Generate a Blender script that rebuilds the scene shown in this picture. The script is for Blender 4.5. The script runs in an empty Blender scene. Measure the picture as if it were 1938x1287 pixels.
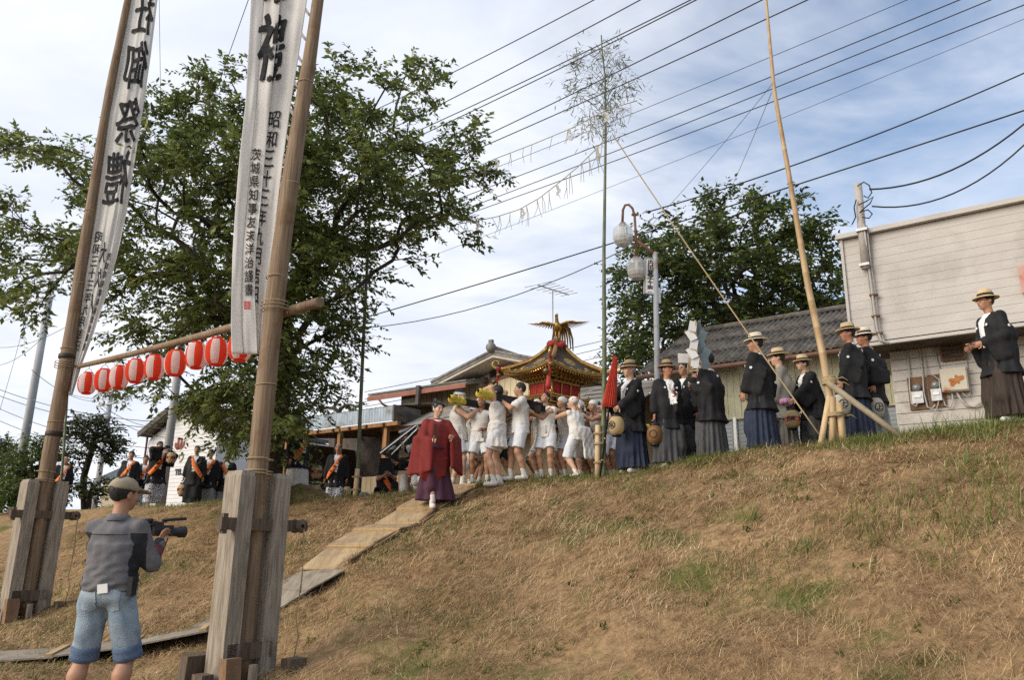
import bpy, bmesh, math, random
import numpy as np
from mathutils import Vector, Matrix
random.seed(7); np.random.seed(7)
D = bpy.data; SC = bpy.context.scene; COL = SC.collection
rad = math.radians
# ------------------------------------------------------------------ camera
F_PX, PITCH, ROLL = 1478.0, rad(15.0), rad(0.8)
CAM = np.array([0.0, 0.0, 1.3])
_Rx = np.array([[1,0,0],[0,math.cos(PITCH+math.pi/2),-math.sin(PITCH+math.pi/2)],[0,math.sin(PITCH+math.pi/2),math.cos(PITCH+math.pi/2)]])
_Rz = np.array([[math.cos(ROLL),-math.sin(ROLL),0],[math.sin(ROLL),math.cos(ROLL),0],[0,0,1]])
_M = _Rx @ _Rz
cd = D.cameras.new('camera'); cam = D.objects.new('camera', cd); COL.objects.link(cam)
cd.sensor_width = 36.0; cd.lens = 36.0*F_PX/1938.0; cd.clip_start = 0.05; cd.clip_end = 4000
m4 = np.eye(4); m4[:3,:3] = _M; m4[:3,3] = CAM
cam.matrix_world = Matrix(m4.tolist()); SC.camera = cam
def K(px, py, d):                      # the point seen at a photo pixel, d metres along the lens axis
    return CAM + _M @ np.array([(px-969)/F_PX, -(py-643.5)/F_PX, -1.0])*d
def proj(P):
    q = _M.T @ (np.asarray(P, float)-CAM); return 969-F_PX*q[0]/q[2], 643.5+F_PX*q[1]/q[2], -q[2]
# ------------------------------------------------------------------ world, sun, exposure
SUN_TO = Vector((-0.80, -0.42, 0.46)).normalized()
w = D.worlds.new('World'); SC.world = w; w.use_nodes = True
nt = w.node_tree; N = nt.nodes; L = nt.links; N.clear()
def nd(tree, typ, **kw):
    n = tree.nodes.new(typ)
    for k, v in kw.items(): setattr(n, k, v)
    return n
def build_world():
    out = nd(nt,'ShaderNodeOutputWorld'); bg = nd(nt,'ShaderNodeBackground'); bg.inputs[1].default_value = 1.0
    sky = nd(nt,'ShaderNodeTexSky', sky_type='NISHITA', sun_disc=False)
    sky.sun_elevation = math.asin(SUN_TO.z); sky.sun_rotation = math.atan2(SUN_TO.x, SUN_TO.y)
    sky.air_density = 1.0; sky.dust_density = 1.6; sky.ozone_density = 1.2
    sc = nd(nt,'ShaderNodeVectorMath', operation='SCALE'); sc.inputs['Scale'].default_value = 0.08
    L.new(sky.outputs[0], sc.inputs[0])
    tc = nd(nt,'ShaderNodeTexCoord'); sep = nd(nt,'ShaderNodeSeparateXYZ'); L.new(tc.outputs['Generated'], sep.inputs[0])
    def ma(op, a, b=None, c=None, clamp=False):
        n = nd(nt,'ShaderNodeMath', operation=op, use_clamp=clamp)
        for i, v in enumerate((a,b,c)):
            if v is None: continue
            if isinstance(v,(int,float)): n.inputs[i].default_value = v
            else: L.new(v, n.inputs[i])
        return n.outputs[0]
    zz = ma('ADD', ma('MAXIMUM', sep.outputs[2], 0.0), 0.16)
    u = ma('DIVIDE', sep.outputs[0], zz); v = ma('DIVIDE', sep.outputs[1], zz)
    cb = nd(nt,'ShaderNodeCombineXYZ'); L.new(u, cb.inputs[0]); L.new(v, cb.inputs[1])
    def noise(scale, detail, rough, dist, rot, scl, loc=(0,0,0)):
        mp = nd(nt,'ShaderNodeMapping'); mp.inputs['Rotation'].default_value = (0,0,rot); mp.inputs['Scale'].default_value = scl
        mp.inputs['Location'].default_value = loc
        L.new(cb.outputs[0], mp.inputs[0]); n = nd(nt,'ShaderNodeTexNoise'); L.new(mp.outputs[0], n.inputs['Vector'])
        n.inputs['Scale'].default_value = scale; n.inputs['Detail'].default_value = detail; n.inputs['Roughness'].default_value = rough; n.inputs['Distortion'].default_value = dist
        return n.outputs[0]
    big = noise(0.75, 5, 0.55, 0.4, rad(25), (1,1.5,1), (1.7,0.4,0))
    wisp = noise(1.7, 7, 0.6, 0.5, rad(-38), (0.8,1.25,1), (0.3,2.1,0))
    # thicker veil on the side of the sun, open blue to the other side
    side = ma('MULTIPLY', sep.outputs[0], -0.52)
    cov = ma('ADD', ma('ADD', ma('MULTIPLY', big, 0.95), ma('MULTIPLY', wisp, 0.75)), side)
    mr = nd(nt,'ShaderNodeMapRange', interpolation_type='SMOOTHSTEP'); L.new(cov, mr.inputs[0])
    mr.inputs[1].default_value = 0.38; mr.inputs[2].default_value = 0.88
    shade = noise(1.5, 6, 0.6, 0.3, rad(10), (1,1.3,1), (5,1,0))
    cr = nd(nt,'ShaderNodeValToRGB'); L.new(shade, cr.inputs[0])
    cr.color_ramp.elements[0].position = 0.33; cr.color_ramp.elements[0].color = (0.33,0.355,0.41,1)
    cr.color_ramp.elements[1].position = 0.68; cr.color_ramp.elements[1].color = (0.43,0.44,0.46,1)
    mx = nd(nt,'ShaderNodeMix', data_type='RGBA'); L.new(mr.outputs[0], mx.inputs[0])
    L.new(sc.outputs[0], mx.inputs[6]); L.new(cr.outputs[0], mx.inputs[7])
    L.new(mx.outputs[2], bg.inputs[0]); L.new(bg.outputs[0], out.inputs[0])
build_world()
sl = D.lights.new('sun','SUN'); sl.energy = 1.5; sl.angle = rad(42); sl.color = (1.0,0.90,0.76)
so = D.objects.new('sun', sl); COL.objects.link(so); so.rotation_euler = (-SUN_TO).to_track_quat('-Z','Y').to_euler()
SC.view_settings.view_transform = 'Standard'; SC.view_settings.look = 'None'; SC.view_settings.gamma = 1; SC.view_settings.use_curve_mapping = False
SC.view_settings.exposure = 1.32
SC.render.engine = 'CYCLES'; SC.cycles.use_denoising = False; SC.cycles.max_bounces = 6; SC.cycles.transparent_max_bounces = 8
# ------------------------------------------------------------------ object helpers
def thing(name, label, cat, loc=(0,0,0), rz=0.0, group=None):
    o = D.objects.new(name, None); COL.objects.link(o); o.location = tuple(float(c) for c in loc); o.rotation_euler = (0,0,rz)
    o.empty_display_size = 0.1
    return tag(o, label, cat, group)
def tag(o, label=None, cat=None, group=None, kind=None):
    if label: o['label'] = label
    if cat: o['category'] = cat
    if group: o['group'] = group
    if kind: o['kind'] = kind
    return o
def link(name, me, parent=None):
    o = D.objects.new(name, me); COL.objects.link(o)
    if parent is not None: o.parent = parent
    return o
def np_mesh(name, V, F, mats=(), mi=None, smooth=False, attrs=None):
    V = np.asarray(V, np.float32).reshape(-1,3); F = np.asarray(F, np.int32)
    me = D.meshes.new(name); n, k = F.shape
    me.vertices.add(len(V)); me.vertices.foreach_set('co', V.ravel())
    me.loops.add(n*k); me.loops.foreach_set('vertex_index', F.ravel())
    me.polygons.add(n); me.polygons.foreach_set('loop_start', np.arange(0,n*k,k,dtype=np.int32))
    me.update(calc_edges=True)
    if smooth: me.polygons.foreach_set('use_smooth', np.ones(n,bool))
    for m in mats: me.materials.append(m)
    if mi is not None: me.polygons.foreach_set('material_index', np.asarray(mi,np.int32))
    for an, av in (attrs or {}).items():
        a = me.attributes.new(an,'FLOAT','POINT'); a.data.foreach_set('value', np.asarray(av,np.float32))
    return me
def rotz(a): c,s=math.cos(a),math.sin(a); return np.array([[c,-s,0],[s,c,0],[0,0,1.0]])
def rotx(a): c,s=math.cos(a),math.sin(a); return np.array([[1.0,0,0],[0,c,-s],[0,s,c]])
def roty(a): c,s=math.cos(a),math.sin(a); return np.array([[c,0,s],[0,1.0,0],[-s,0,c]])
def unit(v): v=np.asarray(v,float); n=np.linalg.norm(v); return v/n if n>1e-9 else np.array([0,0,1.0])
def frame(d):                                  # two unit vectors across direction d
    d = unit(d); up = np.array([0,0,1.0]) if abs(d[2])<0.95 else np.array([1.0,0,0])
    a = unit(np.cross(up,d)); return a, np.cross(d,a)
class MB:                                      # collects solids, then links them as one mesh
    def __init__(s): s.V=[]; s.F=[]; s.mi=[]; s.sm=[]
    def add(s, V, F, mi=0, smooth=False):
        b=len(s.V); s.V.extend([tuple(float(c) for c in v) for v in V])
        for f in F: s.F.append([i+b for i in f]); s.mi.append(mi); s.sm.append(smooth)
        return s
    def box(s, c, size, R=None, mi=0, taper=1.0):
        sx,sy,sz=[q/2 for q in size]; V=[]
        for z,t in ((-sz,1.0),(sz,taper)):
            for x,y in ((-sx,-sy),(sx,-sy),(sx,sy),(-sx,sy)): V.append(np.array([x*t,y*t,z]))
        if R is not None: V=[R@v for v in V]
        V=[v+np.asarray(c) for v in V]
        return s.add(V,[(3,2,1,0),(4,5,6,7),(0,1,5,4),(1,2,6,5),(2,3,7,6),(3,0,4,7)],mi)
    def beam(s, a, b, w, h, mi=0, up=None):    # rectangular bar from a to b
        a=np.asarray(a,float); b=np.asarray(b,float); d=unit(b-a)
        if up is None: X,Y=frame(d)
        else: X=unit(np.cross(up,d)); Y=np.cross(d,X)
        V=[]
        for p in (a,b):
            for x,y in ((-w/2,-h/2),(w/2,-h/2),(w/2,h/2),(-w/2,h/2)): V.append(p+X*x+Y*y)
        return s.add(V,[(3,2,1,0),(4,5,6,7),(0,1,5,4),(1,2,6,5),(2,3,7,6),(3,0,4,7)],mi)
    def tube(s, pts, r, n=8, mi=0, smooth=True, cap=True):
        pts=[np.asarray(p,float) for p in pts]
        rr=[r]*len(pts) if isinstance(r,(int,float)) else list(r)
        V=[];F=[]; X=None
        for i,p in enumerate(pts):
            d=unit((pts[min(i+1,len(pts)-1)]-pts[max(i-1,0)]))
            if X is None: X,Y=frame(d)
            else:
                X=unit(X-d*np.dot(X,d)); Y=np.cross(d,X)
            for k in range(n):
                a=2*math.pi*k/n; V.append(p+(X*math.cos(a)+Y*math.sin(a))*rr[i])
        for i in range(len(pts)-1):
            for k in range(n): F.append((i*n+k,i*n+(k+1)%n,(i+1)*n+(k+1)%n,(i+1)*n+k))
        s.add(V,F,mi,smooth)
        if cap:
            b=len(s.V)-len(V)
            s.F.append([b+k for k in range(n)][::-1]); s.mi.append(mi); s.sm.append(False)
            e=b+(len(pts)-1)*n; s.F.append([e+k for k in range(n)]); s.mi.append(mi); s.sm.append(False)
        return s
    def lathe(s, prof, n=16, c=(0,0,0), R=None, mi=0, smooth=True, sx=1.0, sy=1.0):
        V=[];F=[]; c=np.asarray(c,float)
        for r,z in prof:
            for k in range(n):
                a=2*math.pi*k/n; v=np.array([r*math.cos(a)*sx,r*math.sin(a)*sy,z]); V.append((R@v if R is not None else v)+c)
        for i in range(len(prof)-1):
            for k in range(n): F.append((i*n+k,i*n+(k+1)%n,(i+1)*n+(k+1)%n,(i+1)*n+k))
        return s.add(V,F,mi,smooth)
    def ball(s, c, r, n=10, mi=0, R=None):
        rx,ry,rz=(r,r,r) if isinstance(r,(int,float)) else r
        prof=[(max(1e-4,math.sin(math.pi*i/n)),-math.cos(math.pi*i/n)*rz) for i in range(n+1)]
        return s.lathe(prof,max(8,n),c,R,mi,True,rx,ry)
    def prism(s, poly, d, mi=0):               # polygon (3D points) pushed by vector d
        n=len(poly); V=[np.asarray(p,float) for p in poly]+[np.asarray(p,float)+np.asarray(d) for p in poly]
        F=[list(range(n))[::-1],[n+i for i in range(n)]]+[(i,(i+1)%n,n+(i+1)%n,n+i) for i in range(n)]
        return s.add(V,F,mi)
    def quad(s,a,b,c,d,mi=0): return s.add([a,b,c,d],[(0,1,2,3)],mi)
    def mesh(s,name,mats):
        me=D.meshes.new(name); me.from_pydata(s.V,[],s.F)
        for m in (mats if isinstance(mats,(list,tuple)) else [mats]): me.materials.append(m)
        me.polygons.foreach_set('material_index',s.mi); me.polygons.foreach_set('use_smooth',s.sm)
        me.update(); return me
    def build(s,name,mats,parent=None): return link(name,s.mesh(name,mats),parent)
# ------------------------------------------------------------------ materials
MATS={}
def mat(name, c1, c2=None, scale=6.0, stretch=(1,1,1), rough=0.8, bump=0.0, bscale=None, metal=0.0, detail=5, lo=0.35, hi=0.65,
        attr=None, ramp=None, transl=0.0, coord='Object', c3=None, s3=1.5, spec=0.3, sheen=0.0, alpha=None, emit=None):
    if name in MATS: return MATS[name]
    m=D.materials.new(name); m.use_nodes=True; t=m.node_tree; b=t.nodes['Principled BSDF']; lk=t.links
    b.inputs['Roughness'].default_value=rough; b.inputs['Metallic'].default_value=metal
    b.inputs['Specular IOR Level'].default_value=spec
    if sheen: b.inputs['Sheen Weight'].default_value=sheen
    c4=lambda c:(c[0],c[1],c[2],1)
    tc=nd(t,'ShaderNodeTexCoord'); mp=nd(t,'ShaderNodeMapping'); mp.inputs['Scale'].default_value=stretch; lk.new(tc.outputs[coord],mp.inputs[0])
    col=None
    if attr:
        at=nd(t,'ShaderNodeAttribute',attribute_name=attr); fac=at.outputs['Fac']
        r=nd(t,'ShaderNodeValToRGB'); lk.new(fac,r.inputs[0]); el=r.color_ramp.elements
        st=ramp or [(0,c1),(1,c2)]
        el[0].position,el[0].color=st[0][0],c4(st[0][1]); el[1].position,el[1].color=st[-1][0],c4(st[-1][1])
        for p_,c_ in st[1:-1]: e=el.new(p_); e.color=c4(c_)
        col=r.outputs[0]
    elif c2 is not None:
        n=nd(t,'ShaderNodeTexNoise'); lk.new(mp.outputs[0],n.inputs['Vector']); n.inputs['Scale'].default_value=scale; n.inputs['Detail'].default_value=detail; n.inputs['Roughness'].default_value=0.6
        r=nd(t,'ShaderNodeValToRGB'); lk.new(n.outputs[0],r.inputs[0]); el=r.color_ramp.elements
        el[0].position,el[0].color=lo,c4(c1); el[1].position,el[1].color=hi,c4(c2); col=r.outputs[0]
        if c3 is not None:
            n3=nd(t,'ShaderNodeTexNoise'); lk.new(tc.outputs[coord],n3.inputs['Vector']); n3.inputs['Scale'].default_value=s3; n3.inputs['Detail'].default_value=6; n3.inputs['Roughness'].default_value=0.65
            r3=nd(t,'ShaderNodeMapRange',interpolation_type='SMOOTHSTEP'); lk.new(n3.outputs[0],r3.inputs[0]); r3.inputs[1].default_value=0.5; r3.inputs[2].default_value=0.68
            mx=nd(t,'ShaderNodeMix',data_type='RGBA'); lk.new(r3.outputs[0],mx.inputs[0]); lk.new(col,mx.inputs[6]); mx.inputs[7].default_value=c4(c3); col=mx.outputs[2]
    if col is not None: lk.new(col,b.inputs['Base Color'])
    else: b.inputs['Base Color'].default_value=c4(c1)
    if bump:
        n2=nd(t,'ShaderNodeTexNoise'); lk.new(mp.outputs[0],n2.inputs['Vector']); n2.inputs['Scale'].default_value=bscale or scale*2; n2.inputs['Detail'].default_value=4
        bp=nd(t,'ShaderNodeBump'); bp.inputs['Strength'].default_value=bump; bp.inputs['Distance'].default_value=0.02; lk.new(n2.outputs[0],bp.inputs['Height']); lk.new(bp.outputs[0],b.inputs['Normal'])
    if alpha is not None: b.inputs['Alpha'].default_value=alpha
    if emit: b.inputs['Emission Color'].default_value=c4(emit[0]); b.inputs['Emission Strength'].default_value=emit[1]
    if transl:
        tr=nd(t,'ShaderNodeBsdfTranslucent'); ms=nd(t,'ShaderNodeMixShader'); ms.inputs[0].default_value=transl
        if col is not None: lk.new(col,tr.inputs[0])
        else: tr.inputs[0].default_value=c4(c1)
        lk.new(b.outputs[0],ms.inputs[1]); lk.new(tr.outputs[0],ms.inputs[2]); lk.new(ms.outputs[0],t.nodes['Material Output'].inputs[0])
    MATS[name]=m; return m
# ------------------------------------------------------------------ terrain
CR=np.array([5.9,9.0]); CD=np.array([-0.8,0.6]); CN=np.array([-0.6,-0.8])   # crest point, along the crest, towards the foot
def st(x,y): return (x-CR[0])*CN[0]+(y-CR[1])*CN[1], (x-CR[0])*CD[0]+(y-CR[1])*CD[1]
def sstep(v): v=np.clip(v,0,1); return v*v*(3-2*v)
_rg=np.random.RandomState(3); _nd=_rg.normal(size=(14,2)); _np=_rg.uniform(0,6.28,14)
def bumps(x,y,f):
    o=0
    for i in range(14): o=o+np.sin((x*_nd[i,0]+y*_nd[i,1])*f+_np[i])
    return o/5.3
def ground(x,y,detail=True):
    x=np.asarray(x,float); y=np.asarray(y,float); s,t=st(x,y)
    zc=2.30+0.52*(1-sstep((t-0.0)/7.5))+0.10*np.exp(-((t-7.6)/2.3)**2)-0.02*np.clip(t-8,0,20)*0.2
    v=np.clip((s+0.25)/6.25,0,1); S=0.62*v+0.38*sstep(v)
    # soft shoulder at the crest
    z=zc*(1-S)+0.10*np.clip(-s,0,1.2)*(1-sstep((t-7.2)/3))-0.17*sstep((-s-0.5)/1.6)*sstep((t-8.5)/3)
    z=z-0.05*sstep((s-6)/4)
    if detail:
        k=sstep((s+0.3)/1.0); near=np.where((s>-0.6),1.0,0.3)
        z=z+near*(0.045*bumps(x,y,1.3)+0.034*bumps(x+9,y,3.7)*(0.4+k)+0.034*np.abs(bumps(x-3,y+2,5.5))*k+0.012*bumps(x,y+5,9.0)*k)
        z=z-0.05*k*np.clip(s,0,1)*np.clip(1-s/3,0,1)
    return z
def gz(x,y): return float(ground(x,y))
def hit(px,py,d0=3.0,d1=40.0):                 # first ground point seen through a photo pixel
    d=np.arange(d0,d1,0.02); P=CAM[None,:]+(_M@np.array([(px-969)/F_PX,-(py-643.5)/F_PX,-1.0]))[None,:]*d[:,None]
    below=np.nonzero(P[:,2]<ground(P[:,0],P[:,1]))[0]
    return P[below[0]] if len(below) else P[-1]
def stand(px,py,H,d0=5.0,d1=30.0):             # depth at which a figure H tall whose head top is at the pixel touches the ground
    best=None
    for d in np.arange(d0,d1,0.05):
        P=K(px,py,d); e=abs(P[2]-gz(P[0],P[1])-H)
        if best is None or e<best[0]: best=(e,d,P)
    P=best[2]; return np.array([P[0],P[1],gz(P[0],P[1])]),best[1]
# ------------------------------------------------------------------ ground sheet and its dry grass
def lines(a0,a1,step,far0,far1):
    mid=np.arange(a0,a1+1e-6,step); lo=[];x=a0;d=step
    while x>far0: d*=1.35; x-=d; lo.append(x)
    hi=[];x=a1;d=step
    while x<far1: d*=1.35; x+=d; hi.append(x)
    return np.concatenate([lo[::-1],mid,hi])
def build_ground():
    S=lines(-3,12.5,0.11,-900,900); T=lines(-7,26,0.16,-900,900)
    s,t=np.meshgrid(S,T,indexing='ij'); x=CR[0]+s*CN[0]+t*CD[0]; y=CR[1]+s*CN[1]+t*CD[1]
    z=ground(x,y); n,m=s.shape; V=np.stack([x,y,z],-1).reshape(-1,3)
    i=np.arange(n-1)[:,None]*m+np.arange(m-1)[None,:]
    F=np.stack([i,i+1,i+m+1,i+m],-1).reshape(-1,4)
    g=mat('dry_soil',(0.19,0.122,0.064),(0.35,0.23,0.122),scale=9,stretch=(1,1,1),rough=0.95,bump=0.9,bscale=40,c3=(0.10,0.11,0.03),s3=0.9,detail=8,spec=0.1)
    return tag(link('ground',np_mesh('ground',V,F,[g],smooth=True)),'mown embankment slope covered in dry brown hay',kind='structure')
GROUND=build_ground()
def scatter(n,s0,s1,t0,t1,dref,power,rng,dens=None):
    out=[];tot=0
    while tot<n:
        s=rng.uniform(s0,s1,n*2); t=rng.uniform(t0,t1,n*2)
        x=CR[0]+s*CN[0]+t*CD[0]; y=CR[1]+s*CN[1]+t*CD[1]
        d=np.hypot(x,y); ok=(y>3.2)&(np.abs(x)<0.80*y+1.6)
        p=np.minimum(1,(dref/np.maximum(d,1))**power)
        if dens is not None: p=p*dens(x,y,s,t)
        ok&=rng.uniform(size=len(s))<p
        out.append(np.stack([x[ok],y[ok],s[ok],t[ok]],-1)); tot+=ok.sum()
        if len(out)>60: break
    return np.concatenate(out)[:n]
def strips(P,az,elev,ln,wd,droop,rng,segs=2):
    """curved ribbons: start P, heading az, rising at elev, bending down by droop"""
    n=len(P); h=np.stack([np.cos(az),np.sin(az)],-1); side=np.stack([-np.sin(az),np.cos(az)],-1)
    rows=[]
    for k in range(segs+1):
        f=k/segs; a=elev-droop*f
        hx=ln*f*np.cos(elev-droop*f*0.5); hz=ln*f*np.sin(elev-droop*f*0.5)
        x=P[:,0]+h[:,0]*hx; y=P[:,1]+h[:,1]*hx; z=P[:,2]+hz
        ww=wd*(1-0.75*f)*0.5
        rows.append(np.stack([x+side[:,0]*ww,y+side[:,1]*ww,z],-1)); rows.append(np.stack([x-side[:,0]*ww,y-side[:,1]*ww,z],-1))
    V=np.stack(rows,1); k=V.shape[1]; base=np.arange(n)[:,None]*k
    F=np.concatenate([np.stack([base[:,0]+2*j,base[:,0]+2*j+1,base[:,0]+2*j+3,base[:,0]+2*j+2],-1) for j in range(segs)])
    return V.reshape(-1,3),F,k
def build_hay():
    rng=np.random.RandomState(11)
    thin=lambda x,y,s,t: np.clip(0.85+0.7*bumps(x+31,y-7,2.3)+0.45*bumps(x,y+11,6.0),0.10,1)
    def lay(n,s0,s1,t0,t1,dref,power,lmin,lmax,wd,emax,zoff,dens=thin):
        Q=scatter(n,s0,s1,t0,t1,dref,power,rng,dens); n=len(Q)
        x,y=Q[:,0],Q[:,1]; g=ground(x,y)
        ln=rng.uniform(lmin,lmax,n)
        # neighbouring stalks lie in matted swirls
        base=1.4*bumps(x,y,1.7)+0.9*bumps(x+3,y,4.0)
        az=base*1.6+rng.normal(0,0.9,n)+np.where(rng.uniform(size=n)<0.4,math.pi,0)
        ex=x+np.cos(az)*ln; ey=y+np.sin(az)*ln
        slope=np.arctan2(ground(ex,ey)-g,ln)
        el=slope+np.abs(rng.normal(0,emax,n)); dr=(el-slope)*1.25+rng.uniform(-0.1,0.25,n)
        P=np.stack([x,y,g+rng.uniform(0,zoff,n)],-1)
        V,F,k=strips(P,az,el,ln,rng.uniform(0.6,1.3,n)*wd*np.clip(np.hypot(x,y)/8,0.75,1.7),dr,rng)
        tone=np.clip(0.46+0.14*bumps(x+20,y,1.1)+0.16*bumps(x,y+20,4.5)+0.10*bumps(x+4,y,9)+rng.normal(0,0.2,n),0,1)
        return V,F,np.repeat(tone,k)
    Vs=[];Fs=[];As=[];b=0
    for a in ((230000,-0.5,10.5,-5,20,6.5,1.1,0.04,0.17,0.0045,0.30,0.045),(12000,-0.3,9,-5,14,6.5,1.3,0.15,0.36,0.0045,0.35,0.06)):
        V,F,A=lay(*a); Vs.append(V);Fs.append(F+b);As.append(A);b+=len(V)
    # heaped wisps that stand a little proud of the mat
    C=scatter(1500,-0.1,9.5,-5,18,6.5,0.9,rng); per=46; n=len(C)*per; cx=np.repeat(C[:,0],per); cy=np.repeat(C[:,1],per); rr=np.repeat(rng.uniform(0.05,0.16,len(C)),per); hh=np.repeat(rng.uniform(0.02,0.075,len(C)),per)
    ox=rng.normal(0,1,n)*rr; oy=rng.normal(0,1,n)*rr*0.8; x=cx+ox; y=cy+oy; q=(ox/rr)**2+(oy/rr)**2
    ln=rng.uniform(0.06,0.2,n); az=np.repeat(rng.uniform(0,6.28,len(C)),per)+rng.normal(0,0.8,n); P=np.stack([x,y,ground(x,y)+hh*np.exp(-q*0.5)*rng.uniform(0.2,1,n)],-1)
    V,F,k=strips(P,az,rng.normal(0.15,0.35,n),ln,rng.uniform(0.6,1.3,n)*0.0048*np.clip(np.hypot(x,y)/8,0.75,1.7),rng.uniform(0.1,0.9,n),rng)
    tone=np.clip(np.repeat(rng.normal(0.5,0.2,len(C)),per)+rng.normal(0,0.16,n),0,1); Vs.append(V);Fs.append(F+b);As.append(np.repeat(tone,k));b+=len(V)
    m=mat('hay',(0,0,0),attr='tone',ramp=[(0.0,(0.11,0.066,0.034)),(0.3,(0.27,0.170,0.085)),(0.6,(0.43,0.285,0.148)),(0.85,(0.56,0.405,0.225)),(1.0,(0.68,0.55,0.35))],rough=0.75,spec=0.15)
    tag(link('dry_grass',np_mesh('dry_grass',np.concatenate(Vs),np.concatenate(Fs),[m],attrs={'tone':np.concatenate(As)})),'cut brown grass lying in a matted layer over the embankment slope','dry grass',kind='stuff')
build_hay()
def build_green():
    rng=np.random.RandomState(5); Vs=[];Fs=[];As=[];b=0
    def patch(n,dens,lmin,lmax,wd,s0,s1,t0,t1,bend=0.5):
        nonlocal b
        Q=scatter(n,s0,s1,t0,t1,7,1.0,rng,dens); n=len(Q); x,y=Q[:,0],Q[:,1]
        P=np.stack([x,y,ground(x,y)-0.01],-1); az=rng.uniform(0,6.28,n); ln=rng.uniform(lmin,lmax,n)
        V,F,k=strips(P,az,rng.uniform(0.75,1.5,n),ln,rng.uniform(0.6,1.3,n)*wd*np.clip(np.hypot(x,y)/8,0.8,1.7),rng.uniform(0.1,1.0,n)*bend*2,rng,3)
        Vs.append(V);Fs.append(F+b);As.append(np.repeat(np.clip(0.5+rng.normal(0,0.25,n),0,1),k)); b+=len(V)
    crest=lambda x,y,s,t: np.exp(-((s+0.25)/0.35)**2)*np.clip(0.5+0.5*bumps(x,y,2.5),0.08,1)*np.where(t<9.5,1,0.35)
    patch(14000,crest,0.05,0.17,0.006,-1,0.6,-4,22)
    pt=lambda x,y,s,t: np.clip(bumps(x+4,y-2,1.6)*0.8+bumps(x,y,3.3)*0.6-0.05,0,1)*np.where(s>0,1,0.3)
    patch(34000,pt,0.04,0.13,0.006,-0.2,10,-5,18)
    foot=lambda x,y,s,t: np.clip(0.25+bumps(x+7,y-2,2.2)*0.6,0,1)*np.where((s>4.2)&(t>3),1,0)
    patch(13000,foot,0.04,0.12,0.006,4,10.5,2,19)
    # small broad-leaved weeds
    C=scatter(420,0,10,-4,18,7,0.9,rng); per=9; n=len(C)*per; x=np.repeat(C[:,0],per)+rng.normal(0,0.025,n); y=np.repeat(C[:,1],per)+rng.normal(0,0.025,n)
    V,F,k=strips(np.stack([x,y,ground(x,y)+0.01],-1),rng.uniform(0,6.28,n),rng.uniform(0.2,1.1,n),rng.uniform(0.03,0.085,n),rng.uniform(0.014,0.03,n),rng.uniform(0.2,0.9,n),rng,3)
    Vs.append(V);Fs.append(F+b);As.append(np.repeat(np.clip(0.35+rng.normal(0,0.2,n),0,1),k)); b+=len(V)
    # tall tufts seen on the right half of the slope
    for (px,py,num,r,hh) in ((1830,1010,120,0.42,0.36),(1640,985,110,0.40,0.30),(1895,960,120,0.5,0.4),(1740,960,90,0.35,0.3),(1880,900,120,0.35,0.26),(1420,990,60,0.15,0.25),(1660,1030,70,0.25,0.25),(1530,1040,60,0.16,0.22),
                             (1850,830,130,0.4,0.42),(1790,820,90,0.35,0.36),(1600,850,50,0.25,0.2),(1830,880,70,0.3,0.25),(1490,925,70,0.3,0.2),(1390,905,60,0.3,0.18),(990,1000,60,0.3,0.14),(985,1185,50,0.2,0.1),
                             (345,1075,50,0.15,0.12),(1790,1240,60,0.2,0.1),(1225,900,60,0.35,0.15),(1350,860,80,0.35,0.18),(1470,838,90,0.35,0.2),(1650,815,80,0.3,0.22)):
        c=hit(px,py); n=num; x=c[0]+rng.normal(0,r*0.5,n); y=c[1]+rng.normal(0,r*0.5,n)
        V,F,k=strips(np.stack([x,y,ground(x,y)-0.01],-1),rng.uniform(0,6.28,n),rng.uniform(0.9,1.55,n),rng.uniform(0.4,1.0,n)*hh,np.full(n,0.009),rng.uniform(0.1,1.1,n),rng,3)
        Vs.append(V);Fs.append(F+b);As.append(np.repeat(np.clip(0.55+rng.normal(0,0.22,n),0,1),k)); b+=len(V)
    m=mat('green_grass',(0,0,0),attr='tone',ramp=[(0.0,(0.06,0.080,0.018)),(0.45,(0.14,0.175,0.042)),(0.8,(0.24,0.275,0.082)),(1.0,(0.38,0.34,0.15))],rough=0.6,transl=0.3)
    tag(link('green_grass',np_mesh('green_grass',np.concatenate(Vs),np.concatenate(Fs),[m],attrs={'tone':np.concatenate(As)})),'green grass tufts sprouting through the hay and along the crest','grass',kind='stuff')
build_green()
# ------------------------------------------------------------------ street frame: x along the street to the right, y away from the slope
SRZ=math.atan2(-0.6,0.8); SR=rotz(SRZ)
def street(px,py,yy):                          # where the ray of a photo pixel meets the street plane y = yy -> (x, z)
    v=_M@np.array([(px-969)/F_PX,-(py-643.5)/F_PX,-1.0]); o=SR.T@(CAM-np.array([CR[0],CR[1],0])); q=SR.T@v
    k=(yy-o[1])/q[1]; P=o+q*k; return P[0],P[2]
def sworld(x,y,z): return np.array([CR[0],CR[1],0])+SR@np.array([x,y,z])
class Street:                                  # a building placed in the street frame; part() takes street coordinates
    def __init__(s,name,label,cat,x,y,z=2.3,group=None):
        s.o=np.array([x,y,z]); s.e=thing(name,label,cat,sworld(x,y,z),SRZ,group)
    def part(s,name,mb,mats,parent=None):
        off=s.o
        mb.V=[(v[0]-off[0],v[1]-off[1],v[2]-off[2]) for v in mb.V]
        return mb.build(name,mats,parent or s.e)
siding=mat('pale_siding',(0.44,0.415,0.385),(0.50,0.475,0.445),scale=2.5,stretch=(0.5,1,1),rough=0.7,bump=0.25,bscale=25,detail=8,c3=(0.39,0.365,0.335),s3=0.7)
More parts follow.
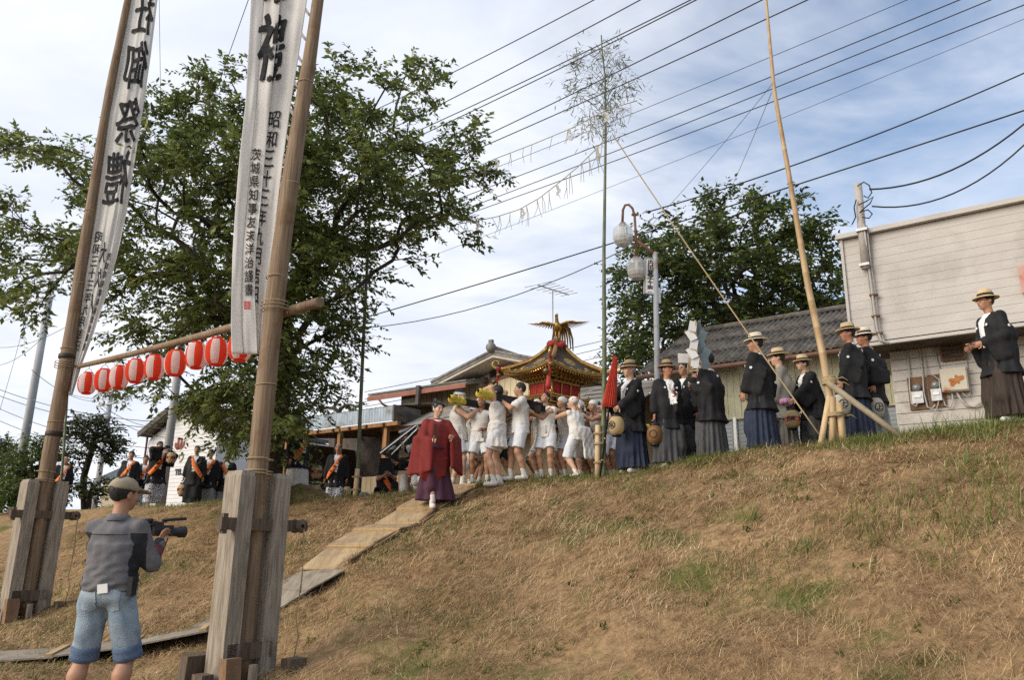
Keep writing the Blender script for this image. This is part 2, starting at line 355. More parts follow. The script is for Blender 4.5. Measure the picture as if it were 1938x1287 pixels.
siding_d=mat('stained_siding',(0.44,0.41,0.37),(0.53,0.50,0.46),scale=2.0,stretch=(0.6,1,1.5),rough=0.8,bump=0.3,bscale=25,detail=8,c3=(0.24,0.21,0.18),s3=1.1)
grey_metal=mat('galvanised',(0.30,0.31,0.32),(0.42,0.43,0.44),scale=14,rough=0.45,metal=0.5)
pipe_m=mat('conduit_grey',(0.36,0.34,0.32),(0.45,0.43,0.40),scale=9,rough=0.6)
black_m=mat('black_cable',(0.02,0.02,0.022),rough=0.6)
rust_m=mat('rusty_cream',(0.48,0.44,0.36),(0.52,0.48,0.40),scale=5,rough=0.7,c3=(0.33,0.12,0.03),s3=2.6)
brown_w=mat('weathered_brown',(0.10,0.055,0.03),(0.19,0.11,0.06),scale=10,stretch=(1,1,0.2),rough=0.8,bump=0.3)
glass_d=mat('dark_glass',(0.02,0.022,0.025),rough=0.12,spec=0.6)
white_p=mat('white_paint',(0.72,0.71,0.68),(0.80,0.79,0.77),scale=4,rough=0.6)
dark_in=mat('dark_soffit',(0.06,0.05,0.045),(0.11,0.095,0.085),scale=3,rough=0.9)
def build_store():
    Y0,Y1=4.6,5.45
    xl,zt=street(1589,446,Y0); _,zb=street(1609,651,Y0); xr=xl+9.0
    b=Street('shop_building','cream sided shop building with an overhanging upper storey, at the right end of the street','building',xl,Y0,2.6)
    n=13; h=(zt-0.10-zb)/n
    for k in range(n):
        z=zb+k*h
        for (x0,x1) in ((xl,xl+4.18),(xl+4.20,xr)):
            m=MB(); m.box(((x0+x1)/2,Y0+0.05,z+h/2),(x1-x0,0.03,h-0.003),R=rotx(-0.016)); b.part('siding_board',m,siding)
    m=MB(); m.box((xl+4.5,Y0+2.6,(zt+zb)/2),(8.98,5.0,zt-zb-0.04)); b.part('upper_storey',m,siding_d)
    m=MB(); m.box((xl+4.5,Y0+2.5,zt-0.045),(9.12,5.16,0.09)); b.part('coping',m,siding)
    m=MB(); m.box((xl+4.5,Y0+0.07,zb-0.05),(9.0,0.08,0.06)); b.part('soffit_trim',m,siding)
    m=MB(); m.box((xl+0.015,Y0+0.02,(zt+zb)/2-0.04),(0.05,0.06,zt-zb-0.09)); b.part('corner_trim',m,siding)
    # lower wall set back
    hb=0.21; z=2.62
    while z<zb-0.06:
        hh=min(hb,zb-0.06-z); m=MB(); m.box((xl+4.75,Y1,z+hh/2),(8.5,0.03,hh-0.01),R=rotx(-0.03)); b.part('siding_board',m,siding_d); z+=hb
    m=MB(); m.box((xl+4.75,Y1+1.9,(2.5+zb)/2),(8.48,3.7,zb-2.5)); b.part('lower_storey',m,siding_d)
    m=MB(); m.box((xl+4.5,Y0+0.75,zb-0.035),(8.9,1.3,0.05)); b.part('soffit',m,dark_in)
    # vent, meters, panel on the lower wall
    def W(px,py,yy=Y1-0.03): return street(px,py,yy)
    def rect(px0,py0,px1,py1,depth,name,mt,parent=None,yy=Y1-0.03):
        x0,z0=W((px0+px1)/2-(px1-px0)/2,(py0+py1)/2); x1,_=W((px0+px1)/2+(px1-px0)/2,(py0+py1)/2)
        _,za=W((px0+px1)/2,py0); _,zc=W((px0+px1)/2,py1)
        m=MB(); m.box(((x0+x1)/2,yy-depth/2,(za+zc)/2),(x1-x0,depth,za-zc)); return b.part(name,m,mt,parent),((x0+x1)/2,(za+zc)/2,x1-x0,za-zc)
    vent,(cx,cz,ww,hh)=rect(1781,643,1826,681,0.04,'vent',dark_in)
    for k in range(4):
        m=MB(); m.box((cx,Y1-0.085,cz-hh/2+hh*(k+0.5)/4),(ww*0.9,0.05,0.02),R=rotx(0.6)); b.part('louvre',m,brown_w,vent)
    m=MB()
    for sx in (-1,1): m.box((cx+sx*ww/2,Y1-0.085,cz),(0.035,0.05,hh+0.035))
    for sz in (-1,1): m.box((cx,Y1-0.085,cz+sz*hh/2),(ww-0.035,0.048,0.034))
    b.part('vent_frame',m,brown_w)
    for (a,c_) in ((1720,1755),(1757,1789)):
        bd,(cx,cz,ww,hh)=rect(a,714 if a<1740 else 709,c_,776 if a<1740 else 771,0.03,'meter_board',brown_w)
        m=MB(); m.box((cx,Y1-0.10,cz-0.09),(ww*0.62,0.08,hh*0.36)); b.part('meter_case',m,grey_metal,bd)
        m=MB(); m.lathe([(0.001,0.07),(0.06,0.068),(0.075,0.05),(0.08,0)],14,(cx,Y1-0.065,cz+0.10),rotx(math.pi/2)); b.part('meter_dial',m,mat('meter_glass',(0.16,0.17,0.17),rough=0.15,spec=0.6),bd)
        m=MB(); m.box((cx,Y1-0.148,cz-0.07),(ww*0.4,0.02,0.05)); b.part('name_plate',m,white_p,bd)
    bx,(cx,cz,ww,hh)=rect(1783,699,1834,743,0.16,'panel_box',rust_m)
    m=MB(); m.box((cx,Y1-0.20,cz),(ww*0.93,0.02,hh*0.92)); b.part('panel_door',m,rust_m,bx)
    m=MB(); rg=np.random.RandomState(6); poly=[]
    for k in range(22):
        a=2*math.pi*k/22; r_=0.62+0.22*math.sin(2*a+0.6)+0.14*math.sin(5*a)+rg.uniform(-0.08,0.08); poly.append((cx+0.03+ww*0.36*r_*math.cos(a),Y1-0.2115,cz-hh*0.05+hh*0.36*r_*math.sin(a)))
    m.prism(poly,(0,-0.002,0)); b.part('rust_stain',m,mat('rust_orange',(0.30,0.105,0.025),(0.42,0.20,0.08),scale=9,rough=0.9),bx)
    def pipe(pts,r,mt=pipe_m,name='conduit'):
        m=MB(); m.tube([np.array([*W(px,py)[:1],Y1-0.05-o,W(px,py)[1]]) for px,py,o in pts],r,7); return b.part(name,m,mt)
    pipe([(1716,650,0),(1717,668,0),(1721,690,0),(1723,735,0.05),(1727,765,0.06),(1735,771,0.07),(1741,760,0.08)],0.014)
    pipe([(1733,648,0),(1742,665,0),(1746,700,0),(1750,745,0.05),(1757,772,0.06),(1765,775,0.06),(1772,768,0.08)],0.014)
    pipe([(1722,647,0),(1735,646,0.02),(1747,657,0.02),(1752,690,0.02),(1756,712,0.04)],0.012)
    pipe([(1768,650,0),(1773,680,0),(1779,700,0),(1783,750,0.02),(1790,768,0.03),(1800,772,0.03),(1805,760,0.05),(1803,745,0.06)],0.013)
    pipe([(1826,655,0),(1830,690,0),(1834,720,0),(1838,742,0.03),(1832,753,0.04),(1822,745,0.06)],0.011)
    pipe([(1860,705,0),(1862,735,0),(1864,748,0.02),(1858,762,0.03),(1845,771,0.03),(1828,767,0.04),(1818,755,0.05),(1812,744,0.06)],0.02)
    pipe([(1765,710,0.04),(1779,720,0.07),(1781,745,0.07),(1776,770,0.06),(1767,790,0.04),(1766,808,0.03)],0.010)
    # service mast on the upper wall with its cables
    def U(px,py,o=0.05): x,z=street(px,py,Y0); return np.array([x,Y0-o,z])
    m=MB(); m.tube([U(1626,352,0.1),U(1633,430,0.1),U(1641,512,0.1)],0.075,10); mast=b.part('service_mast',m,mat('mast_cream',(0.42,0.39,0.36),(0.36,0.33,0.30),scale=5,rough=0.6))
    m=MB(); m.box(U(1635,440,0.1),(0.2,0.22,0.05)); m.box(U(1640,505,0.1),(0.18,0.2,0.05)); b.part('mast_bracket',m,grey_metal,mast)
    for k,(o,dx) in enumerate(((0.05,0),(0.09,5),(0.04,9))):
        m=MB(); m.tube([U(1634+dx,430,o+0.08),U(1640+dx,500,o),U(1646+dx,540,o),U(1652+dx,590,o),U(1657+dx,625,o),U(1664+dx,645,o),U(1678+dx,652,o)],0.016+0.004*(k==1),6); b.part('wall_cable',m,pipe_m)
    for (px,py) in ((1655,560),(1659,600),(1664,632)):
        m=MB(); m.box(U(px,py,0.06),(0.14,0.10,0.03)); b.part('cable_clip',m,brown_w)
    for pts in (((1628,360),(1640,352),(1650,358),(1655,372),(1648,382),(1640,378)),((1630,395),(1645,388),(1658,380),(1652,392),(1640,402),(1632,410)),((1626,385),(1622,400),(1625,418),(1618,432)),((1634,408),(1648,404),(1656,412),(1650,420),(1637,418))):
        m=MB(); m.tube([U(px,py,0.22) for px,py in pts],0.013,5); b.part('drop_cable',m,black_m,mast)
    # framed notice on the upper wall at the right
    x0,z0=street(1926,504,Y0); x1,z1=street(1931,557,Y0)
    m=MB(); m.box((x0+0.55,Y0-0.03,(z0+z1)/2),(1.1,0.05,z0-z1)); sg=b.part('notice_board',m,mat('faded_red',(0.45,0.17,0.13),(0.5,0.36,0.32),scale=4,rough=0.7))
    m=MB(); m.box((x0+0.62,Y0-0.065,(z0+z1)/2),(0.9,0.02,(z0-z1)*0.75)); b.part('notice_pane',m,mat('notice_pale',(0.5,0.48,0.47),rough=0.3),sg)
    return xl
XSTORE=build_store()
roof_c=mat('cement_sheet',(0.065,0.057,0.05),(0.155,0.14,0.12),scale=5,stretch=(1,0.5,1),rough=0.9,bump=0.5,bscale=30,detail=9,c3=(0.06,0.055,0.05),s3=1.6)
cream_b=mat('cream_board',(0.36,0.34,0.23),(0.45,0.43,0.31),scale=4,stretch=(1,1,0.3),rough=0.75,c3=(0.30,0.27,0.18),s3=1.2)
shut_m=mat('grey_shutter',(0.22,0.24,0.24),(0.29,0.31,0.31),scale=3,rough=0.6)
gut_m=mat('gutter_brown',(0.12,0.06,0.04),(0.17,0.09,0.06),scale=6,rough=0.5)
def corrugated(b,name,x0,x1,ya,za,yb,zb,pitch,amp,mt,parent=None,th=0.012,rows=1,lap=0.03):
    """wavy sheets from the eave (ya,za) up to (yb,zb), ribs running up the slope"""
    for r in range(rows):
        f0=r/rows-(0.02 if r else 0); f1=(r+1)/rows; n=max(4,int((x1-x0)/pitch*6)); V=[];F=[]
        nrm=unit(np.array([0,-(zb-za),(yb-ya)]))
        for i in range(n+1):
            x=x0+(x1-x0)*i/n; a=amp*math.cos((x-x0)/pitch*2*math.pi)+lap*(rows-1-r)*0.3+(0.02 if r<rows-1 else 0)*0
            for k,f in enumerate((f0,f1)):
                y=ya+(yb-ya)*f; z=za+(zb-za)*f; o=a+(lap if k==0 and r else 0)
                V.append((x,y+nrm[1]*o,z+nrm[2]*o)); V.append((x,y+nrm[1]*(o-th),z+nrm[2]*(o-th)))
        for i in range(n):
            p=i*4; q=p+4
            F+=[(p,q,q+2,p+2),(p+1,p+3,q+3,q+1),(p,p+1,q+1,q),(p+2,q+2,q+3,p+3)]
        m=MB(); m.add(V,F,0,True); b.part(name,m,mt,parent)
def build_longhouse():
    YE,YR=7.4,10.6
    xa,za=street(1207,708,YE); xb,zb_=street(1612,655,YE); ze=(za+zb_)/2
    xr0,zr0=street(1303,632,YR); _,zr1=street(1604,584,YR); zr=(zr0+zr1)/2
    xb+=2.2
    b=Street('long_warehouse','long warehouse with dark corrugated roof and yellowish board walls behind the men in black','building',xa,YE,2.5)
    nx=6; n_w=(xb-xa)/nx
    for k in range(nx): corrugated(b,'roof_sheet',xa+k*n_w,xa+(k+1)*n_w-0.01,YE,ze,YR,zr,0.15,0.026,roof_c,rows=3)
    m=MB(); m.tube([(xa-0.02,YR,zr+0.05),(xb,YR,zr+0.05)],0.09,8,smooth=True); b.part('ridge_cap',m,roof_c)
    corrugated(b,'rear_roof_sheet',xa,xb,YR+3.2,ze,YR,zr,0.3,0.03,roof_c)
    m=MB(); m.tube([(xa,YE-0.05,ze-0.10),(xb,YE-0.05,ze-0.10)],0.065,8); b.part('gutter',m,gut_m)
    m=MB(); m.prism([(xa+0.12,YE+0.3,ze),(xa+0.12,YR,zr-0.10),(xa+0.12,YR+2.9,ze)],(0.1,0,0)); b.part('gable_wall',m,cream_b)
    yw=YE+0.45; x=xa+0.2
    m=MB(); m.box(((xa+xb)/2+0.1,yw+0.08,ze-0.1-0.5),(xb-xa-0.3,0.1,1.5)); b.part('wall',m,cream_b)
    zm=street(1400,790,yw)[1]
    while x<xb-0.2:
        m=MB(); m.box((x+0.085,yw+0.015+0.006*((int(x*7))%2),(ze-0.12+zm)/2),(0.162,0.022,ze-0.12-zm)); b.part('wall_board',m,cream_b); x+=0.17
    m=MB(); m.box(((xa+xb)/2,yw-0.02,zm-0.02),(xb-xa-0.1,0.06,0.05)); b.part('rail',m,cream_b)
    xs=street(1392,800,yw)[0]
    # roller doors below, white jamb
    for (xp,xq) in ((xa+0.25,xs-0.06),(xs+0.06,xb-1.0)):
        z=2.3
        while z<zm-0.06:
            m=MB(); m.box(((xp+xq)/2,yw+0.03,z+0.05),(xq-xp,0.03,0.093),R=rotx(0.08)); b.part('shutter_slat',m,shut_m); z+=0.10
    m=MB(); m.box((xs,yw-0.02,(zm+2.3)/2),(0.07,0.1,zm-2.3)); b.part('door_jamb',m,white_p)
    for px in (1415,):
        x,z=street(px,735,yw-0.05); m=MB(); m.box((x,yw-0.05,z),(0.16,0.1,0.55)); b.part('wall_box',m,mat('dull_grey',(0.10,0.11,0.11),rough=0.7))
build_longhouse()
tile_g=mat('grey_roof_tile',(0.16,0.15,0.14),(0.27,0.26,0.245),scale=8,rough=0.85,bump=0.4,c3=(0.10,0.095,0.085),s3=2)
slate_m=mat('weathered_roof_board',(0.20,0.185,0.165),(0.36,0.335,0.30),scale=3,stretch=(0.25,2,2),rough=0.9,bump=0.4,bscale=14,detail=8,c3=(0.15,0.135,0.12),s3=1.3)
plaster=mat('white_plaster',(0.62,0.59,0.54),(0.70,0.67,0.62),scale=2,rough=0.85,bump=0.1,c3=(0.52,0.49,0.44),s3=0.7)
cream_s=mat('cream_steel_board',(0.62,0.52,0.34),(0.70,0.60,0.41),scale=2.5,stretch=(1,1,0.4),rough=0.6,c3=(0.5,0.42,0.28),s3=0.9)
trim_r=mat('red_brown_trim',(0.22,0.075,0.045),(0.30,0.11,0.07),scale=5,rough=0.6)
tim_m=mat('orange_timber',(0.21,0.105,0.042),(0.31,0.16,0.066),scale=12,stretch=(1,1,0.1),rough=0.75,bump=0.2)
blue_c=mat('blue_grey_steel',(0.23,0.28,0.33),(0.36,0.42,0.48),scale=6,stretch=(1,1,0.3),rough=0.5,metal=0.2,c3=(0.20,0.18,0.16),s3=1.4)
def build_house():
    YG=9.0
    b=Street('gabled_house','white gabled house with cream boards and a tiled roof behind the portable shrine','building',street(930,900,YG)[0],YG,2.4)
    xl,zl=street(817,727,YG-0.9); xp,zp=street(932,668,YG-0.9); run=xp-xl; xr=xp+run
    th=0.14; yb=YG+7
    for (sx,x0) in ((-1,xl),(1,xr)):
        P=[(x0,YG-0.9,zl),(xp,YG-0.9,zp),(xp,yb,zp),(x0,yb,zl)]
        m=MB(); m.prism([np.array(p)-np.array([0,0,th]) for p in P] if sx<0 else [np.array(p)-np.array([0,0,th]) for p in P][::-1],(0,0,th*0.6)); b.part('roof_deck',m,mat('soffit_boards',(0.44,0.39,0.33),(0.52,0.47,0.40),scale=3,rough=0.8))
        m=MB(); m.prism([np.array(p)+np.array([0,-0.03 if i<2 else 0,-th*0.38]) for i,p in enumerate(P)] if sx<0 else [np.array(p)+np.array([0,-0.03 if i<2 else 0,-th*0.38]) for i,p in enumerate(P)][::-1],(0,0,0.09)); b.part('tile_layer',m,tile_g)
        n=9                                    # raised barge tiles along the verge
        for k in range(n):
            f=(k+0.5)/n; c=np.array([x0+(xp-x0)*f,YG-0.86,zl+(zp-zl)*f+0.07]); a=math.atan2(zp-zl,xp-x0)
            m=MB(); m.box(c,(run/n*1.12,0.2,0.07),R=roty(-a)); b.part('verge_tile',m,tile_g)
    m=MB(); m.tube([(xp,YG-0.95,zp+0.12),(xp,yb,zp+0.12)],0.13,10); m.ball((xp,YG-0.98,zp+0.16),0.17,8); m.box((xp,YG-0.98,zp+0.34),(0.14,0.1,0.14)); b.part('ridge_tile',m,tile_g)
    # gable wall: plaster above, cream boards below a red-brown trim
    k=0.78; wl=xp-run*k; wr=xp+run*k; zw=zl+(zp-zl)*(1-k)-0.16
    m=MB(); m.prism([(wl,YG,2.3),(wr,YG,2.3),(wr,YG,zw),(xp,YG,zp-0.17),(wl,YG,zw)],(0,6.8,0)); b.part('wall',m,plaster)
    zt0=street(935,716,YG)[1]; zt1=street(853,744,YG)[1]; xt1=street(853,744,YG)[0]
    m=MB(); m.beam((xt1,YG-0.05,zt1),(xp,YG-0.05,zt0),0.06,0.1); m.beam((xp,YG-0.05,zt0),(2*xp-xt1,YG-0.05,zt1),0.06,0.1); b.part('belt_trim',m,trim_r)
    x=xt1
    while x<2*xp-xt1:
        f=1-abs(x+0.12-xp)/(xp-xt1); zz=zt1+(zt0-zt1)*f-0.04
        m=MB(); m.box((x+0.12,YG-0.025,(zz+3.2)/2),(0.222,0.035,zz-3.2)); b.part('wall_board',m,cream_s); x+=0.235
    vx,vz=street(941,717-13,YG); m=MB(); m.box((vx,YG-0.03,vz),(0.55,0.05,0.32)); v=b.part('gable_vent',m,dark_in)
    for q in range(4):
        m=MB(); m.box((vx,YG-0.07,vz-0.11+0.075*q),(0.5,0.04,0.02),R=rotx(0.5)); b.part('louvre',m,dark_in,v)
    # television aerial on the ridge
    ax,az=street(1046,612,YG+1.5); a=Street('television_aerial','thin television aerial of crossing rods above the shrine phoenix','aerial',ax,YG+1.5,zp)
    tx,tz=street(1046,548,YG+1.5)
    m=MB(); m.tube([(ax,YG+1.5,zp-1.0),(tx,YG+1.5,tz)],0.022,6); a.part('mast',m,grey_metal)
    m=MB(); m.beam((tx-0.35,YG+1.1,tz+0.12),(tx+0.35,YG+2.0,tz-0.12),0.03,0.03); a.part('boom',m,grey_metal)
    for q in range(7):
        f=q/6-0.5; m=MB(); c=np.array([tx+0.7*f,YG+1.55+0.9*f,tz-0.24*f+0.02]); l=0.62-0.04*q
        m.tube([c+np.array([-l*0.9,0.0,0.0]),c+np.array([l*0.9,0.0,0.0])],0.011,5); a.part('element',m,grey_metal)
    # low wing to the left with a brown eave
    YW=8.6
    b2=Street('house_wing','low house wing with vertical brown boards and a rusty eave left of the gabled house','building',street(770,900,YW)[0],YW,2.4)
    x0,z0=street(697,752,YW-0.7); x1,z1=street(838,737,YW-0.7); zz=(z0+z1)/2; x1+=1.0
    zr=zz+0.75
    m=MB(); m.prism([(x0,YW-0.7,zz),(x1,YW-0.7,zz),(x1,YW+2.4,zr),(x0+0.9,YW+2.4,zr)],(0,0,0.10)); b2.part('roof',m,tile_g)
    nrow=7
    for r in range(nrow):
        f=r/nrow; m=MB(); m.box(((x0+x1)/2+0.45*f,YW-0.7+3.1*(f+0.5/nrow),zz+0.13+0.75*(f+0.5/nrow)),(x1-x0-0.9*f,3.1/nrow*1.2,0.05),R=rotx(math.atan2(0.75,3.1)-0.05)); b2.part('tile_course',m,tile_g)
    m=MB(); m.box(((x0+x1)/2,YW-0.73,zz-0.03),(x1-x0,0.05,0.14)); b2.part('fascia',m,trim_r)
    m=MB(); m.tube([(x0+0.6,YW-0.75,zz-0.1),(x0+0.75,YW-0.7,zz-0.28),(x0+1.05,YW-0.2,zz-0.5)],0.04,6); b2.part('downpipe',m,gut_m)
    xw=x0+0.95
    m=MB(); m.box(((xw+x1)/2,YW+1.0,(zz+2.3)/2+0.05),(x1-xw,2.0,zz-2.3+0.3)); b2.part('wall',m,mat('tan_board',(0.22,0.17,0.11),(0.30,0.24,0.165),scale=6,stretch=(1,1,0.2),rough=0.85))
    x=xw
    while x<x1-0.1:
        m=MB(); m.box((x+0.12,YW-0.015,zz-0.45),(0.22,0.03,1.2)); b2.part('wall_board',m,MATS['tan_board']); x+=0.24
    wx,wz=street(777,767,YW); m=MB(); m.box((wx,YW-0.06,wz),(0.75,0.05,0.5)); wn=b2.part('window',m,brown_w)
    m=MB(); m.box((wx,YW-0.095,wz),(0.66,0.03,0.42)); b2.part('pane',m,mat('curtained_pane',(0.5,0.47,0.38),(0.58,0.54,0.45),scale=3,rough=0.3),wn)
    # lean-to roof of long weathered boards running along the street
    YL=6.6
    xa,za=street(722,811,YL); xb,_=street(1215,760,YL)
    b3=Street('lean_to_shed','long lean-to with a weathered board roof passing behind the shrine bearers','shed',xa,YL,2.4)
    zh=za+0.95; nr=9
    for r in range(nr):
        for k in range(4):
            f=r/nr; c0=xa+(xb-xa)*k/4+0.16*r*(k==0); c1=xa+(xb-xa)*(k+1)/4-0.02
            m=MB(); jig=0.02*math.sin(r*3.1+k*1.7); m.box(((c0+c1)/2,YL+2.0*(f+0.5/nr),za+0.95*(f+0.5/nr)+jig*0.5),(c1-c0,2.0/nr*1.35,0.025),R=rotx(math.atan2(0.95,2.0)-0.07+jig)@roty(jig*0.25)); b3.part('roof_board',m,slate_m)
    m=MB(); m.box(((xa+xb)/2,YL+1.9,(za+2.4)/2+0.4),(xb-xa-0.8,0.1,za-2.4+0.85)); b3.part('back_wall',m,MATS['tan_board'])
    m=MB(); m.box(((xa+xb)/2,YL+0.06,za-0.06),(xb-xa,0.08,0.1)); b3.part('eave_beam',m,tim_m)
    for px in (727,1010,1100):
        x,_=street(px,850,YL+0.1); m=MB(); m.box((x,YL+0.12,(za+2.2)/2-0.06),(0.13,0.12,za-2.2-0.1)); b3.part('post',m,tim_m)
    sx,_=street(797,800,YL+1.4); m=MB(); m.box((sx,YL+1.2,za+1.05),(0.13,0.12,1.0)); b3.part('flue',m,dark_in)
    # open shed with a blue-grey corrugated fascia
    YS=6.2
    xa,za=street(505,830,YS); xb,zb=street(742,803,YS); zt=street(742,772,YS)[1]; zf=(za+zb)/2
    b4=Street('open_carport','open dark carport with a blue-grey corrugated fascia between the tree and the priest','shed',xa,YS,2.4)
    n=int((xb-xa)/0.9)
    for k in range(n):
        a=xa+(xb-xa)*k/n; c_=xa+(xb-xa)*(k+1)/n-0.01; nn=24; V=[];F=[]
        for i in range(nn+1):
            x=a+(c_-a)*i/nn; yy=YS+0.012*math.cos(i/nn*2*math.pi*8)
            V+=[(x,yy,zf+0.12),(x,yy,zt+0.05),(x,yy+0.02,zf+0.12),(x,yy+0.02,zt+0.05)]
        for i in range(nn): p=i*4;q=p+4; F+=[(p,q,q+1,p+1),(p+2,p+3,q+3,q+2),(p+1,q+1,q+3,p+3),(p,p+2,q+2,q)]
        m=MB(); m.add(V,F); b4.part('fascia_sheet',m,blue_c)
    corrugated(b4,'roof_sheet',xa,xb,YS+0.03,zt+0.06,YS+4.2,zt+0.75,0.2,0.03,roof_c)
    m=MB(); m.box((xb+0.02,YS+0.6,(zf+zt)/2+0.1),(0.06,1.2,zt-zf)); b4.part('end_board',m,roof_c)
    m=MB(); m.beam((xa,YS+0.1,zf+0.03),(xb+0.2,YS+0.1,zf+0.03),0.14,0.12); b4.part('beam',m,tim_m)
    for k in range(8):
        x=xa+(xb-xa)*(k+0.5)/8; m=MB(); m.beam((x,YS-0.05,zf+0.02),(x,YS+4.0,zf+0.5),0.06,0.1); b4.part('rafter',m,brown_w)
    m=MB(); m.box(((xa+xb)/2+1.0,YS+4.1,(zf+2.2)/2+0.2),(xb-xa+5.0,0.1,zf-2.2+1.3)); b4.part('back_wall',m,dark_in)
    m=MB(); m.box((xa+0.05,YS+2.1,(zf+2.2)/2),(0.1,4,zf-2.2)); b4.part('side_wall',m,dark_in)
    x=street(690,900,YS+0.8)[0]
    while x<xb+0.3:
        m=MB(); m.box((x,YS+0.8,2.95),(0.2,0.03,1.1)); b4.part('fence_board',m,MATS['tan_board']); x+=0.21
    for px in (540,640,728):
        x,_=street(px,850,YS+0.15); m=MB(); m.box((x,YS+0.2,(zf+2.2)/2),(0.13,0.13,zf-2.2)); b4.part('post',m,tim_m)
    # white chest at the back of the verge beside the priest
    x,z=street(798,905,3.2); t=Street('white_cabinet','low white ribbed metal cabinet on the verge behind the priest','cabinet',x,3.2,gz(*sworld(x,3.2,0)[:2]))
    m=MB(); m.box((x,3.2,t.o[2]+0.22),(1.5,0.5,0.44)); c=t.part('case',m,white_p)
    m=MB(); m.box((x,3.2,t.o[2]+0.46),(1.58,0.56,0.05)); t.part('lid',m,white_p)
    for q in range(14): 
        m=MB(); m.box((x-0.7+0.107*q,2.94,t.o[2]+0.22),(0.03,0.02,0.38)); t.part('rib',m,white_p)
build_house()
def text_mesh(s,size=1.0,bold=0.0,res=3):
    cu=D.curves.new('txt','FONT'); cu.body=s; cu.size=size; cu.offset=bold; cu.align_x='CENTER'; cu.align_y='CENTER'; cu.resolution_u=res
    o=D.objects.new('txt',cu); COL.objects.link(o); dg=bpy.context.evaluated_depsgraph_get(); me=D.meshes.new_from_object(o.evaluated_get(dg))
    V=np.array([v.co[:2] for v in me.vertices]).reshape(-1,2); F=[tuple(p.vertices) for p in me.polygons]
    D.objects.remove(o); D.curves.remove(cu); D.meshes.remove(me)
    if len(V):
        lo=V.min(0);hi=V.max(0); V=V-(lo+hi)/2
    return V,F
ink=mat('sign_black',(0.03,0.03,0.03),rough=0.7)
def build_left_shop():
    YL=8.2
    xl,zl=street(287,800,YL); xr=xl+5.5
    b=Street('white_workshop','white sided workshop with painted lettering and dark gable roof behind the tree','building',xl,YL,2.3)
    xr0,_=street(455,900,YL)
    xe,ze=street(262,826,YL-0.5); xq,zq=street(335,765,YL-0.5); sl_=(zq-ze)/(xq-xe); xp=xl+(xr-xl)/2; zp=ze+sl_*(xp-xe)
    n=0; z=2.2; h=0.17
    white_s=mat('white_siding',(0.60,0.60,0.60),(0.68,0.68,0.68),scale=3,stretch=(0.5,1,1),rough=0.6,bump=0.1)
    while z<zp-0.3:
        cut=max(0,(z+h-(ze+sl_*(xl-xe))+0.12)/sl_); x0=xl+max(0,cut); x1=xr-max(0,cut)
        if x1-x0<0.3: break
        m=MB(); m.box(((x0+x1)/2,YL,z+h/2),(x1-x0,0.03,h-0.008),R=rotx(-0.05)); b.part('siding_board',m,white_s); z+=h
    m=MB(); m.prism([(xl,YL+0.03,2.2),(xr,YL+0.03,2.2),(xr,YL+0.03,ze+sl_*(xl-xe)-0.1),(xp,YL+0.03,zp-0.1),(xl,YL+0.03,ze+sl_*(xl-xe)-0.1)],(0,6,0)); b.part('wall',m,white_s)
    for a,c_ in (((xe,ze),(xp,zp)),((2*xp-xe,ze),(xp,zp))):
        P=[(a[0],YL-0.5,a[1]),(c_[0],YL-0.5,c_[1]),(c_[0],YL+6.2,c_[1]),(a[0],YL+6.2,a[1])]
        m=MB(); m.prism(P if a[0]<c_[0] else P[::-1],(0,0,0.16)); b.part('roof',m,mat('brown_roof',(0.07,0.06,0.055),(0.12,0.105,0.095),scale=6,rough=0.8))
        m=MB(); m.beam((a[0],YL-0.54,a[1]+0.06),(c_[0],YL-0.54,c_[1]+0.06),0.05,0.24); b.part('barge_board',m,MATS['brown_roof'])
    m=MB(); m.tube([(xl-0.1,YL-0.1,zl-0.1),(xl-0.05,YL-0.08,zl-0.5),(xl-0.02,YL-0.08,2.3)],0.05,7); b.part('downpipe',m,gut_m)
    def put(s,px,py,size,bold=0.02,col=ink):
        V,F=text_mesh(s,size,bold); x,z=street(px,py,YL-0.03); m=MB(); m.add([(x+v[0],YL-0.035,z+v[1]) for v in V],F); b.part('painted_letters',m,col)
    put('TEL 60',343,893,0.34); put('ウ',343,866,0.5,0.02,mat('faded_olive',(0.20,0.18,0.11),rough=0.8)); put('っ',329,872,0.36,0.02,MATS['faded_olive'])
    # red outlined hand-like emblem
    red_o=mat('faded_red_paint',(0.42,0.14,0.11),rough=0.8); m=MB()
    for k,(a,bq) in enumerate((((335,851),(333,838)),((337,851),(339,828)),((340,851),(345,829)),((342,850),(349,836)))):
        A=street(*a,YL-0.03); B=street(*bq,YL-0.03); mid=((A[0]+B[0])/2+0.05*(k-1.5),(A[1]+B[1])/2)
        for o in (-0.05,0.05): m.tube([(A[0]+o*0.4,YL-0.04,A[1]),(mid[0]+o,YL-0.04,mid[1]),(B[0]+o*0.6,YL-0.04,B[1])],0.022,5)
    b.part('emblem',m,red_o)
    # far tiled house
    YF=26; x0,z0=street(188,912,YF)
    h=Street('far_tiled_house','distant beige house with a grey tiled roof at the far left','building',x0,YF,2.3)
    z1=street(205,886,YF+2)[1]
    m=MB(); m.box((x0+3.2,YF+2.5,(z0+2.2)/2),(6,4.5,z0-2.2)); h.part('wall',m,mat('beige_wall',(0.36,0.31,0.22),rough=0.9))
    m=MB(); m.prism([(x0-0.4,YF-0.4,z0),(x0+7,YF-0.4,z0),(x0+6.3,YF+2.2,z1),(x0+0.5,YF+2.2,z1)],(0,0,0.12)); h.part('roof',m,mat('blue_grey_tile',(0.15,0.17,0.19),(0.22,0.24,0.26),scale=8,rough=0.7))
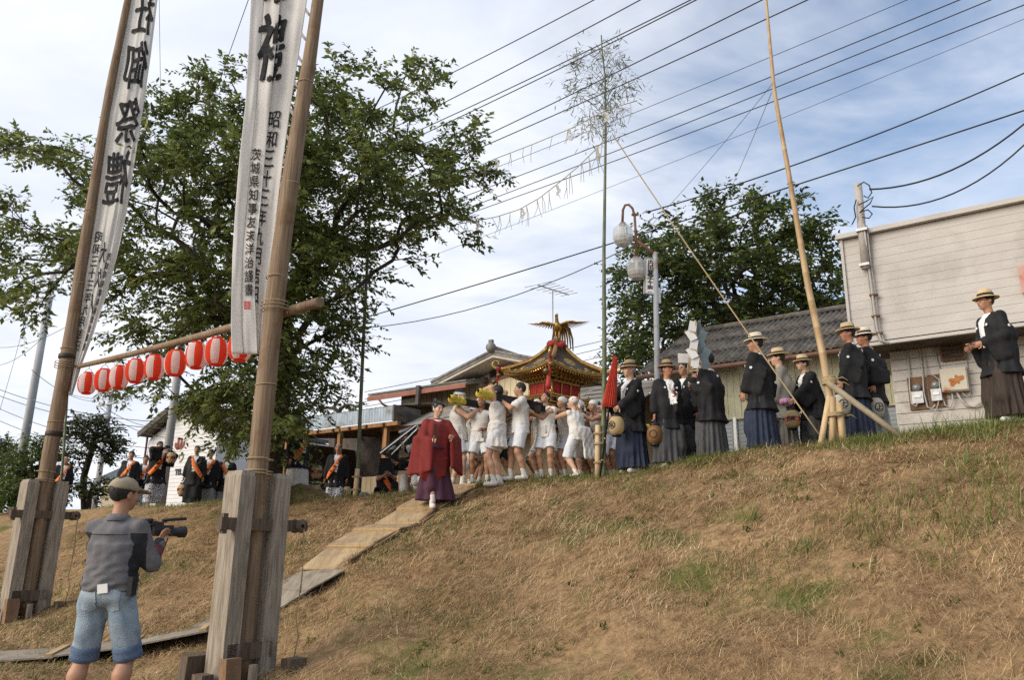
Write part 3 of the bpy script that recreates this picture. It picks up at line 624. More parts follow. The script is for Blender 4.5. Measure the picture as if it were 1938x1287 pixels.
    for k in range(16):
        f=k/15; m=MB(); m.beam((x0-0.35+7.2*f,YF-0.4,z0+0.14),(x0+0.5+5.8*f,YF+2.2,z1+0.14),0.1,0.06); h.part('tile_rib',m,MATS['blue_grey_tile'])
build_left_shop()
# ------------------------------------------------------------------ trees
bark=mat('dark_bark',(0.030,0.024,0.019),(0.075,0.062,0.050),scale=14,stretch=(1,1,0.35),rough=0.95,bump=0.8)
def leaf_mat(name,a,b,c,tr=0.35): return mat(name,(0,0,0),attr='tone',ramp=[(0.0,a),(0.5,b),(0.85,c),(1.0,tuple(q*1.35 for q in c))],rough=0.45,transl=tr,spec=0.35)
def make_leaves(tips,dirs,rng,twigs,per,tl,ls,lw,up=0.15,droop=0.25,spread=0.6):
    """sprays of paired leaves: every tip carries a few twigs, every twig a row of leaves"""
    n=len(tips)*twigs
    base=np.repeat(tips,twigs,0)+rng.normal(0,0.16,(n,3))*spread
    d=np.repeat(dirs,twigs,0)+rng.normal(0,0.75,(n,3)); d[:,2]=d[:,2]*0.55+up; d/=np.linalg.norm(d,axis=1)[:,None]
    ln=rng.uniform(0.55,1.3,n)*tl
    f=(np.arange(per)+0.6)/per; m=n*per
    P=base[:,None,:]+d[:,None,:]*(ln[:,None]*f[None,:])[:,:,None]; P[:,:,2]-=droop*(ln[:,None]*f[None,:]**2)
    side=np.cross(d,[0,0,1.0]); side/=np.maximum(np.linalg.norm(side,axis=1),1e-6)[:,None]
    sg=np.where(np.arange(per)%2==0,1,-1)[None,:,None]
    ld=0.55*d[:,None,:]+side[:,None,:]*sg*rng.uniform(0.4,1.0,(n,per,1))+rng.normal(0,0.28,(n,per,3)); ld[:,:,2]-=rng.uniform(0.05,0.5,(n,per))
    ld=ld.reshape(m,3); ld/=np.linalg.norm(ld,axis=1)[:,None]; P=P.reshape(m,3)
    nr=rng.normal(0,0.5,(m,3)); nr[:,2]+=1.0
    ws=np.cross(ld,nr); ws/=np.maximum(np.linalg.norm(ws,axis=1),1e-6)[:,None]; no=np.cross(ws,ld)
    s=rng.uniform(0.45,1.35,m)[:,None]; L_=ls*s; W_=lw*s
    a=P; b=P+ld*L_*0.45+ws*W_*0.5+no*W_*0.12; c=P+ld*L_; e=P+ld*L_*0.45-ws*W_*0.5+no*W_*0.12
    V=np.stack([a,b,c,e],1).reshape(-1,3); q=np.arange(m)*4; F=np.stack([q,q+1,q+2,q+3],-1)
    tone=np.repeat(np.clip(np.repeat(0.45+rng.normal(0,0.17,n),per)+rng.normal(0,0.16,m),0,1),4)
    return V,F,tone,(base,d,ln,droop)
def make_tree(name,label,base,stem,blobs,lm,rng,r0=0.3,dens=1.0,twigs=8,per=12,tl=0.5,ls=0.10,lw=0.045,group=None,jit=1.0,shell=0.55,bexp=0.5,twig_geo=True):
    """stem: list of points of the trunk; blobs: (centre, radius) balls that the crown fills"""
    root=thing(name,label,'tree',base,0,group); b0=np.asarray(base,float)
    nodes=[np.asarray(p,float) for p in stem]; par=[-1]+list(range(len(stem)-1)); load=[0]*len(stem); dist=[0.0]
    for i in range(1,len(stem)): dist.append(dist[-1]+np.linalg.norm(nodes[i]-nodes[i-1]))
    att=[];nrm=[]
    for c,r in blobs:
        k=max(2,int(dens*5.2*(r/0.9)**2.2))
        v=rng.normal(size=(k,3)); v/=np.linalg.norm(v,axis=1)[:,None]; rr=r*(shell+(1-shell)*rng.uniform(size=(k,1)))
        v[:,2]*=0.8; att.append(np.asarray(c)+v*rr*jit); nrm.append(v)
    att=np.concatenate(att); nrm=np.concatenate(nrm); ctr=np.mean(att,0)
    order=np.argsort(np.linalg.norm(att-nodes[-1],axis=1)); ends=[]
    for i in order:
        A=att[i]; Nn=np.array(nodes); dd=np.linalg.norm(Nn-A,axis=1)
        low=np.maximum(0,(Nn[:,2]-A[2]))*0.5
        j=int(np.argmin(dd+0.16*np.array(dist)+low+(np.arange(len(Nn))<max(1,len(stem)//3))*1.5))
        p=nodes[j]; seg=max(2,int(dd[j]/0.45)); prev=j
        pd=unit(p-nodes[par[j]]) if par[j]>=0 else np.array([0,0,1.0])
        for k in range(1,seg+1):
            f=k/seg; q=p+(A-p)*f+pd*dd[j]*0.28*f*(1-f)*1.6+rng.normal(0,0.03,3)*dd[j]*(f<1)
            nodes.append(q); par.append(prev); load.append(0); dist.append(dist[prev]+dd[j]/seg); prev=len(nodes)-1
        ends.append(prev); load[prev]+=1
    for i in range(len(nodes)-1,0,-1): load[par[i]]+=load[i]
    tot=max(1,load[0]); R=[r0*max(l,0.6)**bexp/tot**bexp for l in load]
    kids={}
    for i,p in enumerate(par):
        if p>=0: kids.setdefault(p,[]).append(i)
    # chains: follow the heaviest child, start a new tube for the others
    tb=MB(); lb=MB(); stack=[(0,None)]
    while stack:
        i,p=stack.pop(); ch=[] if p is None else [p]; ch.append(i)
        while kids.get(ch[-1]):
            ks=sorted(kids[ch[-1]],key=lambda q:-load[q])
            for q in ks[1:]: stack.append((q,ch[-1]))
            ch.append(ks[0])
        rr=[max(R[c],0.007) for c in ch]
        if p is not None: rr[0]=min(rr[0],rr[1]*1.25)
        n=10 if rr[0]>0.12 else (7 if rr[0]>0.04 else 4)
        (tb if p is None else lb).tube([nodes[c]-b0 for c in ch],rr,n,cap=False)
    tb.build('trunk',bark,root)
    tag(lb.build('branches',bark,root),kind='stuff')
    tips=np.array([nodes[e] for e in ends]); dirs=np.array([0.75*unit(nodes[e]-ctr)+0.6*unit(nodes[e]-nodes[par[e]]) for e in ends])
    V,F,tone,(tb_,td,tln,dr)=make_leaves(tips,dirs,rng,twigs,per,tl,ls,lw)
    # leaf tone varies at random from twig to twig and leaf to leaf
    cr=link('crown',np_mesh('crown',V-b0,F,[lm],attrs={'tone':tone}),root); cr['kind']='stuff'
    if twig_geo:
        m=len(tb_); mid=tb_+td*(tln*0.55)[:,None]; mid[:,2]-=dr*tln*0.3; end=tb_+td*tln[:,None]; end[:,2]-=dr*tln
        sd=np.cross(td,[0,0,1.0]); sd/=np.maximum(np.linalg.norm(sd,axis=1),1e-6)[:,None]; wv=sd*0.006
        TV=np.stack([tb_+wv,tb_-wv,mid+wv*0.7,mid-wv*0.7,end],1).reshape(-1,3)-b0; q=np.arange(m)*5
        TF=np.concatenate([np.stack([q,q+1,q+3],-1),np.stack([q,q+3,q+2],-1),np.stack([q+2,q+3,q+4],-1)])
        tw=link('twigs',np_mesh('twigs',TV,TF,[bark]),root); tw['kind']='stuff'
    return root
def blobs_px(lst,d0,rng,dj=1.0,copies=lambda r:1):
    out=[]
    for px,py,r in lst:
        rm=r*d0/F_PX; nc=copies(r)
        for k in range(nc):
            dd=d0+(rng.uniform(-1,1)*dj if nc==1 else (k-(nc-1)/2)*dj*1.1+rng.uniform(-.3,.3)); sc=dd/d0
            out.append((K(px,py,dd),rm))
    return out
def build_main_tree():
    rng=np.random.RandomState(21); d0=16.3
    base=K(500,925,d0); base=np.array([base[0],base[1],gz(base[0],base[1])-0.05])
    stem=[base,base+[0.02,0,0.5],K(505,860,d0),K(512,800,d0),K(522,730,d0),K(528,670,d0),K(530,600,d0)]
    L1=[(775,165,62),(700,150,50),(650,195,75),(560,210,80),(400,195,70),(345,170,50),(330,245,75),(440,280,90),(275,300,65),(800,225,55),(855,290,62),(890,275,30),(875,345,46),(915,320,20),(760,320,90),(650,320,95),(530,330,100),(390,360,95),(825,395,66),(860,428,32),(730,430,82),
        (255,400,75),(130,315,52),(85,300,34),(40,285,20),(175,350,50),(60,440,58),(20,420,36),(115,480,64),(30,530,46),(175,455,55),(300,480,88),(420,500,95),(540,500,95),(640,500,85),(650,590,66),(560,620,88),(440,620,95),(330,590,75),(255,570,55),(85,560,48),
        (285,690,55),(350,720,72),(420,760,74),(520,740,90),(610,700,60),(640,650,42),(480,825,50),(430,815,30),(560,800,45),(250,640,40),(265,735,36),(685,470,36),(0,285,22),(48,264,16),(110,302,36),(150,350,42),(0,400,34),(50,402,46),(100,450,52),(0,470,54),(50,520,54),(8,560,44),(100,560,46),(150,520,52),(60,600,30),(205,470,60),(200,330,45),(450,800,58),(520,825,58),(600,770,40),(405,785,40),(545,840,34),(500,855,34),(360,770,36),(470,740,70),(560,730,66),(610,260,80),(470,400,90),(600,420,90),(480,560,90)]
    bl=blobs_px(L1,d0,rng,1.6,lambda r:1 if r<60 else (2 if r<85 else 3))
    lm=leaf_mat('cherry_leaf',(0.052,0.072,0.021),(0.135,0.178,0.048),(0.26,0.285,0.088),0.45)
    make_tree('cherry_tree','large spreading dark green cherry tree on the crest behind the banner poles',base,stem,bl,lm,rng,r0=0.34,dens=1.4,twigs=8,per=15,tl=0.55,ls=0.13,lw=0.062,bexp=0.55)
    return base
TREE_BASE=build_main_tree()
def build_far_trees():
    rng=np.random.RandomState(4); d0=26.0
    P=K(1400,760,d0); base=np.array([P[0],P[1],2.4]); stem=[base,base+[0,0,1.2],K(1398,690,d0),K(1395,620,d0),K(1392,560,d0)]
    L2=[(1340,405,40),(1310,440,60),(1400,430,60),(1345,480,75),(1450,430,60),(1500,430,55),(1545,445,30),(1500,490,70),(1430,500,85),(1260,480,55),(1215,500,34),(1285,540,85),(1380,560,95),(1470,560,90),(1545,540,50),(1575,530,30),(1560,580,45),(1500,590,70),(1220,560,45),(1185,520,18),(1230,600,55),(1205,615,28),(1260,640,70),(1330,600,80),(1195,660,26),(1215,665,36),(1420,620,80),(1580,570,30),(1360,390,24),(1180,675,15),(1200,690,25),(1330,380,22),(1275,440,40),(1240,500,44),(1195,535,26),(1210,580,44),(1240,560,60),(1250,640,55),(1215,640,40),(1190,615,22),(1230,690,30),(1300,500,70),(1540,480,44),(1565,560,44)]
    bl=blobs_px(L2,d0,rng,2.2,lambda r:1 if r<50 else 2)
    lm=leaf_mat('dark_leaf',(0.032,0.050,0.016),(0.080,0.115,0.032),(0.19,0.215,0.058),0.38)
    make_tree('broadleaf_tree','big dark broadleaf tree rising behind the corrugated warehouse roof',base,stem,bl,lm,rng,r0=0.32,dens=0.78,twigs=8,per=12,tl=0.8,ls=0.19,lw=0.095,twig_geo=False)
    # trees at the far left
    d1=27.0
    P=K(165,940,d1); base=np.array([P[0],P[1],2.25]); stem=[base,K(158,905,d1),K(168,870,d1),K(178,840,d1)]
    bl=blobs_px([(165,800,24),(195,815,26),(150,830,28),(205,840,24),(175,845,28),(130,815,20),(218,830,14),(205,865,18),(140,870,18),(190,790,16)],d1,rng,0.7)
    make_tree('small_tree','small airy grey-green tree beside the far left pole',base,stem,bl,leaf_mat('greyish_leaf',(0.03,0.04,0.015),(0.06,0.075,0.03),(0.09,0.11,0.045),0.2),rng,r0=0.11,dens=9,twigs=6,per=10,tl=0.45,ls=0.14,lw=0.07,shell=0.3,twig_geo=False)
    for lab,pts,d,mm in (('bright green bushy tree beside the concrete utility pole at the far left',[(60,870,34),(85,850,26),(40,900,34),(90,890,30),(70,920,34),(25,930,30),(98,840,16),(20,890,22),(75,830,14),(105,915,26)],25.0,leaf_mat('fresh_leaf',(0.035,0.06,0.012),(0.075,0.12,0.024),(0.13,0.18,0.042),0.3)),
                       ('dark evergreen tree at the left edge of the picture',[(5,850,26),(-20,860,40),(20,870,20),(-5,890,36),(0,920,36),(-40,900,45)],29.0,MATS['dark_leaf']),
                       ('low dark round shrub beneath the small airy tree',[(170,920,20),(190,915,16),(150,925,16),(180,935,20),(130,925,14)],26.0,MATS['dark_leaf'])):
        P=K(pts[0][0],950,d); base=np.array([P[0],P[1],2.2])
        make_tree('shrub' if 'shrub' in lab else 'bushy_tree',lab,base,[base,base+[0,0,0.4],K(pts[0][0],pts[0][1]+15,d)],blobs_px(pts,d,rng,0.8),mm,rng,r0=0.07,dens=9,twigs=7,per=10,tl=0.4,ls=0.13,lw=0.065,shell=0.3,twig_geo=False)
    # pale tree top seen over the carport, and the shrub under it
    P=K(640,800,30); base=np.array([P[0],P[1],2.3])
    make_tree('pale_tree','pale distant tree top showing over the carport roof',base,[base,K(640,800,30),K(642,780,30)],blobs_px([(640,765,20),(615,775,20),(660,770,18),(645,745,14),(675,775,10)],30,rng,0.8),leaf_mat('pale_leaf',(0.08,0.10,0.04),(0.14,0.17,0.07),(0.2,0.22,0.1),0.3),rng,r0=0.1,dens=3,twigs=6,per=9,tl=0.45,ls=0.15,lw=0.07,shell=0.3,twig_geo=False)
    P=K(596,925,21.5); base=np.array([P[0],P[1],gz(P[0],P[1])])
    make_tree('leafy_shrub','dark leafy shrub in the shade of the carport between two men in sashes',base,[base,base+[0,0,0.3],base+[0,0,0.6]],[(base+np.array([dx,dy,h]),0.38) for dx,dy,h in ((-.4,0,.4),(0,0.1,.55),(.35,0,.4),(.1,-.1,.3),(-.2,.2,.7))],MATS['dark_leaf'],rng,r0=0.05,dens=6,twigs=6,per=9,tl=0.3,ls=0.12,lw=0.06,shell=0.3,twig_geo=False)
build_far_trees()
# ------------------------------------------------------------------ utility poles and wires
conc=mat('pole_concrete',(0.33,0.34,0.35),(0.42,0.43,0.44),scale=5,stretch=(1,1,0.3),rough=0.85,bump=0.15)
def pole(name,label,px,py,d,h,r0,r1,arms=()):
    P=K(px,py,d); z=gz(P[0],P[1]); t=thing(name,label,'pole',(P[0],P[1],z),SRZ)
    m=MB(); m.tube([(0,0,-0.3),(0,0,h*0.5),(0,0,h)],[r0,(r0+r1)/2,r1],14); m.build('shaft',conc,t)
    for (zz,l) in arms:
        m=MB(); m.box((0,-r1-0.05,zz),(l,0.08,0.08)); a=m.build('crossarm',grey_metal,t)
        for q in range(4):
            m=MB(); m.lathe([(0.03,0),(0.06,0.03),(0.03,0.06),(0.06,0.09),(0.02,0.13)],8,(-l/2+l*(q+0.5)/4,-r1-0.05,zz+0.04)); m.build('insulator',mat('porcelain',(0.5,0.5,0.48),rough=0.3),a)
    for q in range(6):
        m=MB(); m.tube([(r0+0.02,0,h*0.35+q*0.9),(r0+0.16,0,h*0.35+q*0.9)],0.012,5); m.build('step_bolt',grey_metal,t)
    return t
pole('utility_pole','grey concrete utility pole leaning among the bushes at the far left',26,950,26.5,8.6,0.155,0.11,((8.2,1.6),(7.6,1.6)))
pole('utility_pole','grey concrete utility pole in front of the white workshop',306,945,24.0,9.2,0.14,0.10,((8.8,1.6),(8.2,1.6)))
pole('utility_pole','thin distant utility pole with crossarms beyond the small airy tree',183,930,36,6.6,0.14,0.11,((6.2,1.8),(5.6,1.8)))
wire_m=mat('wire_black',(0.025,0.025,0.03),rough=0.7)
def wire(name,label,a,b,r,sag=0.0,n=14,mt=wire_m,group=None,cat='wire'):
    A=K(*a);B=K(*b); m=MB(); P=[A+(B-A)*k/n-np.array([0,0,sag*4*(k/n)*(1-k/n)]) for k in range(n+1)]
    m.tube([p-A for p in P],r,5); o=m.build(name,mt); o.location=A; return tag(o,label,cat,group)
G1='power lines crossing the sky over the street'
wl=[((560,275,25),(1160,-20,15),.014,'uppermost of the wires crossing the sky, ending highest at the tree'),
    ((560,328,25),(1247,-20,15),.015,'wire running just below the uppermost one across the sky'),
    ((600,330,25),(1345,-20,14.6),.015,'upper strand of the close double wire crossing the middle of the sky'),
    ((600,343,25.2),(1345,-15,14.4),.015,'lower strand of the close double wire crossing the middle of the sky'),
    ((560,420,25),(1500,-30,14),.015,'wire passing through the upper half of the bamboo plume'),
    ((560,425,25),(1580,-25,14),.015,'wire passing through the lower half of the bamboo plume'),
    ((650,425,25),(1750,-15,14),.008,'thin pale wire just under the bamboo plume'),
    ((650,455,25),(1850,-15,14),.013,'topmost of three parallel wires under the bamboo plume'),
    ((650,480,25),(1938,-27,14),.013,'middle of three parallel wires under the bamboo plume'),
    ((640,490,25),(1960,0,14),.013,'lowest of three parallel wires under the bamboo plume'),
    ((600,565,25),(1970,22,14),.006,'thin pale wire below the three parallel wires'),
    ((500,655,22),(1970,198,12.5),.017,'thick black wire passing behind the lamp and over the tree on the right')]
for a,b,r,lab in wl: wire('power_line',lab,a,b,r*0.82,0.12,group=G1)
wire('power_line','wire ending at the top of the curved street lamp arm',(1222,402,14.6),(1960,128,13),.013,0.15,group=G1)
wire('telephone_wire','sagging thin wire between the tree and the street lamp',(530,620,17),(1190,468,14.6),.009,0.55,group=G1)
wire('service_cable','upper black service cable sagging to the mast on the shop',(1645,358,15.2),(1960,215,14),.018,0.35,group='service cables at the shop mast')
wire('service_cable','lower black service cable sagging to the mast on the shop',(1650,390,15.2),(1960,252,14),.016,0.45,group='service cables at the shop mast')
wire('guy_wire','thin wire slanting down from the tall bare bamboo towards the lamp',(1462,158,10.6),(1215,445,14.3),.0035,0.05)
wire('guy_wire','thin wire slanting from the bare bamboo to the tree behind the warehouse',(1460,175,10.6),(1365,395,18),.004,0.05)
wire('guy_wire','thin vertical wire hanging beside the left banner',(301,-20,13.5),(304,190,13.3),.004,0)
wire('guy_wire','thin stay wire slanting down to the tree left of the right banner',(475,-15,9.6),(418,145,12),.005,0)
TW=['uppermost of four parallel thin wires at the far left','second of four parallel thin wires at the far left','third of four parallel thin wires at the far left','lowest of four parallel thin wires at the far left','thin wire running up from the left edge into the cherry leaves','upper wire leaving the distant utility pole towards the workshop','lower wire leaving the distant utility pole towards the workshop','level thin wire passing behind the row of red lanterns','short thin wire at the left edge above the concrete pole middle','thin steep stay wire left of the concrete utility pole','wire from the distant pole up to the concrete utility pole']
G2='thin wires in the pale sky at the far left'
for k,(a,b,r) in enumerate((((-20,730,30),(330,800,26),.012),((-20,742,30),(330,812,26),.012),((-20,765,30),(300,850,28),.011),((-20,788,30),(300,870,28),.011),((-20,656,30),(140,610,24),.008),((190,765,36),(330,812,30),.012),((190,772,36),(330,830,30),.012),((110,740,33),(300,745,30),.01),((-20,690,30),(80,640,24),.008),((60,560,26),(-20,840,20),.006),((190,760,36),(60,700,26),.01))):
    wire('thin_wire',TW[k],a,b,r,0.3,group=G2)
for k,(a,b) in enumerate((((690,742,34),(1250,618,34)),((690,756,34),(1250,632,34)),((690,770,34),(1250,648,34)))):
    wire('distant_wire',('upper','middle','lower')[k]+' of three distant wires low in the sky behind the shrine',a,b,.014,0.1,group='distant wires behind the shrine')
# ------------------------------------------------------------------ banner poles with their timber feet
old_w=mat('grey_timber',(0.19,0.155,0.115),(0.36,0.31,0.245),scale=6,stretch=(6,6,0.5),rough=0.85,bump=0.5,bscale=9,detail=9,c3=(0.14,0.115,0.09),s3=2.2)
dark_w=mat('dark_timber',(0.07,0.05,0.035),(0.15,0.11,0.08),scale=8,stretch=(5,5,0.5),rough=0.85,bump=0.4)
pole_w=mat('pole_timber',(0.14,0.092,0.055),(0.26,0.182,0.115),scale=5,stretch=(7,7,0.35),rough=0.7,bump=0.35,bscale=8,detail=9,c3=(0.15,0.085,0.04),s3=2.5)
rope_m=mat('straw_rope',(0.30,0.22,0.12),(0.45,0.35,0.2),scale=60,rough=0.95,bump=0.3)
block_w=mat('orange_block',(0.17,0.10,0.055),(0.25,0.155,0.085),scale=8,stretch=(4,1,1),rough=0.8)
cloth_m=mat('banner_cloth',(0.83,0.815,0.79),(0.87,0.86,0.84),scale=1.5,stretch=(8,8,0.6),rough=0.95,transl=0.5,bump=0.06,bscale=25,spec=0.1)
ink_m=mat('brush_ink',(0.025,0.025,0.027),(0.05,0.05,0.052),scale=20,rough=0.9,spec=0.1)
seal_m=mat('seal_red',(0.55,0.10,0.10),rough=0.9)
PR=np.array([-2.56,8.04,gz(-2.56,8.04)-0.02]); PL=np.array([-7.18,12.24,gz(-7.18,12.24)-0.02])
def coil(m,c,r,turns,pitch,tr=0.011,mi=0,axis=None):
    n=turns*14; P=[]
    for k in range(n+1):
        a=2*math.pi*k/14; P.append(np.asarray(c)+(axis if axis is not None else np.eye(3))@np.array([r*math.cos(a),r*math.sin(a),pitch*k/14]))
    m.tube(P,tr,5,mi)
def pole_foot(P,label,h=2.03):
    t=thing('pole_foot',label,'pole foot',P,SRZ,'timber feet clamping the banner poles')
    for y,wx,wy in ((-0.205,0.27,0.17),(0.22,0.27,0.18)):
        m=MB(); m.box((0,y,h/2-0.1),(wx,wy,h+0.1)); hh=h-0.05
        m.prism([(-wx/2,y-wy/2,hh),(wx/2,y-wy/2,hh),(wx/2-0.02,y-wy/2+0.02,hh+0.05),(-wx/2+0.02,y-wy/2+0.02,hh+0.05)],(0,wy-0.02,0)); m.build('post',old_w,t)
    m=MB(); m.box((0.095,0.0,h*0.745),(0.075,0.90,0.115)); cb=m.build('through_bar',dark_w,t)
    m=MB(); m.box((0.095,-0.40,h*0.745),(0.045,0.05,0.19)); m.build('peg',dark_w,cb)
    m=MB(); m.box((0.10,0.0,0.34),(0.07,0.50,0.15)); m.build('lower_bar',dark_w,t)
    for x,y,sx,sy,sz,a,mt in ((-0.25,-0.30,0.12,0.3,0.34,0.1,dark_w),(0.26,-0.28,0.1,0.16,0.34,-0.08,block_w),(0.235,-0.02,0.06,0.06,0.26,0,old_w),(0.27,0.42,0.14,0.2,0.28,0,dark_w),(-0.26,0.2,0.14,0.2,0.3,0.05,old_w),(0.05,-0.42,0.16,0.12,0.2,0.0,dark_w)):
        m=MB(); m.box((x,y,sz/2-0.03),(sx,sy,sz),R=roty(a)); m.build('wedge_block',mt,t)
    # small winch for the halyard on the rear post
    m=MB(); m.lathe([(0.02,-0.07),(0.07,-0.066),(0.07,-0.05),(0.035,-0.045),(0.035,0.045),(0.07,0.05),(0.07,0.066),(0.02,0.07)],16,(0.12,0.46,h*0.745),roty(math.pi/2)); wn=m.build('winch',dark_w,t)
    m=MB(); coil(m,(0.075,0.46,h*0.745),0.040,6,0.013,0.006,0,roty(math.pi/2)); m.build('winch_rope',rope_m,wn)
    m=MB(); m.tube([(0.16,0.50,h*0.73),(0.17,0.52,h*0.5),(0.15,0.50,h*0.3),(0.17,0.53,h*0.22),(0.16,0.50,h*0.1)],0.006,5); m.tube([(0.19,0.48,h*0.73),(0.2,0.49,h*0.55),(0.19,0.5,h*0.42)],0.005,5); m.build('loose_cord',rope_m,t)
    m=MB()
    for z in (h-0.02,h+0.01,h+0.13): coil(m,(0,0,z),0.133,1,0.012,0.007)
    tag(m.build('lashing',rope_m,t),kind='stuff')
pole_foot(PR,'nearer weathered timber foot clamping the right banner pole')
pole_foot(PL,'farther weathered timber foot clamping the left banner pole')
def on_y(px,py,Y):
    v=_M@np.array([(px-969)/F_PX,-(py-643.5)/F_PX,-1.0]); k=(Y-CAM[1])/v[1]; return CAM+v*k
def banner_pole(P,label,path,bands=()):
    """path: (height of the axis seen at px, py, radius); the pole bends a little under its banner"""
    t=thing('banner_pole',label,'pole',P,0,'tall poles flying the white banners')
    A=[(0.05,0.0,path[0][2])]
    for px,py,r in path: q=on_y(px,py,P[1])-P; A.append((q[2],q[0],r))
    A.append((A[-1][0]+3.0,A[-1][1]+0.22,A[-1][2]*0.8)); A=np.array(A)
    X=lambda z: float(np.interp(z,A[:,0],A[:,1])); Rr=lambda z: float(np.interp(z,A[:,0],A[:,2]))
    zs=np.linspace(0.05,A[-1,0],40); m=MB(); xs=[np.mean([X(z+o) for o in (-0.5,-0.25,0,0.25,0.5)]) for z in zs]
    m.tube([(x+0.008*math.sin(z*2),0.008*math.cos(z*1.7),z) for x,z in zip(xs,zs)],[Rr(z)*(1+0.02*math.sin(z*5)) for z in zs],18); m.build('shaft',pole_w,t)
    for z in bands:
        r=Rr(z); m=MB(); m.lathe([(r*1.02,-0.04),(r*1.13,-0.03),(r*1.13,0.03),(r*1.02,0.04)],18,(X(z),0,z)); m.build('iron_band',mat('dark_iron',(0.05,0.04,0.035),rough=0.6,metal=0.5),t)
    for z in (2.9,4.1,5.2,6.5):
        m=MB(); coil(m,(X(z),0,z),Rr(z)*1.06,1,0.05,0.006); m.build('rope_ring',rope_m,t)
    return t
banner_pole(PR,'nearer tall timber pole carrying the right white banner',[(490,890,0.104),(518,560,0.103),(558,300,0.097),(600,0,0.068)])
banner_pole(PL,'farther tall timber pole carrying the left white banner',[(85,925,0.110),(123,693,0.110),(147,560,0.092),(185,300,0.077),(240,0,0.058)],(2.75,4.0))
# ------------------------------------------------------------------ banners
def pole_d(P,py,off):                          # lens depth of the pole axis at a picture height
    lo,hi=0.5,14.0
    for _ in range(40):
        mid=(lo+hi)/2
        if proj(P+np.array([0,0,mid]))[1]>py: lo=mid
        else: hi=mid
    return proj(P+np.array([0,0,lo]))[2]
def banner(name,label,P,rows,sect,texts,side,group,seal=None):
    ys=np.array([r[0] for r in rows],float); xs=np.array([r[1:] for r in rows],float)
    us=np.array([s[0] for s in sect]); Yf=np.arange(ys[0],ys[-1]+0.1,6.0)
    org=P+np.array([0,0,2.0])
    dp={float(y):pole_d(P,y,0) for y in Yf}; dpy=np.array([dp[float(y)] for y in Yf])
    def surf(u,y,lift=0.0):
        xl,xf,xr=[np.interp(y,ys,xs[:,k]) for k in range(3)]
        d=np.interp(y,Yf,dpy)
        # cross-section: fractions of the three px columns, and depth
        a=np.interp(u,us,[s[1] for s in sect]); dd=np.interp(u,us,[s[2] for s in sect])
        px=xl+(xf-xl)*a if a<=1 else xf+(xr-xf)*(a-1)
        wob=0.014*math.sin(y*0.019+u*5)+0.008*math.sin(y*0.043+u*9+1)+0.010*math.sin(u*26+y*0.006)+0.004*math.sin(u*47-y*0.011)
        return K(px,y,d+dd+wob-lift)
    t=thing(name,label,'banner',org,0,group)
    U=np.unique(np.concatenate([np.linspace(0,1,56),us])); V=[];F=[]; nu=len(U)
    for y in Yf:
        for u in U: V.append(surf(u,y)-org)
    for i in range(len(Yf)-1):
        for j in range(nu-1): F.append((i*nu+j,i*nu+j+1,(i+1)*nu+j+1,(i+1)*nu+j))
    m=MB(); m.add(V,F,0,True); cl=m.build('cloth',cloth_m,t)
    md=cl.modifiers.new('thickness','SOLIDIFY'); md.thickness=0.002; md.offset=0
    for (s,u0,y0,wu,hy,bold,shear) in texts:
        Vt,Ft=text_mesh(s,1.0,0.0,4)
        if len(Vt)==0: continue
        ext=Vt.max(0)-Vt.min(0); bmx=bmesh.new(); vs=[bmx.verts.new((a/ext[0],b/ext[1],0)) for a,b in Vt]
        for f in Ft:
            try: bmx.faces.new([vs[i] for i in f])
            except ValueError: pass
        bmesh.ops.subdivide_edges(bmx,edges=[e for e in bmx.edges if e.calc_length()>0.16],cuts=2,use_grid_fill=True)
        bmesh.ops.triangulate(bmx,faces=bmx.faces[:]); bmx.verts.index_update()
        VV=[]
        for v in bmx.verts:
            a,b=v.co.x,v.co.y; a+=0.025*math.sin(b*9+u0*7)+shear*b; b+=0.03*math.sin(a*7+y0)
            u=min(max(u0+side*a*wu,0.004),0.996); VV.append(surf(u,y0-b*hy,0.012)-org)
        FF=[[v.index for v in f.verts] for f in bmx.faces]; bmx.free(); m=MB()
        bx=proj(VV[0]+org)[2]/F_PX*bold*hy*0.9                # the brush stroke is broadened by laying the glyph several times
        for k,(ox,oz) in enumerate(((0,0),(1,0.2),(-1,-0.2),(0.3,1),(-0.3,-1))): m.add([v+np.array([ox*bx,-0.0015*k,oz*bx]) for v in VV],FF)
        m.build('painted_letters',ink_m,t)
    if seal:
        u0,y0,wu,hy=seal; m=MB(); 
        for i in range(3):
            for j in range(2): 
                a0=u0+wu*(j/2-0.5); a1=a0+wu*0.42; b0=y0+hy*(i/3-0.5); b1=b0+hy*0.28
                m.add([surf(a0,b0,0.006)-org,surf(a1,b0,0.006)-org,surf(a1,b1,0.006)-org,surf(a0,b1,0.006)-org],[(0,1,2,3)])
        m.build('red_seal',seal_m,t)
    return surf,t,org
def tabs(P,surf,t,org,u,ysl,dx,rp):
    for y in ysl:
        a=surf(u,y); m=MB(); x,yy,d=proj(a); b=K(x+dx*1.0,y+16,d+0.03); c=K(x+dx*0.55,y+9,d+0.0)
        w_=np.array([0,0,0.035]); m.add([a+w_-org,c+w_*0.6-org,b+w_*0.5-org,b-w_*0.5-org,c-w_*0.8-org,a-w_-org],[(0,1,4,5),(1,2,3,4)]); o=m.build('tie_tab',cloth_m,t)
        md=o.modifiers.new('thickness','SOLIDIFY'); md.thickness=0.006
date='昭和三十三年九月吉日'
sign='茨城県知事友末洋治謹書'
rowsR=[(-140,482,542,598),(-60,478,536,589),(0,475,530,581),(100,470,521,566),(200,464,510,550),(300,453,501,536),(400,445,492,524),(480,440,484,515),(560,438,482,506),(620,437,485,500),(646,438,486,497),(672,440,487,493)]
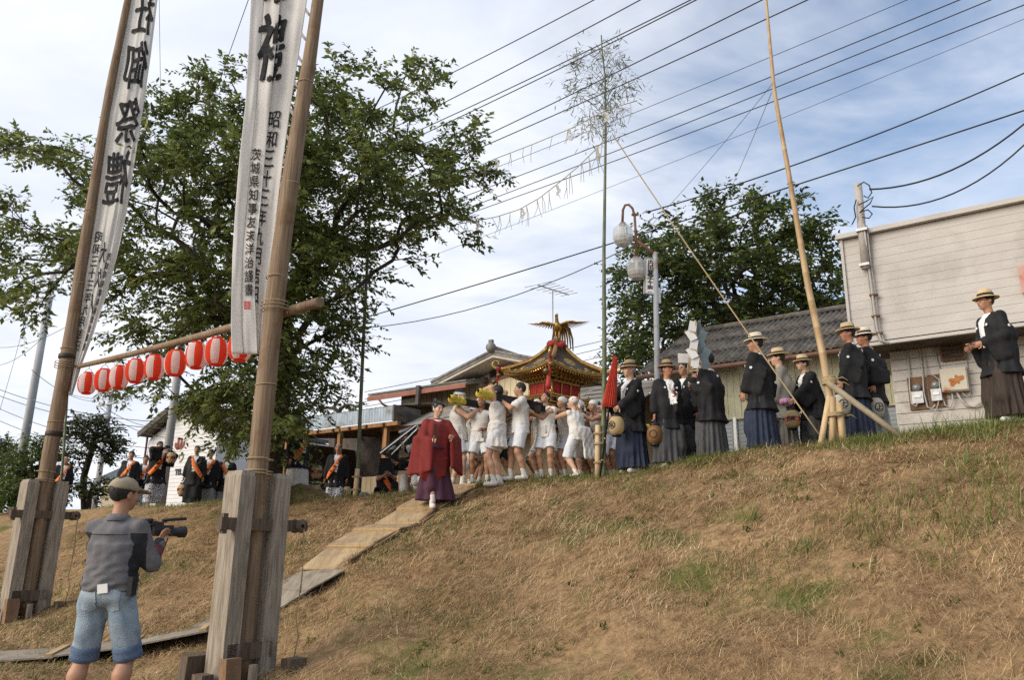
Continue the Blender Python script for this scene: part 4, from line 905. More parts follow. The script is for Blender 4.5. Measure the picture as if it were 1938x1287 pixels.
sectR=[(0.0,0.0,-0.10),(0.20,0.45,-0.02),(0.44,1.0,-0.03),(0.50,0.90,0.06),(0.56,0.80,0.10),(0.62,0.92,0.06),(0.68,1.10,0.03),(0.84,1.5,0.06),(1.0,2.0,0.02)]
tR=[('祭',0.48,-62,0.62,130,0.022,0),('禮',0.47,92,0.62,126,0.022,0)]
for k,c in enumerate(date): tR.append((c,0.76-0.012*k,226+k*37,0.20,31,0.012,0))
for k,c in enumerate(sign): tR.append((c,0.29+0.004*k,292+k*25.6,0.16,22,0.006,0))
sf,t,og=banner('banner','right white cloth banner with black brush lettering and a red seal',PR,rowsR,sectR,tR,1,'white festival banners',(0.30,578,0.13,16))
tabs(PR,sf,t,og,0.985,(15,62,105,152,205,255,300,345,405,460,520,580,645),12,0.1)
rowsL=[(-140,266,300,326),(-60,254,288,312),(0,244,276,298),(100,228,261,286),(200,209,244,272),(300,192,228,256),(400,179,211,240),(480,167,197,223),(560,154,181,201),(640,141,161,174),(690,136,146,155),(720,133,140,146),(748,131,134,137)]
sectL=[(0.0,0.0,0.03),(0.12,0.26,0.05),(0.3,0.62,0.01),(0.5,1.0,0.0),(0.75,1.5,0.02),(1.0,2.0,0.07)]
tL=[('神',0.54,-78,0.76,92,0.03,0.06),('社',0.56,26,0.70,74,0.018,0.06),('御',0.56,122,0.70,86,0.014,0.06),('祭',0.56,229,0.70,84,0.016,0.06),('禮',0.52,336,0.72,100,0.012,0.06)]
for k,c in enumerate(date): tL.append((c,0.22,448+k*23,0.20,19,0.010,0))
for k,c in enumerate(sign): tL.append((c,0.70-0.006*k,486+k*17,0.15,14,0.006,0))
for k,c in enumerate('大久ノ'): tL.append((c,0.47,478+k*48,0.2,38,0.01,0.1))
sf,t,og=banner('banner','left white cloth banner seen from behind with mirrored black lettering',PL,rowsL,sectL,tL,-1,'white festival banners')
tabs(PL,sf,t,og,0.02,(10,45,80,115,150,190,225,260,300,340,375,415,460,520),-7,0.1)
# ------------------------------------------------------------------ lantern beam
bA=PL+np.array([0,0,4.05-PL[2]]); bB=PR+np.array([0,0,3.78-PR[2]]); dirb=unit(bB-bA); off=np.array([0.1,0.16,0])*-1
A=bA-dirb*0.12+off*0; B=bB+dirb*0.62
sh=np.array([-0.12,-0.14,0.0])*0+np.array([0.10,0.12,0])
m=MB(); m.tube([sh*0,(B-A)*0.33+[0,0,-0.03],(B-A)*0.66+[0,0,-0.03],(B-A)],[0.036,0.042,0.048,0.055],10); o=m.build('lantern_beam',pole_w); o.location=A+sh
tag(o,'slim round timber beam tied across both banner poles','beam')
m=MB(); 
for c in (bA,bB):
    for k in range(3): coil(m,c-PR+np.array([0,0,-0.05+0.04*k]),0.14,1,0.03,0.006)
o=m.build('beam_lashing',rope_m); o.location=PR; tag(o,'rope lashings holding the beam against the two banner poles','rope',kind='stuff')
red_p=mat('lantern_red',(0.80,0.075,0.035),(0.86,0.10,0.05),scale=8,rough=0.9,transl=0.55,spec=0.1); wht_p=mat('lantern_white',(0.82,0.76,0.73),(0.86,0.81,0.78),scale=8,rough=0.9,transl=0.55,spec=0.1)
blk=mat('lacquer_black',(0.015,0.014,0.014),rough=0.3)
def paper_lantern():
    root=thing('paper_lantern','x','lantern',(0,0,0),0,'red and white paper lanterns on the beam')
    V=[];F=[];mi=[]; n=32; rings=25; R=0.136; Hh=0.150
    for i in range(rings):
        f=i/(rings-1); z=-Hh+2*Hh*f; c=math.sqrt(max(0,1-(abs(2*f-1)*0.88)**2.3)); r=R*(0.30+0.70*c)*(1.0 if i%2==0 else 0.975)
        for k in range(n): a=2*math.pi*k/n; V.append((r*math.cos(a),r*math.sin(a),z))
    for i in range(rings-1):
        for k in range(n): F.append((i*n+k,i*n+(k+1)%n,(i+1)*n+(k+1)%n,(i+1)*n+k)); mi.append((k//4)%2)
    me=D.meshes.new('paper_shade'); me.from_pydata(V,[],F); me.materials.append(red_p); me.materials.append(wht_p); me.polygons.foreach_set('material_index',mi); me.update(); link('paper_shade',me,root)
    m=MB(); m.lathe([(0.066,0.0),(0.07,0.0),(0.07,0.03),(0.062,0.03)],20,(0,0,Hh-0.005)); m.build('top_ring',red_p,root)
    m=MB(); m.lathe([(0.06,0.0),(0.066,0.0),(0.066,-0.02),(0.001,-0.02)],20,(0,0,-Hh+0.004)); m.build('bottom_ring',red_p,root)
    m=MB(); m.tube([(0.06,0,Hh+0.02),(0.03,0,Hh+0.07),(0,0,Hh+0.09),(-0.03,0,Hh+0.07),(-0.06,0,Hh+0.02)],0.004,5); m.tube([(0,0,Hh+0.085),(0.004,0,Hh+0.16)],0.004,5); m.build('hanger',black_m,root)
    return root
def copy_tree(o,parent=None):
    c=o.copy(); COL.objects.link(c)
    if parent is not None: c.parent=parent
    for ch in list(o.children): copy_tree(ch,c)
    return c
lp=paper_lantern(); names=['leftmost red and white lantern, next to the far pole','second red and white lantern from the far pole','third red and white lantern from the far pole','fourth red and white lantern from the far pole','fifth red and white lantern from the far pole, mid row','third red and white lantern before the right banner','second red and white lantern before the right banner','red and white lantern hanging just left of the right banner','red and white lantern mostly hidden behind the right banner']
for k,(px,rz) in enumerate(zip((171,202,231,262,298,337,377,415,459),(0.2,0.75,0.1,0.55,0.3,0.8,0.15,0.6,0.3))):
    best=min(np.linspace(0,1,400),key=lambda f:abs(proj(A+sh+(B-A)*f)[0]-px)); c=A+sh+(B-A)*best
    o=lp if k==0 else copy_tree(lp); o.location=c+np.array([0,0,-0.335+0.085*best-0.015*((k*7)%3)]); o.rotation_euler=(0.03*((k*5)%3-1),0.04*((k*3)%3-1),rz); o['label']=names[k]
# ------------------------------------------------------------------ board walkway down the slope
ply=mat('plywood',(0.30,0.21,0.115),(0.44,0.325,0.19),scale=2.5,stretch=(4,0.6,1),rough=0.8,bump=0.2,detail=8,c3=(0.27,0.20,0.13),s3=2.5)
ply_old=mat('old_plywood',(0.20,0.165,0.125),(0.32,0.275,0.215),scale=3,stretch=(4,0.6,1),rough=0.9,bump=0.25,detail=8,c3=(0.155,0.13,0.10),s3=2.2)
batten_m=mat('pale_batten',(0.36,0.24,0.12),(0.48,0.34,0.18),scale=6,stretch=(5,0.5,1),rough=0.8)
def walkway():
    t=thing('board_walkway','plywood walkway laid down the slope and across its foot','walkway',(-2.5,11.0,gz(-2.5,11.0)),0); o0=np.array(t.location)
    def panel(a,b,wd,lift_a,lift_b,mt,bat,th=0.018,yaw=0.0):
        a=np.array([a[0],a[1],gz(*a)+lift_a]); b=np.array([b[0],b[1],gz(*b)+lift_b]); d=unit(b-a); X=unit(np.cross(d,[0,0,1])); X=unit(X+d*yaw); Z=np.cross(X,d)
        V=[]
        for z in (-th/2,th/2):
            for p,s in ((a,-1),(a,1),(b,1),(b,-1)): V.append(p+X*s*wd/2+Z*z-o0)
        m=MB(); m.add(V,[(3,2,1,0),(4,5,6,7),(0,1,5,4),(1,2,6,5),(2,3,7,6),(3,0,4,7)]); pn=m.build('panel',mt,t)
        if bat:
            m=MB(); c=a+d*0.05+Z*(th/2+0.014); m.beam(c-X*wd*0.49-o0,c+X*wd*0.49-o0,0.028,0.075,up=tuple(d)); m.build('batten',batten_m,pn)
    pl=np.array([(-0.68,14.40),(-1.18,13.42),(-1.80,12.20),(-2.44,10.93)]); cl=np.concatenate([[0],np.cumsum(np.linalg.norm(np.diff(pl,axis=0),axis=1))]); on=lambda f: np.array([np.interp(f*cl[-1],cl,pl[:,0]),np.interp(f*cl[-1],cl,pl[:,1])]); n=7
    for k in range(n):
        a=on(k/n); b=on(min(1,(k+1)/n)); b=b+(b-a)*0.10; panel(a,b,0.84,0.07 if k else 0.03,0.105 if k<6 else 0.06,ply,k>0)
    for s in (-0.37,0.37):
        for k in range(7):
            a=on(k/7); b=on((k+1)/7); d=unit(np.append(b-a,0)); X=np.array([-d[1],d[0]]); a=a+X*s; b=b+X*s; m=MB(); m.beam(np.array([a[0],a[1],gz(*a)+0.015])-o0,np.array([b[0],b[1],gz(*b)+0.03])-o0,0.05,0.09); m.build('runner',brown_w,t)
    pts=[(-2.46,10.88),(-2.80,10.52),(-3.14,10.16),(-3.50,9.86)]
    for k in range(3): panel(pts[k],(pts[k+1][0]*1.0-0.03,pts[k+1][1]-0.04),0.88,0.06,0.07,ply_old,False,yaw=0.05*k)
    flat=[(-3.52,9.84),(-4.25,9.64),(-5.02,9.44),(-5.9,9.2),(-6.8,8.98),(-7.7,8.8)]
    for k in range(5): panel(flat[k],flat[k+1],0.92,0.065,0.075,ply_old,True,yaw=0.04*math.sin(k))
walkway()
# ------------------------------------------------------------------ bamboo poles
bam_g=mat('green_bamboo',(0.075,0.095,0.05),(0.15,0.165,0.095),scale=4,stretch=(3,3,0.6),rough=0.45,c3=(0.20,0.185,0.12),s3=0.8)
bam_t=mat('dry_bamboo',(0.36,0.25,0.13),(0.48,0.35,0.195),scale=4,stretch=(4,4,0.4),rough=0.5,c3=(0.27,0.155,0.06),s3=1.2)
stake_m=mat('pale_stake',(0.50,0.36,0.20),(0.62,0.47,0.28),scale=6,stretch=(4,4,0.5),rough=0.75)
def bamboo(name,label,cat,pts,Y,r0,r1,mt,node0=0.28,node1=0.45,group=None):
    W=[on_y(px,py,Y) for px,py in pts]; W=[np.asarray(p) for p in W]; b=W[0].copy(); g=gz(b[0],b[1]); t=thing(name,label,cat,b,0,group)
    L_=[0]
    for i in range(1,len(W)): L_.append(L_[-1]+np.linalg.norm(W[i]-W[i-1]))
    L_=np.array(L_); arr=np.array(W)
    def at(s): return np.array([np.interp(s,L_,arr[:,k]) for k in range(3)])-b
    P=[];R=[]; s=-0.0; node=[]
    while s<L_[-1]: node.append(s); s+=node0+(node1-node0)*min(1,s/L_[-1]*1.6)
    node.append(L_[-1]); P.append(at(0)-[0,0,0.3]); R.append(r0)
    for k in range(len(node)-1):
        f=node[k]/L_[-1]; r=r0+(r1-r0)*f; h=min(0.02,(node[k+1]-node[k])*0.2)
        for o,q in ((0.0,1.02),(h*0.5,1.10),(h,1.0)): P.append(at(node[k]+o)); R.append(r*q)
        P.append(at((node[k]+node[k+1])/2)); R.append(r*0.985)
    P.append(at(L_[-1])); R.append(r1)
    m=MB(); m.tube(P,R,10); m.build('culm',mt,t); return t,b,at,L_[-1]
def stake(t,loc,a,b,r,mt=stake_m,name='stake'):
    m=MB(); m.tube([np.asarray(a)-loc,np.asarray(b)-loc],[r,r*0.96],8); return m.build(name,mt,t)
YC=12.66
tc_,bc,atc,Lc=bamboo('leafy_bamboo','slim green bamboo with a feathery plume standing on the crest beside the umbrella','bamboo',[(1141,908),(1144,700),(1143,480),(1146,272),(1146,190),(1145,142),(1139,91),(1138,66)],YC,0.047,0.012,bam_g)
g0=np.array([bc[0]-0.09,bc[1]-0.02,gz(bc[0]-0.09,bc[1])-0.15]); stake(tc_,bc,g0,g0+[0.02,0,0.98],0.045)
for z in (0.25,0.55,0.72):
    m=MB(); coil(m,(-0.04,-0.01,z),0.10,2,0.016,0.008); m.build('lashing',rope_m,tc_)
def plume():
    rng=np.random.RandomState(9); tips=[];dirs=[]; m=MB()
    spots=[(1095,92),(1125,80),(1150,78),(1165,95),(1085,118),(1110,112),(1140,105),(1180,118),(1190,92),(1078,150),(1100,142),(1125,135),(1160,140),(1185,145),(1200,115),(1082,182),(1075,165),(1110,172),(1135,170),(1160,170),(1190,165),(1120,195),(1140,205),(1165,200),(1180,190),(1120,215),(1150,225),(1135,232),(1165,225),(1105,200),(1195,162),(1090,128),(1155,115),(1170,180),(1110,235),(1150,245),(1145,160),(1130,150)]
    for i,(px,py) in enumerate(spots):
        A=on_y(px,py,YC+rng.uniform(-0.55,0.55)); s=min(Lc-0.1,max(Lc*0.72,(np.linalg.norm(on_y(1146,py+38,YC)-bc)))); S=atc(s)+bc
        mid=(S+A)/2+np.array([0,0,0.12]); m.tube([S-bc,mid-bc,A-bc],[0.006,0.004,0.002],4,cap=False)
        for _ in range(2): tips.append(A+(S-A)*rng.uniform(0,0.45)+rng.normal(0,0.06,3)); dirs.append(unit(A-S)*0.6+np.array([0,0,-0.25]))
    tag(m.build('branches',bam_g,tc_),kind='stuff')
    V,F,tone,_=make_leaves(np.array(tips),np.array(dirs),rng,4,5,0.24,0.14,0.016,up=-0.2,droop=0.5,spread=0.7)
    o=link('plume',np_mesh('plume',V-bc,F,[leaf_mat('bamboo_leaf',(0.09,0.105,0.055),(0.16,0.17,0.10),(0.25,0.25,0.16),0.35)],attrs={'tone':tone}),tc_); o['kind']='stuff'
plume()
YT=on_y(1581,842,1)[1]; Pt=K(1581,842,10.75); YT=Pt[1]
tt,bt,att_,Lt=bamboo('tall_bamboo','tall bare tan bamboo lashed to stakes in front of the warehouse','bamboo',[(1583,845),(1572,760),(1556,665),(1529,540),(1500,370),(1465,170),(1450,0),(1446,-60)],YT,0.056,0.017,bam_t,0.3,0.6)
for dx,dy,h,lx in ((-0.10,-0.05,0.72,0.07),(0.06,-0.08,0.62,0.0),(0.12,0.02,0.55,-0.01)):
    a=np.array([bt[0]+dx,bt[1]+dy,gz(bt[0]+dx,bt[1]+dy)-0.2]); stake(tt,bt,a,a+[lx*1.3,0.0,h+0.15],0.048,bam_t)
a=np.array([bt[0]-0.28,bt[1]-0.05,gz(bt[0]-0.28,bt[1])-0.15]); stake(tt,bt,a,a+[0.24,0.03,0.85],0.042,stake_m)
a=att_(0.88)+bt; e=K(1716,835,9.95); stake(tt,bt,a-[0.03,0.08,0],e,0.042,mat('grey_bamboo',(0.22,0.18,0.12),(0.32,0.27,0.19),scale=6,rough=0.6),'brace')
for z,r,n_ in ((0.40,0.12,4),(0.86,0.095,5),(0.93,0.085,3)):
    m=MB(); c=att_(z); coil(m,(c[0]+0.015,c[1]-0.03,c[2]),r,n_,0.014,0.010); m.tube([c+[r,-.05,0],c+[r+.1,-.08,.03],c+[r+.17,-.09,-.02]],0.008,5); m.build('lashing',rope_m,tt)
Pl=K(677,941,16.0)
tl_,bl_,atl,Ll=bamboo('slim_bamboo','slim dark green bamboo in front of the carport, tied to a pale stake','bamboo',[(676,941),(681,800),(688,640),(696,480),(700,400)],Pl[1],0.042,0.03,bam_g)
a=np.array([bl_[0]-0.03,bl_[1]-0.1,gz(bl_[0],bl_[1]-0.1)-0.15]); stake(tl_,bl_,a,a+[0.02,0,0.72],0.05)
for z in (0.12,0.38):
    m=MB(); coil(m,(-0.02,-0.05,z),0.10,2,0.016,0.008); m.build('lashing',rope_m,tl_)
Pf=K(113,940,20.5)
bamboo('slim_bamboo','thin bamboo standing by the man at the far left','bamboo',[(113,940),(120,860),(128,740),(133,640)],Pf[1],0.035,0.028,bam_g)
# guy rope from the leafy bamboo, straw garlands
wire('guy_rope','tan guy rope slanting from the leafy bamboo down to a stake by the men',tuple((1160,255,proj(atc(Lc*0.77)+bc)[2])),(1550,822,10.6),.011,0.05,mt=rope_m,cat='rope')
straw_m=mat('garland_straw',(0.26,0.25,0.19),(0.40,0.38,0.30),scale=9,rough=0.9)
paper_m=mat('white_paper',(0.72,0.71,0.68),(0.78,0.77,0.75),scale=5,rough=0.85,transl=0.25)
def garland(label,pts,n,seed):
    rng=np.random.RandomState(seed); W=[K(*p) for p in pts]; b=W[-1]; t=thing('straw_garland',label,'garland',b,0,'straw garlands strung from the leafy bamboo'); arr=np.array(W); f0=np.linspace(0,1,len(W))
    at=lambda f: np.array([np.interp(f,f0,arr[:,k]) for k in range(3)])-b
    m=MB(); m.tube([at(k/24) for k in range(25)],0.008,5); m.build('rope',straw_m,t)
    for k in range(n):
        f=(k+rng.uniform(0.2,0.8))/n; p=at(f); l=rng.uniform(0.24,0.42)
        for q in range(rng.randint(1,3)):
            dx=rng.normal(0,0.05); m=MB(); m.tube([p,p+[dx*0.5+0.02*q,0,-l*0.5],p+[dx+rng.normal(0,.03),0.02,-l]],[0.006,0.005,0.003],4); m.build('straw_strand',straw_m,t)
        if k%5==2:
            m=MB(); w_=0.05; x=p+[0.03,0,0]
            for q in range(3): m.box(x+np.array([0.03*(q%2),0,-0.04-0.06*q]),(w_,0.004,0.07),R=roty(0.25*(1 if q%2 else -1)))
            m.build('paper_strip',paper_m,t)
garland('upper straw garland running from the tree past the bamboo plume',[(880,325,15.5),(940,299,15),(1010,272,14.2),(1082,242,13.3),(1119,223,12.9),(1150,206,12.7),(1206,190,12.6)],16,1)
garland('lower straw garland sagging from the bamboo tie to the tree',[(860,425,15.5),(900,418,15),(940,410,14.6),(983,396,14.1),(1020,375,13.6),(1051,351,13.3),(1092,317,13.0),(1125,285,12.8),(1144,264,12.65)],20,2)
# ------------------------------------------------------------------ street lamp
def street_lamp():
    d=14.5; P=K(1245,892,d); P[2]=gz(P[0],P[1]); t=thing('street_lamp','old street lamp with two clear globes on a curved rusty arm and a shop sign','street lamp',P,SRZ*0)
    loc=lambda px,py,dd=0: on_y(px,py,P[1]+dd)-P
    rustp=mat('rusty_grey_paint',(0.30,0.32,0.34),(0.36,0.38,0.40),scale=4,stretch=(3,3,0.3),rough=0.6,c3=(0.22,0.11,0.06),s3=2.0); rustb=mat('rust_brown',(0.14,0.075,0.05),(0.25,0.14,0.10),scale=7,rough=0.8)
    m=MB(); m.tube([np.array([loc(1245,892)[0],0,-0.2]),loc(1243,650),loc(1240,478)],[0.058,0.055,0.05],12); m.build('post',rustp,t)
    m=MB(); m.tube([loc(1240,482),loc(1222,468),loc(1205,457)],0.035,8); m.build('arm',rustb,t)
    m=MB(); m.tube([loc(1204,488),loc(1203,440),loc(1201,408),loc(1197,394),loc(1190,387),loc(1183,388),loc(1179,397),loc(1178,420)],0.026,8); m.build('curved_arm',rustb,t)
    m=MB(); m.tube([loc(1203,430),loc(1210,450),loc(1216,463)],0.012,5); m.build('stay',rustb,t)
    m=MB(); m.box(loc(1201,406),(0.12,0.05,0.04)); m.build('bracket',rustb,t)
    globe=mat('clear_globe',(0.62,0.63,0.63),(0.70,0.71,0.71),scale=6,rough=0.15,alpha=0.42,spec=0.6); dirt=mat('globe_dirt',(0.34,0.31,0.24),(0.45,0.42,0.34),scale=9,rough=0.8,alpha=0.6)
    for (px,py,w_,h_,gr) in ((1179,445,0.205,0.23,1),(1205,509,0.19,0.22,0)):
        c=loc(px,py); prof=[(0.07,h_),(0.12,h_*0.93),(w_*0.93,h_*0.6),(w_,h_*0.35),(w_,-h_*0.35),(w_*0.9,-h_*0.65),(w_*0.62,-h_*0.95),(0.05,-h_)]
        m=MB(); m.lathe(prof,12,c,smooth=False); g=m.build('globe',globe,t)
        m=MB(); m.lathe([(w_*0.95,-h_*0.12),(w_*0.96,-h_*0.36),(w_*0.86,-h_*0.64),(w_*0.58,-h_*0.92),(0.001,-h_*0.95)],12,c,smooth=False); m.build('dirty_bowl',dirt,g)
        m=MB(); m.lathe([(0.001,h_+0.05),(0.05,h_+0.045),(0.085,h_-0.005),(0.001,h_-0.01)],12,c); m.build('cap',rustb,g)
        m=MB(); m.lathe([(0.03,h_*0.8),(0.035,h_*0.3),(0.05,h_*0.15),(0.05,-h_*0.2),(0.001,-h_*0.3)],10,c); m.build('bulb',mat('bulb_white',(0.6,0.6,0.56),rough=0.25,alpha=0.7),g)
        if gr: m=MB(); m.box(c+np.array([0.05,-w_*0.97,0.03]),(0.012,0.012,0.16)); m.build('glint_strip',mat('green_glint',(0.03,0.22,0.08),rough=0.5),g)  # tiny green glint on the globe, painted as a coloured bar
    # shop sign, a slim box turned towards the slope
    c=loc(1230,523); w_,h_=0.20,0.72
    R=rotz(0.15)@roty(0.06); Rs=R
    m=MB(); m.box(c,(w_,0.05,h_),R=Rs); sg=m.build('sign_board',white_p,t)
    m=MB()
    for sz in (-1,1): m.box(c+Rs@np.array([0,0,sz*(h_/2+0.012)]),(w_+0.03,0.07,0.022),R=Rs)
    for sx in (-1,1): m.box(c+Rs@np.array([sx*(w_/2+0.01),0,0]),(0.018,0.068,h_),R=Rs)
    m.build('sign_frame',rustp,sg)
    m=MB()
    for k,ch in enumerate('内田菓子工業'):
        V,F=text_mesh(ch,0.125,0.004); m.add([c+Rs@np.array([v[0],-0.030,v[1]+h_/2-0.075-k*0.114]) for v in V],F)
    m.build('sign_letters',ink,sg)
    m=MB(); m.box(loc(1247,560),(0.06,0.08,0.32)); m.build('meter_box',rustp,t)
    m=MB(); m.tube([loc(1216,404),loc(1224,398),loc(1232,402)],0.008,4); m.ball(loc(1228,401),0.035,8); m.tube([loc(1211,410),loc(1220,417),loc(1230,418),loc(1237,411),loc(1236,403)],0.007,4); m.build('connector',black_m,t)
street_lamp()
# ------------------------------------------------------------------ implicit-surface modeller for bodies and clothes
class Field:
    def __init__(s,lo,hi,h):
        s.lo=np.array(lo,float); s.h=h; n=np.ceil((np.array(hi)-s.lo)/h).astype(int)+1
        s.ax=[s.lo[i]+h*np.arange(n[i]) for i in range(3)]; s.f=np.full(n,9.0,np.float32)
    def box(s,lo,hi):
        sl=[]
        for i in range(3):
            a=int(np.clip(math.floor((lo[i]-s.lo[i])/s.h),0,len(s.ax[i])-1)); b=int(np.clip(math.ceil((hi[i]-s.lo[i])/s.h)+1,a+1,len(s.ax[i])))
            sl.append(slice(a,b))
        return tuple(sl),s.ax[0][sl[0]][:,None,None],s.ax[1][sl[1]][None,:,None],s.ax[2][sl[2]][None,None,:]
    def put(s,sl,d,k,cut=False):
        f=s.f[sl]
        if cut: s.f[sl]=np.maximum(f,-d); return
        if k>0:
            hh=np.clip(0.5+0.5*(d-f)/k,0,1); s.f[sl]=d+(f-d)*hh*1.0 if False else (d*(1-hh)+f*hh-k*hh*(1-hh))
        else: s.f[sl]=np.minimum(f,d)
    def cap(s,a,b,ra,rb,k=0.02,cut=False):
        a=np.asarray(a,float);b=np.asarray(b,float); m=max(ra,rb)+k+2.5*s.h
        sl,X,Y,Z=s.box(np.minimum(a,b)-m,np.maximum(a,b)+m); d=b-a; dd=max(np.dot(d,d),1e-9)
        t=np.clip(((X-a[0])*d[0]+(Y-a[1])*d[1]+(Z-a[2])*d[2])/dd,0,1)
        q=np.sqrt((X-a[0]-d[0]*t)**2+(Y-a[1]-d[1]*t)**2+(Z-a[2]-d[2]*t)**2)-(ra+(rb-ra)*t)
        s.put(sl,q,k,cut)
    def ell(s,c,r,R=None,k=0.02,cut=False):
        c=np.asarray(c,float); r=np.asarray(r,float); m=max(r)+k+2.5*s.h
        sl,X,Y,Z=s.box(c-m,c+m); x,y,z=X-c[0],Y-c[1],Z-c[2]
        if R is not None: x,y,z=[x*R[0,i]+y*R[1,i]+z*R[2,i] for i in range(3)]
        k0=np.sqrt((x/r[0])**2+(y/r[1])**2+(z/r[2])**2); k1=np.sqrt((x/r[0]**2)**2+(y/r[1]**2)**2+(z/r[2]**2)**2)+1e-6
        s.put(sl,k0*(k0-1)/k1,k,cut)
    def loft(s,sec,k=0.02,pleat=0,amp=0.0,pw=2.0,front=None):
        """sections (z, cx, cy, a, b) joined bottom to top, oval across"""
        S=np.array(sorted(sec)); zz=S[:,0]; m=k+2.5*s.h
        lo=[(S[:,1]-S[:,3]).min()-m-amp,(S[:,2]-S[:,4]).min()-m-amp,zz[0]-m]; hi=[(S[:,1]+S[:,3]).max()+m+amp,(S[:,2]+S[:,4]).max()+m+amp,zz[-1]+m]
        sl,X,Y,Z=s.box(lo,hi); z=np.clip(Z,zz[0],zz[-1]); cx,cy,a,b=[np.interp(z,zz,S[:,i]) for i in (1,2,3,4)]
        x=(X-cx)/a; y=(Y-cy)/b; q=(np.abs(x)**pw+np.abs(y)**pw)**(1/pw)
        d=(q-1)*np.minimum(a,b)
        if pleat: th=np.arctan2(y,x); d=d-amp*(np.cos(th*pleat)+0.5*np.cos(th*(pleat*0.53)+1))*np.clip((zz[-1]-Z)/(zz[-1]-zz[0]),0,1)**0.7
        d=np.maximum(d,np.maximum(Z-zz[-1],zz[0]-Z)); s.put(sl,d,k)
    def plane(s,p,n):                          # keep the side the normal does not point to
        n=unit(n); X,Y,Z=s.ax[0][:,None,None],s.ax[1][None,:,None],s.ax[2][None,None,:]
        s.f=np.maximum(s.f,((X-p[0])*n[0]+(Y-p[1])*n[1]+(Z-p[2])*n[2]).astype(np.float32))
    def folds(s,amp,fr,seed=0):
        rg=np.random.RandomState(seed); X,Y,Z=s.ax[0][:,None,None],s.ax[1][None,:,None],s.ax[2][None,None,:]; o=0
        for i in range(6):
            v=rg.normal(size=3)*np.array([1,1,0.55]); o=o+np.sin((X*v[0]+Y*v[1]+Z*v[2])*fr*(0.6+0.25*i)+rg.uniform(0,6))/(1+0.25*i)
        s.f=s.f+(amp*o/2.2).astype(np.float32)
    def mesh(s):
        f=s.f; n=np.array(f.shape); ins=f<0
        V=np.zeros(tuple(n-1)+(3,),np.float32); C=np.zeros(tuple(n-1),np.float32)
        sh=lambda a,o: a[o[0]:o[0]+n[0]-1,o[1]:o[1]+n[1]-1,o[2]:o[2]+n[2]-1]
        act=np.zeros(tuple(n-1),bool); c0=sh(ins,(0,0,0))
        for o in ((0,0,1),(0,1,0),(0,1,1),(1,0,0),(1,0,1),(1,1,0),(1,1,1)): act|=(sh(ins,o)!=c0)
        I=np.argwhere(act)
        if len(I)==0: return np.zeros((0,3)),np.zeros((0,4),int)
        acc=np.zeros((len(I),3)); cnt=np.zeros(len(I)); ii,jj,kk=I.T
        for a in range(3):
            e=[0,0,0]; e[a]=1; o1,o2=[q for q in range(3) if q!=a]
            for u in (0,1):
                for v in (0,1):
                    p=[0,0,0]; p[o1]=u; p[o2]=v
                    f0=f[ii+p[0],jj+p[1],kk+p[2]]; f1=f[ii+p[0]+e[0],jj+p[1]+e[1],kk+p[2]+e[2]]
                    cr=(f0<0)!=(f1<0); t=np.where(cr,f0/np.where(cr,f0-f1,1),0)
                    pos=np.array(p,float)[None,:]+np.array(e,float)[None,:]*t[:,None]
                    acc+=np.where(cr[:,None],pos,0); cnt+=cr
        P=(I+acc/cnt[:,None])*s.h+s.lo
        idx=np.full(tuple(n-1),-1,np.int64); idx[ii,jj,kk]=np.arange(len(I)); F=[]
        for a in range(3):
            o1,o2=[q for q in range(3) if q!=a]
            A=[slice(None)]*3; B=[slice(None)]*3; A[a]=slice(0,n[a]-1); B[a]=slice(1,n[a])
            for q in (o1,o2): A[q]=slice(1,n[q]-1); B[q]=slice(1,n[q]-1)
            x=ins[tuple(A)]; y=ins[tuple(B)]; ch=np.argwhere(x!=y)
            if len(ch)==0: continue
            base=ch.copy(); base[:,o1]+=1; base[:,o2]+=1
            def g(d1,d2): b=base.copy(); b[:,o1]-=d1; b[:,o2]-=d2; return idx[b[:,0],b[:,1],b[:,2]]
            Q=np.stack([g(1,1),g(0,1),g(0,0),g(1,0)],-1); fl=x[ch[:,0],ch[:,1],ch[:,2]]
            if a==1: fl=~fl
            Q[~fl]=Q[~fl][:,::-1]; F.append(Q)
        return P,np.concatenate(F)
def smooth_mesh(P,F,it=1,lam=0.5):
    for _ in range(it):
        acc=np.zeros_like(P); cnt=np.zeros(len(P))
        for a,b in ((0,1),(1,2),(2,3),(3,0)):
            np.add.at(acc,F[:,a],P[F[:,b]]); np.add.at(acc,F[:,b],P[F[:,a]]); np.add.at(cnt,F[:,a],1); np.add.at(cnt,F[:,b],1)
        P=P+(acc/np.maximum(cnt,1)[:,None]-P)*lam
    return P
def ik(a,b,l1,l2,pole):
    a=np.asarray(a,float); b=np.asarray(b,float); d=b-a; L_=np.linalg.norm(d); mx=(l1+l2)*0.995
    if L_>mx: b=a+d/L_*mx; d=b-a; L_=mx
    L_=max(L_,abs(l1-l2)+0.02); u=d/np.linalg.norm(d); x=(l1*l1-l2*l2+L_*L_)/(2*L_); y=math.sqrt(max(0,l1*l1-x*x))
    p=np.asarray(pole,float); p=p-u*np.dot(p,u); p=unit(p); return a+u*x+p*y,b
skins=[mat('skin_%s'%n,c,tuple(q*1.18 for q in c),scale=22,rough=0.5,spec=0.35,bump=0.05,bscale=60) for n,c in (('tan',(0.36,0.19,0.115)),('fair',(0.50,0.30,0.20)),('warm',(0.42,0.235,0.145)),('ruddy',(0.36,0.165,0.10)))]
hair_k=mat('hair_black',(0.012,0.011,0.010),(0.03,0.027,0.025),scale=60,stretch=(1,1,0.2),rough=0.55,bump=0.3); hair_g=mat('hair_grey',(0.24,0.235,0.23),(0.42,0.41,0.40),scale=60,rough=0.7,bump=0.3)
